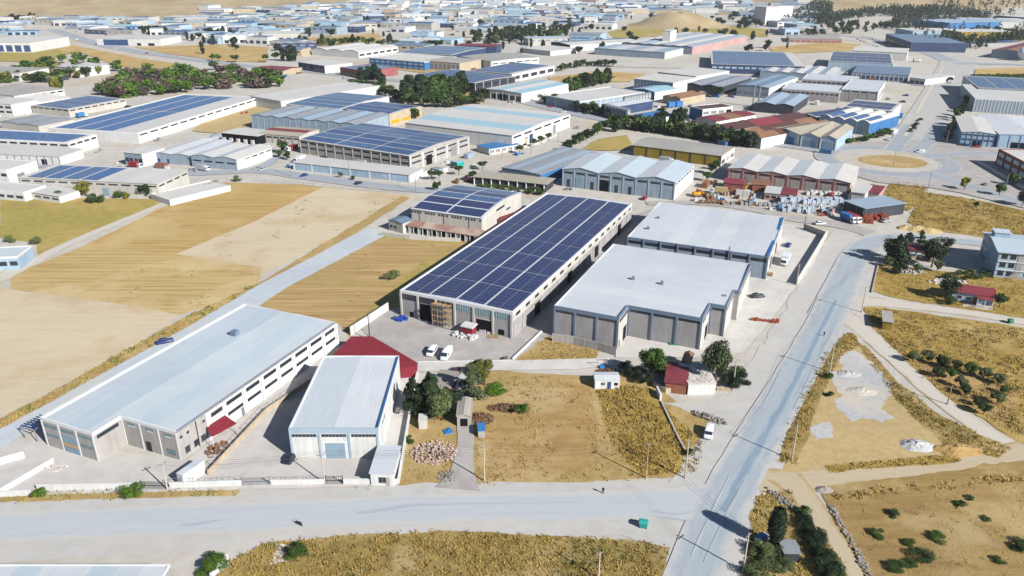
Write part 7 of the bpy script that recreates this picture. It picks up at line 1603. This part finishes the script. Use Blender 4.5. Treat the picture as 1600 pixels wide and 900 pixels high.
tufts('dry_weeds', [[(1180,775),(1232,768),(1262,810),(1340,905),(1165,905),(1172,840)], [(1290,772),(1420,758),(1600,740),(1600,752),(1420,772),(1300,784)]], 1.4, 'tuft_gold', .3, .9, 'dry weeds around the brown track', 1.6, 5, 11, thr=-.2)
tufts('dry_grass', [[(1300,790),(1420,765),(1640,740),(1680,910),(1380,910)]], .7, 'tuft_gold', .15, .4, 'short stubble of the brown field', 1.4, 4, 12, thr=-.1)
tufts('dry_grass', [[(412,438),(290,495),(180,556),(60,624),(-10,664),(-10,676),(20,660),(160,584),(300,507),(402,448)]], 1.8, 'tuft_gold', .2, .5, 'dry verge grass along the pale lane', 1.5, 4, 13, thr=-.3)
tufts('green_weeds', [[(412,438),(290,495),(180,556),(60,624),(-10,664),(-10,676),(20,660),(160,584),(300,507),(402,448)], [(0,770),(70,768),(260,766),(375,764),(370,775),(260,778),(60,784),(0,786)], [(415,762),(475,761),(475,766),(415,767)], [(550,760),(615,760),(612,765),(552,765)]], 1.6, 'tuft_green', .25, .7, 'green weeds along walls and the pale lane', 1.4, 5, 14, thr=.15)
tufts('dry_grass', [[(0,770),(70,768),(260,766),(375,764),(370,775),(260,778),(60,784),(0,786)], [(845,521),(866,529),(935,546),(932,560),(806,564)]], 2.4, 'tuft_gold', .2, .6, 'dry grass at the foot of the white walls', 1.3, 4, 15, thr=-.4)
tufts('dry_grass', [[(1440,300),(1500,308),(1640,338),(1640,380),(1540,370),(1440,356),(1418,348)], [(1392,284),(1450,290),(1438,312),(1420,330),(1372,322)]], 1.0, 'tuft_dark', .3, .8, 'dark tufts of the golden field by the road bend', 2.0, 4, 16, thr=-.05)
tufts('dry_grass', [[(1440,300),(1500,308),(1640,338),(1640,380),(1540,370),(1440,356),(1418,348)], [(1392,284),(1450,290),(1438,312),(1420,330),(1372,322)]], 1.4, 'tuft_gold', .3, .7, 'golden grass of the field by the road bend', 1.8, 4, 19)
tufts('green_weeds', [[(760,755),(1000,742),(1000,750),(760,764)], [(770,600),(790,590),(880,640),(1000,700),(1000,720),(860,660)]], .8, 'tuft_green', .2, .6, 'green weeds on the brown lots', 1.5, 6, 17, thr=.25)
tufts('green_weeds', [[(125,388),(275,399),(405,420),(398,440),(280,488),(175,470),(30,448)], [(470,296),(640,304),(560,350),(410,425),(300,395)], [(447,452),(600,372),(700,380),(620,450),(540,500)]], .12, 'tuft_green', .15, .35, 'scattered green weeds on the stubble fields', 2.4, 7, 18, thr=.35)
# ---------------------------------------------------------------- the far estate, building by building
FROOF = [('roof_warm', 'white'), ('roof_white', 'white'), ('roof_sky', 'pale blue'), ('roof_bluegrey_pale', 'pale blue'), ('roof_cyan', 'pale blue'), ('roof_greyblue', 'slate blue'), ('roof_grey', 'grey'), ('roof_fibre', 'grey'), ('roof_blue', 'bright blue'), ('roof_maroon', 'maroon'), ('roof_beige', 'beige')]
FW = [7, 5, 5, 6, 3, 2.5, 2, 2, 1, .6, .8]
FWALL = ['wall_white', 'wall_white', 'wall_offwhite', 'wall_offwhite', 'wall_greyblue', 'wall_paleblue', 'wall_paleblue', 'wall_navy', 'wall_beige', 'wall_grey']
rnd = random.Random(33); nf = 0
SKIP = [[(940,62),(960,40),(1010,22),(1110,22),(1200,36),(1210,62)], [(470,76),(480,56),(600,48),(610,68),(560,76)], [(560,100),(640,94),(740,108),(700,120)], [(200,100),(215,72),(340,68),(425,74),(420,100)], [(55,98),(60,64),(110,66),(200,86),(300,104)],
        [(690,76),(730,62),(810,48),(900,42),(910,56),(820,72),(740,80)], [(940,112),(960,86),(1135,88),(1120,110)], [(0,128),(0,94),(200,92),(200,125)], [(640,52),(700,44),(700,50),(650,56)], [(60,36),(90,44),(150,64),(212,76),(420,100),(640,124),(640,134),(400,110),(200,86),(130,72),(60,52)]]
SKIP = [[Vector((x, y, 0)) for x, y in s_] for s_ in SKIP]; FP = [[Vector((x, y, 0)) for x, y in f] for f in FOOT]
y = 88.0
placed = []
EST = ([], [], []); SM = ['wall_white', 'wall_greyblue', 'roof_warm', 'roof_sky', 'roof_bluegrey_pale', 'roof_greyblue', 'roof_blue', 'roof_maroon']
while y > 3.5:
    x = rnd.uniform(-60, -20)
    x1 = 1250 if y < 58 else 930
    while x < x1:
        w_px = rnd.uniform(16, 50) * (.6 + y / 110)
        q = Vector((x + w_px / 2, y, 0)); ok = True
        if x < 300 and (y < 33 or y > 56): ok = False
        if x < 430 and y < 15: ok = False
        if x < 560 and y < 9: ok = False
        if any(inside(q, s_) or inside(Vector((x, y, 0)), s_) or inside(Vector((x + w_px, y, 0)), s_) for s_ in SKIP): ok = False
        a = GT(x, y); b_ = GT(x + w_px, y); W = (b_ - a).length; D = rnd.uniform(16, 38); rz = rnd.choice((R(-20), R(-20), R(-12), R(12)))
        ca, sa = math.cos(rz), math.sin(rz); W = min(W / max(.8, ca), 95)
        crn = [Vector((a.x + u * ca - v * sa, a.y + u * sa + v * ca, 0)) for u, v in ((0, 0), (W, 0), (W, D), (0, D), (W / 2, D / 2), (W/2, 0), (W/2, D))]
        if ok and any(inside(c_, f) for c_ in crn for f in FP): ok = False
        if ok and any(inside(c_, f) for c_ in crn for f in placed): ok = False
        if ok and nf >= 298:
            h_ = rnd.uniform(5, 9); z0 = min(terrain_h(c_.x, c_.y) for c_ in crn); k = len(EST[0]); wi = rnd.choice((0, 0, 1)); ri = rnd.choice((2, 2, 2, 3, 3, 4, 4, 5, 6, 7))
            EST[0].extend([(c_.x, c_.y, z0 + zz) for zz in (-1, h_) for c_ in crn[:4]] + [((crn[0].x + crn[3].x) / 2, (crn[0].y + crn[3].y) / 2, z0 + h_ + 1.2), ((crn[1].x + crn[2].x) / 2, (crn[1].y + crn[2].y) / 2, z0 + h_ + 1.2)])
            for q_, mi in (((0, 1, 5, 4), wi), ((1, 2, 6, 9, 5), wi), ((2, 3, 7, 6), wi), ((3, 0, 4, 8, 7), wi), ((4, 5, 9, 8), ri), ((8, 9, 6, 7), ri)): EST[1].append(tuple(k + t for t in q_)); EST[2].append(mi)
            placed.append(crn[:4])
        elif ok:
            i = rnd.choices(range(len(FROOF)), FW)[0]; rm, cn = FROOF[i]; h_ = rnd.uniform(5, 9.5); z0 = min(terrain_h(c_.x, c_.y) for c_ in crn)
            b = Bld.__new__(Bld); b.h, b.W, b.D, b.rz = h_, W, D, rz; b.prof = [(0, 0), (1, 0)]; b.axis = rnd.choice('xy')
            gn = rnd.choice((1, 1, 2, 3)) if rnd.random() < .7 else 0; wl = rnd.choice(FWALL); so = rnd.random() < .16
            lb = cn + '-roofed ' + ('flat', 'gabled', 'twin-gabled', 'triple-gabled')[gn] + ' factory with ' + {'wall_white': 'white', 'wall_offwhite': 'cream', 'wall_greyblue': 'blue-grey', 'wall_paleblue': 'pale blue', 'wall_navy': 'navy', 'wall_beige': 'beige', 'wall_grey': 'grey'}[wl] + (' walls and solar panels' if so else ' walls') + ' in the far estate'
            b.root = empty('far_factory', (a.x, a.y, z0), rz, lb, 'factory', 'factories of the far estate')
            if gn: b.gable(rnd.uniform(.6, 1.6), gn, b.axis)
            b.walls(wl); b.roof(rm, over=.3)
            if so: b.slab('solar_array', .05, .95, .05, .95, rnd.choice(('solar_blue', 'solar_steel')), .3, .07)
            if y > 25:
                n_ = max(2, int(W / 9)); b.bays('f', n_, None, .4, (h_ - 3.2, h_ - 1.5) if rnd.random() < .5 else (.3, 4), rnd.choice(('glass', 'glass', 'wall_navy', 'shutter_grey')), W / n_ * .2)
            placed.append(crn[:4]); nf += 1
        x += w_px * rnd.uniform(1.02, 1.2)
    y -= max(1.1, y * .05)
if EST[0]:
    o = mesh('far_estate', EST[0], EST[1], SM); o.data.polygons.foreach_set('material_index', EST[2]); tag(o, 'mass of small pale roofs at the far edge of the plain', 'buildings', kind='stuff')
for i in range(260):
    x, yy = rnd.uniform(290, 1230), rnd.uniform(10, 86)
    p = GT(x, yy)
    if any(inside(p, f) for f in FP) or any(inside(p, f) for f in placed): continue
    T('far_tree', rnd.choice(('broad', 'broad', 'cypress', 'poplar')), 'leaf_dark', x, yy, rnd.uniform(6, 12), 'dark tree among the far estate roofs', 'trees among the far estate roofs', 1.3, 3, at=p)
# ---------------------------------------------------------------- the air between here and the hills
m, nt_, bs_ = _start('haze_air'); nt_.nodes.remove(bs_)
pv = _n(nt_, 'ShaderNodeVolumePrincipled'); pv.inputs['Color'].default_value = (.86, .92, 1.0, 1); pv.inputs['Density'].default_value = .00006; pv.inputs['Anisotropy'].default_value = .2
nt_.links.new(pv.outputs[0], [n for n in nt_.nodes if n.type == 'OUTPUT_MATERIAL'][0].inputs['Volume'])
hz = MB(); hz.box(0, 6800, -3, 18400, 14800, 330); tag(hz.build('haze', 'haze_air'), kind='stuff')
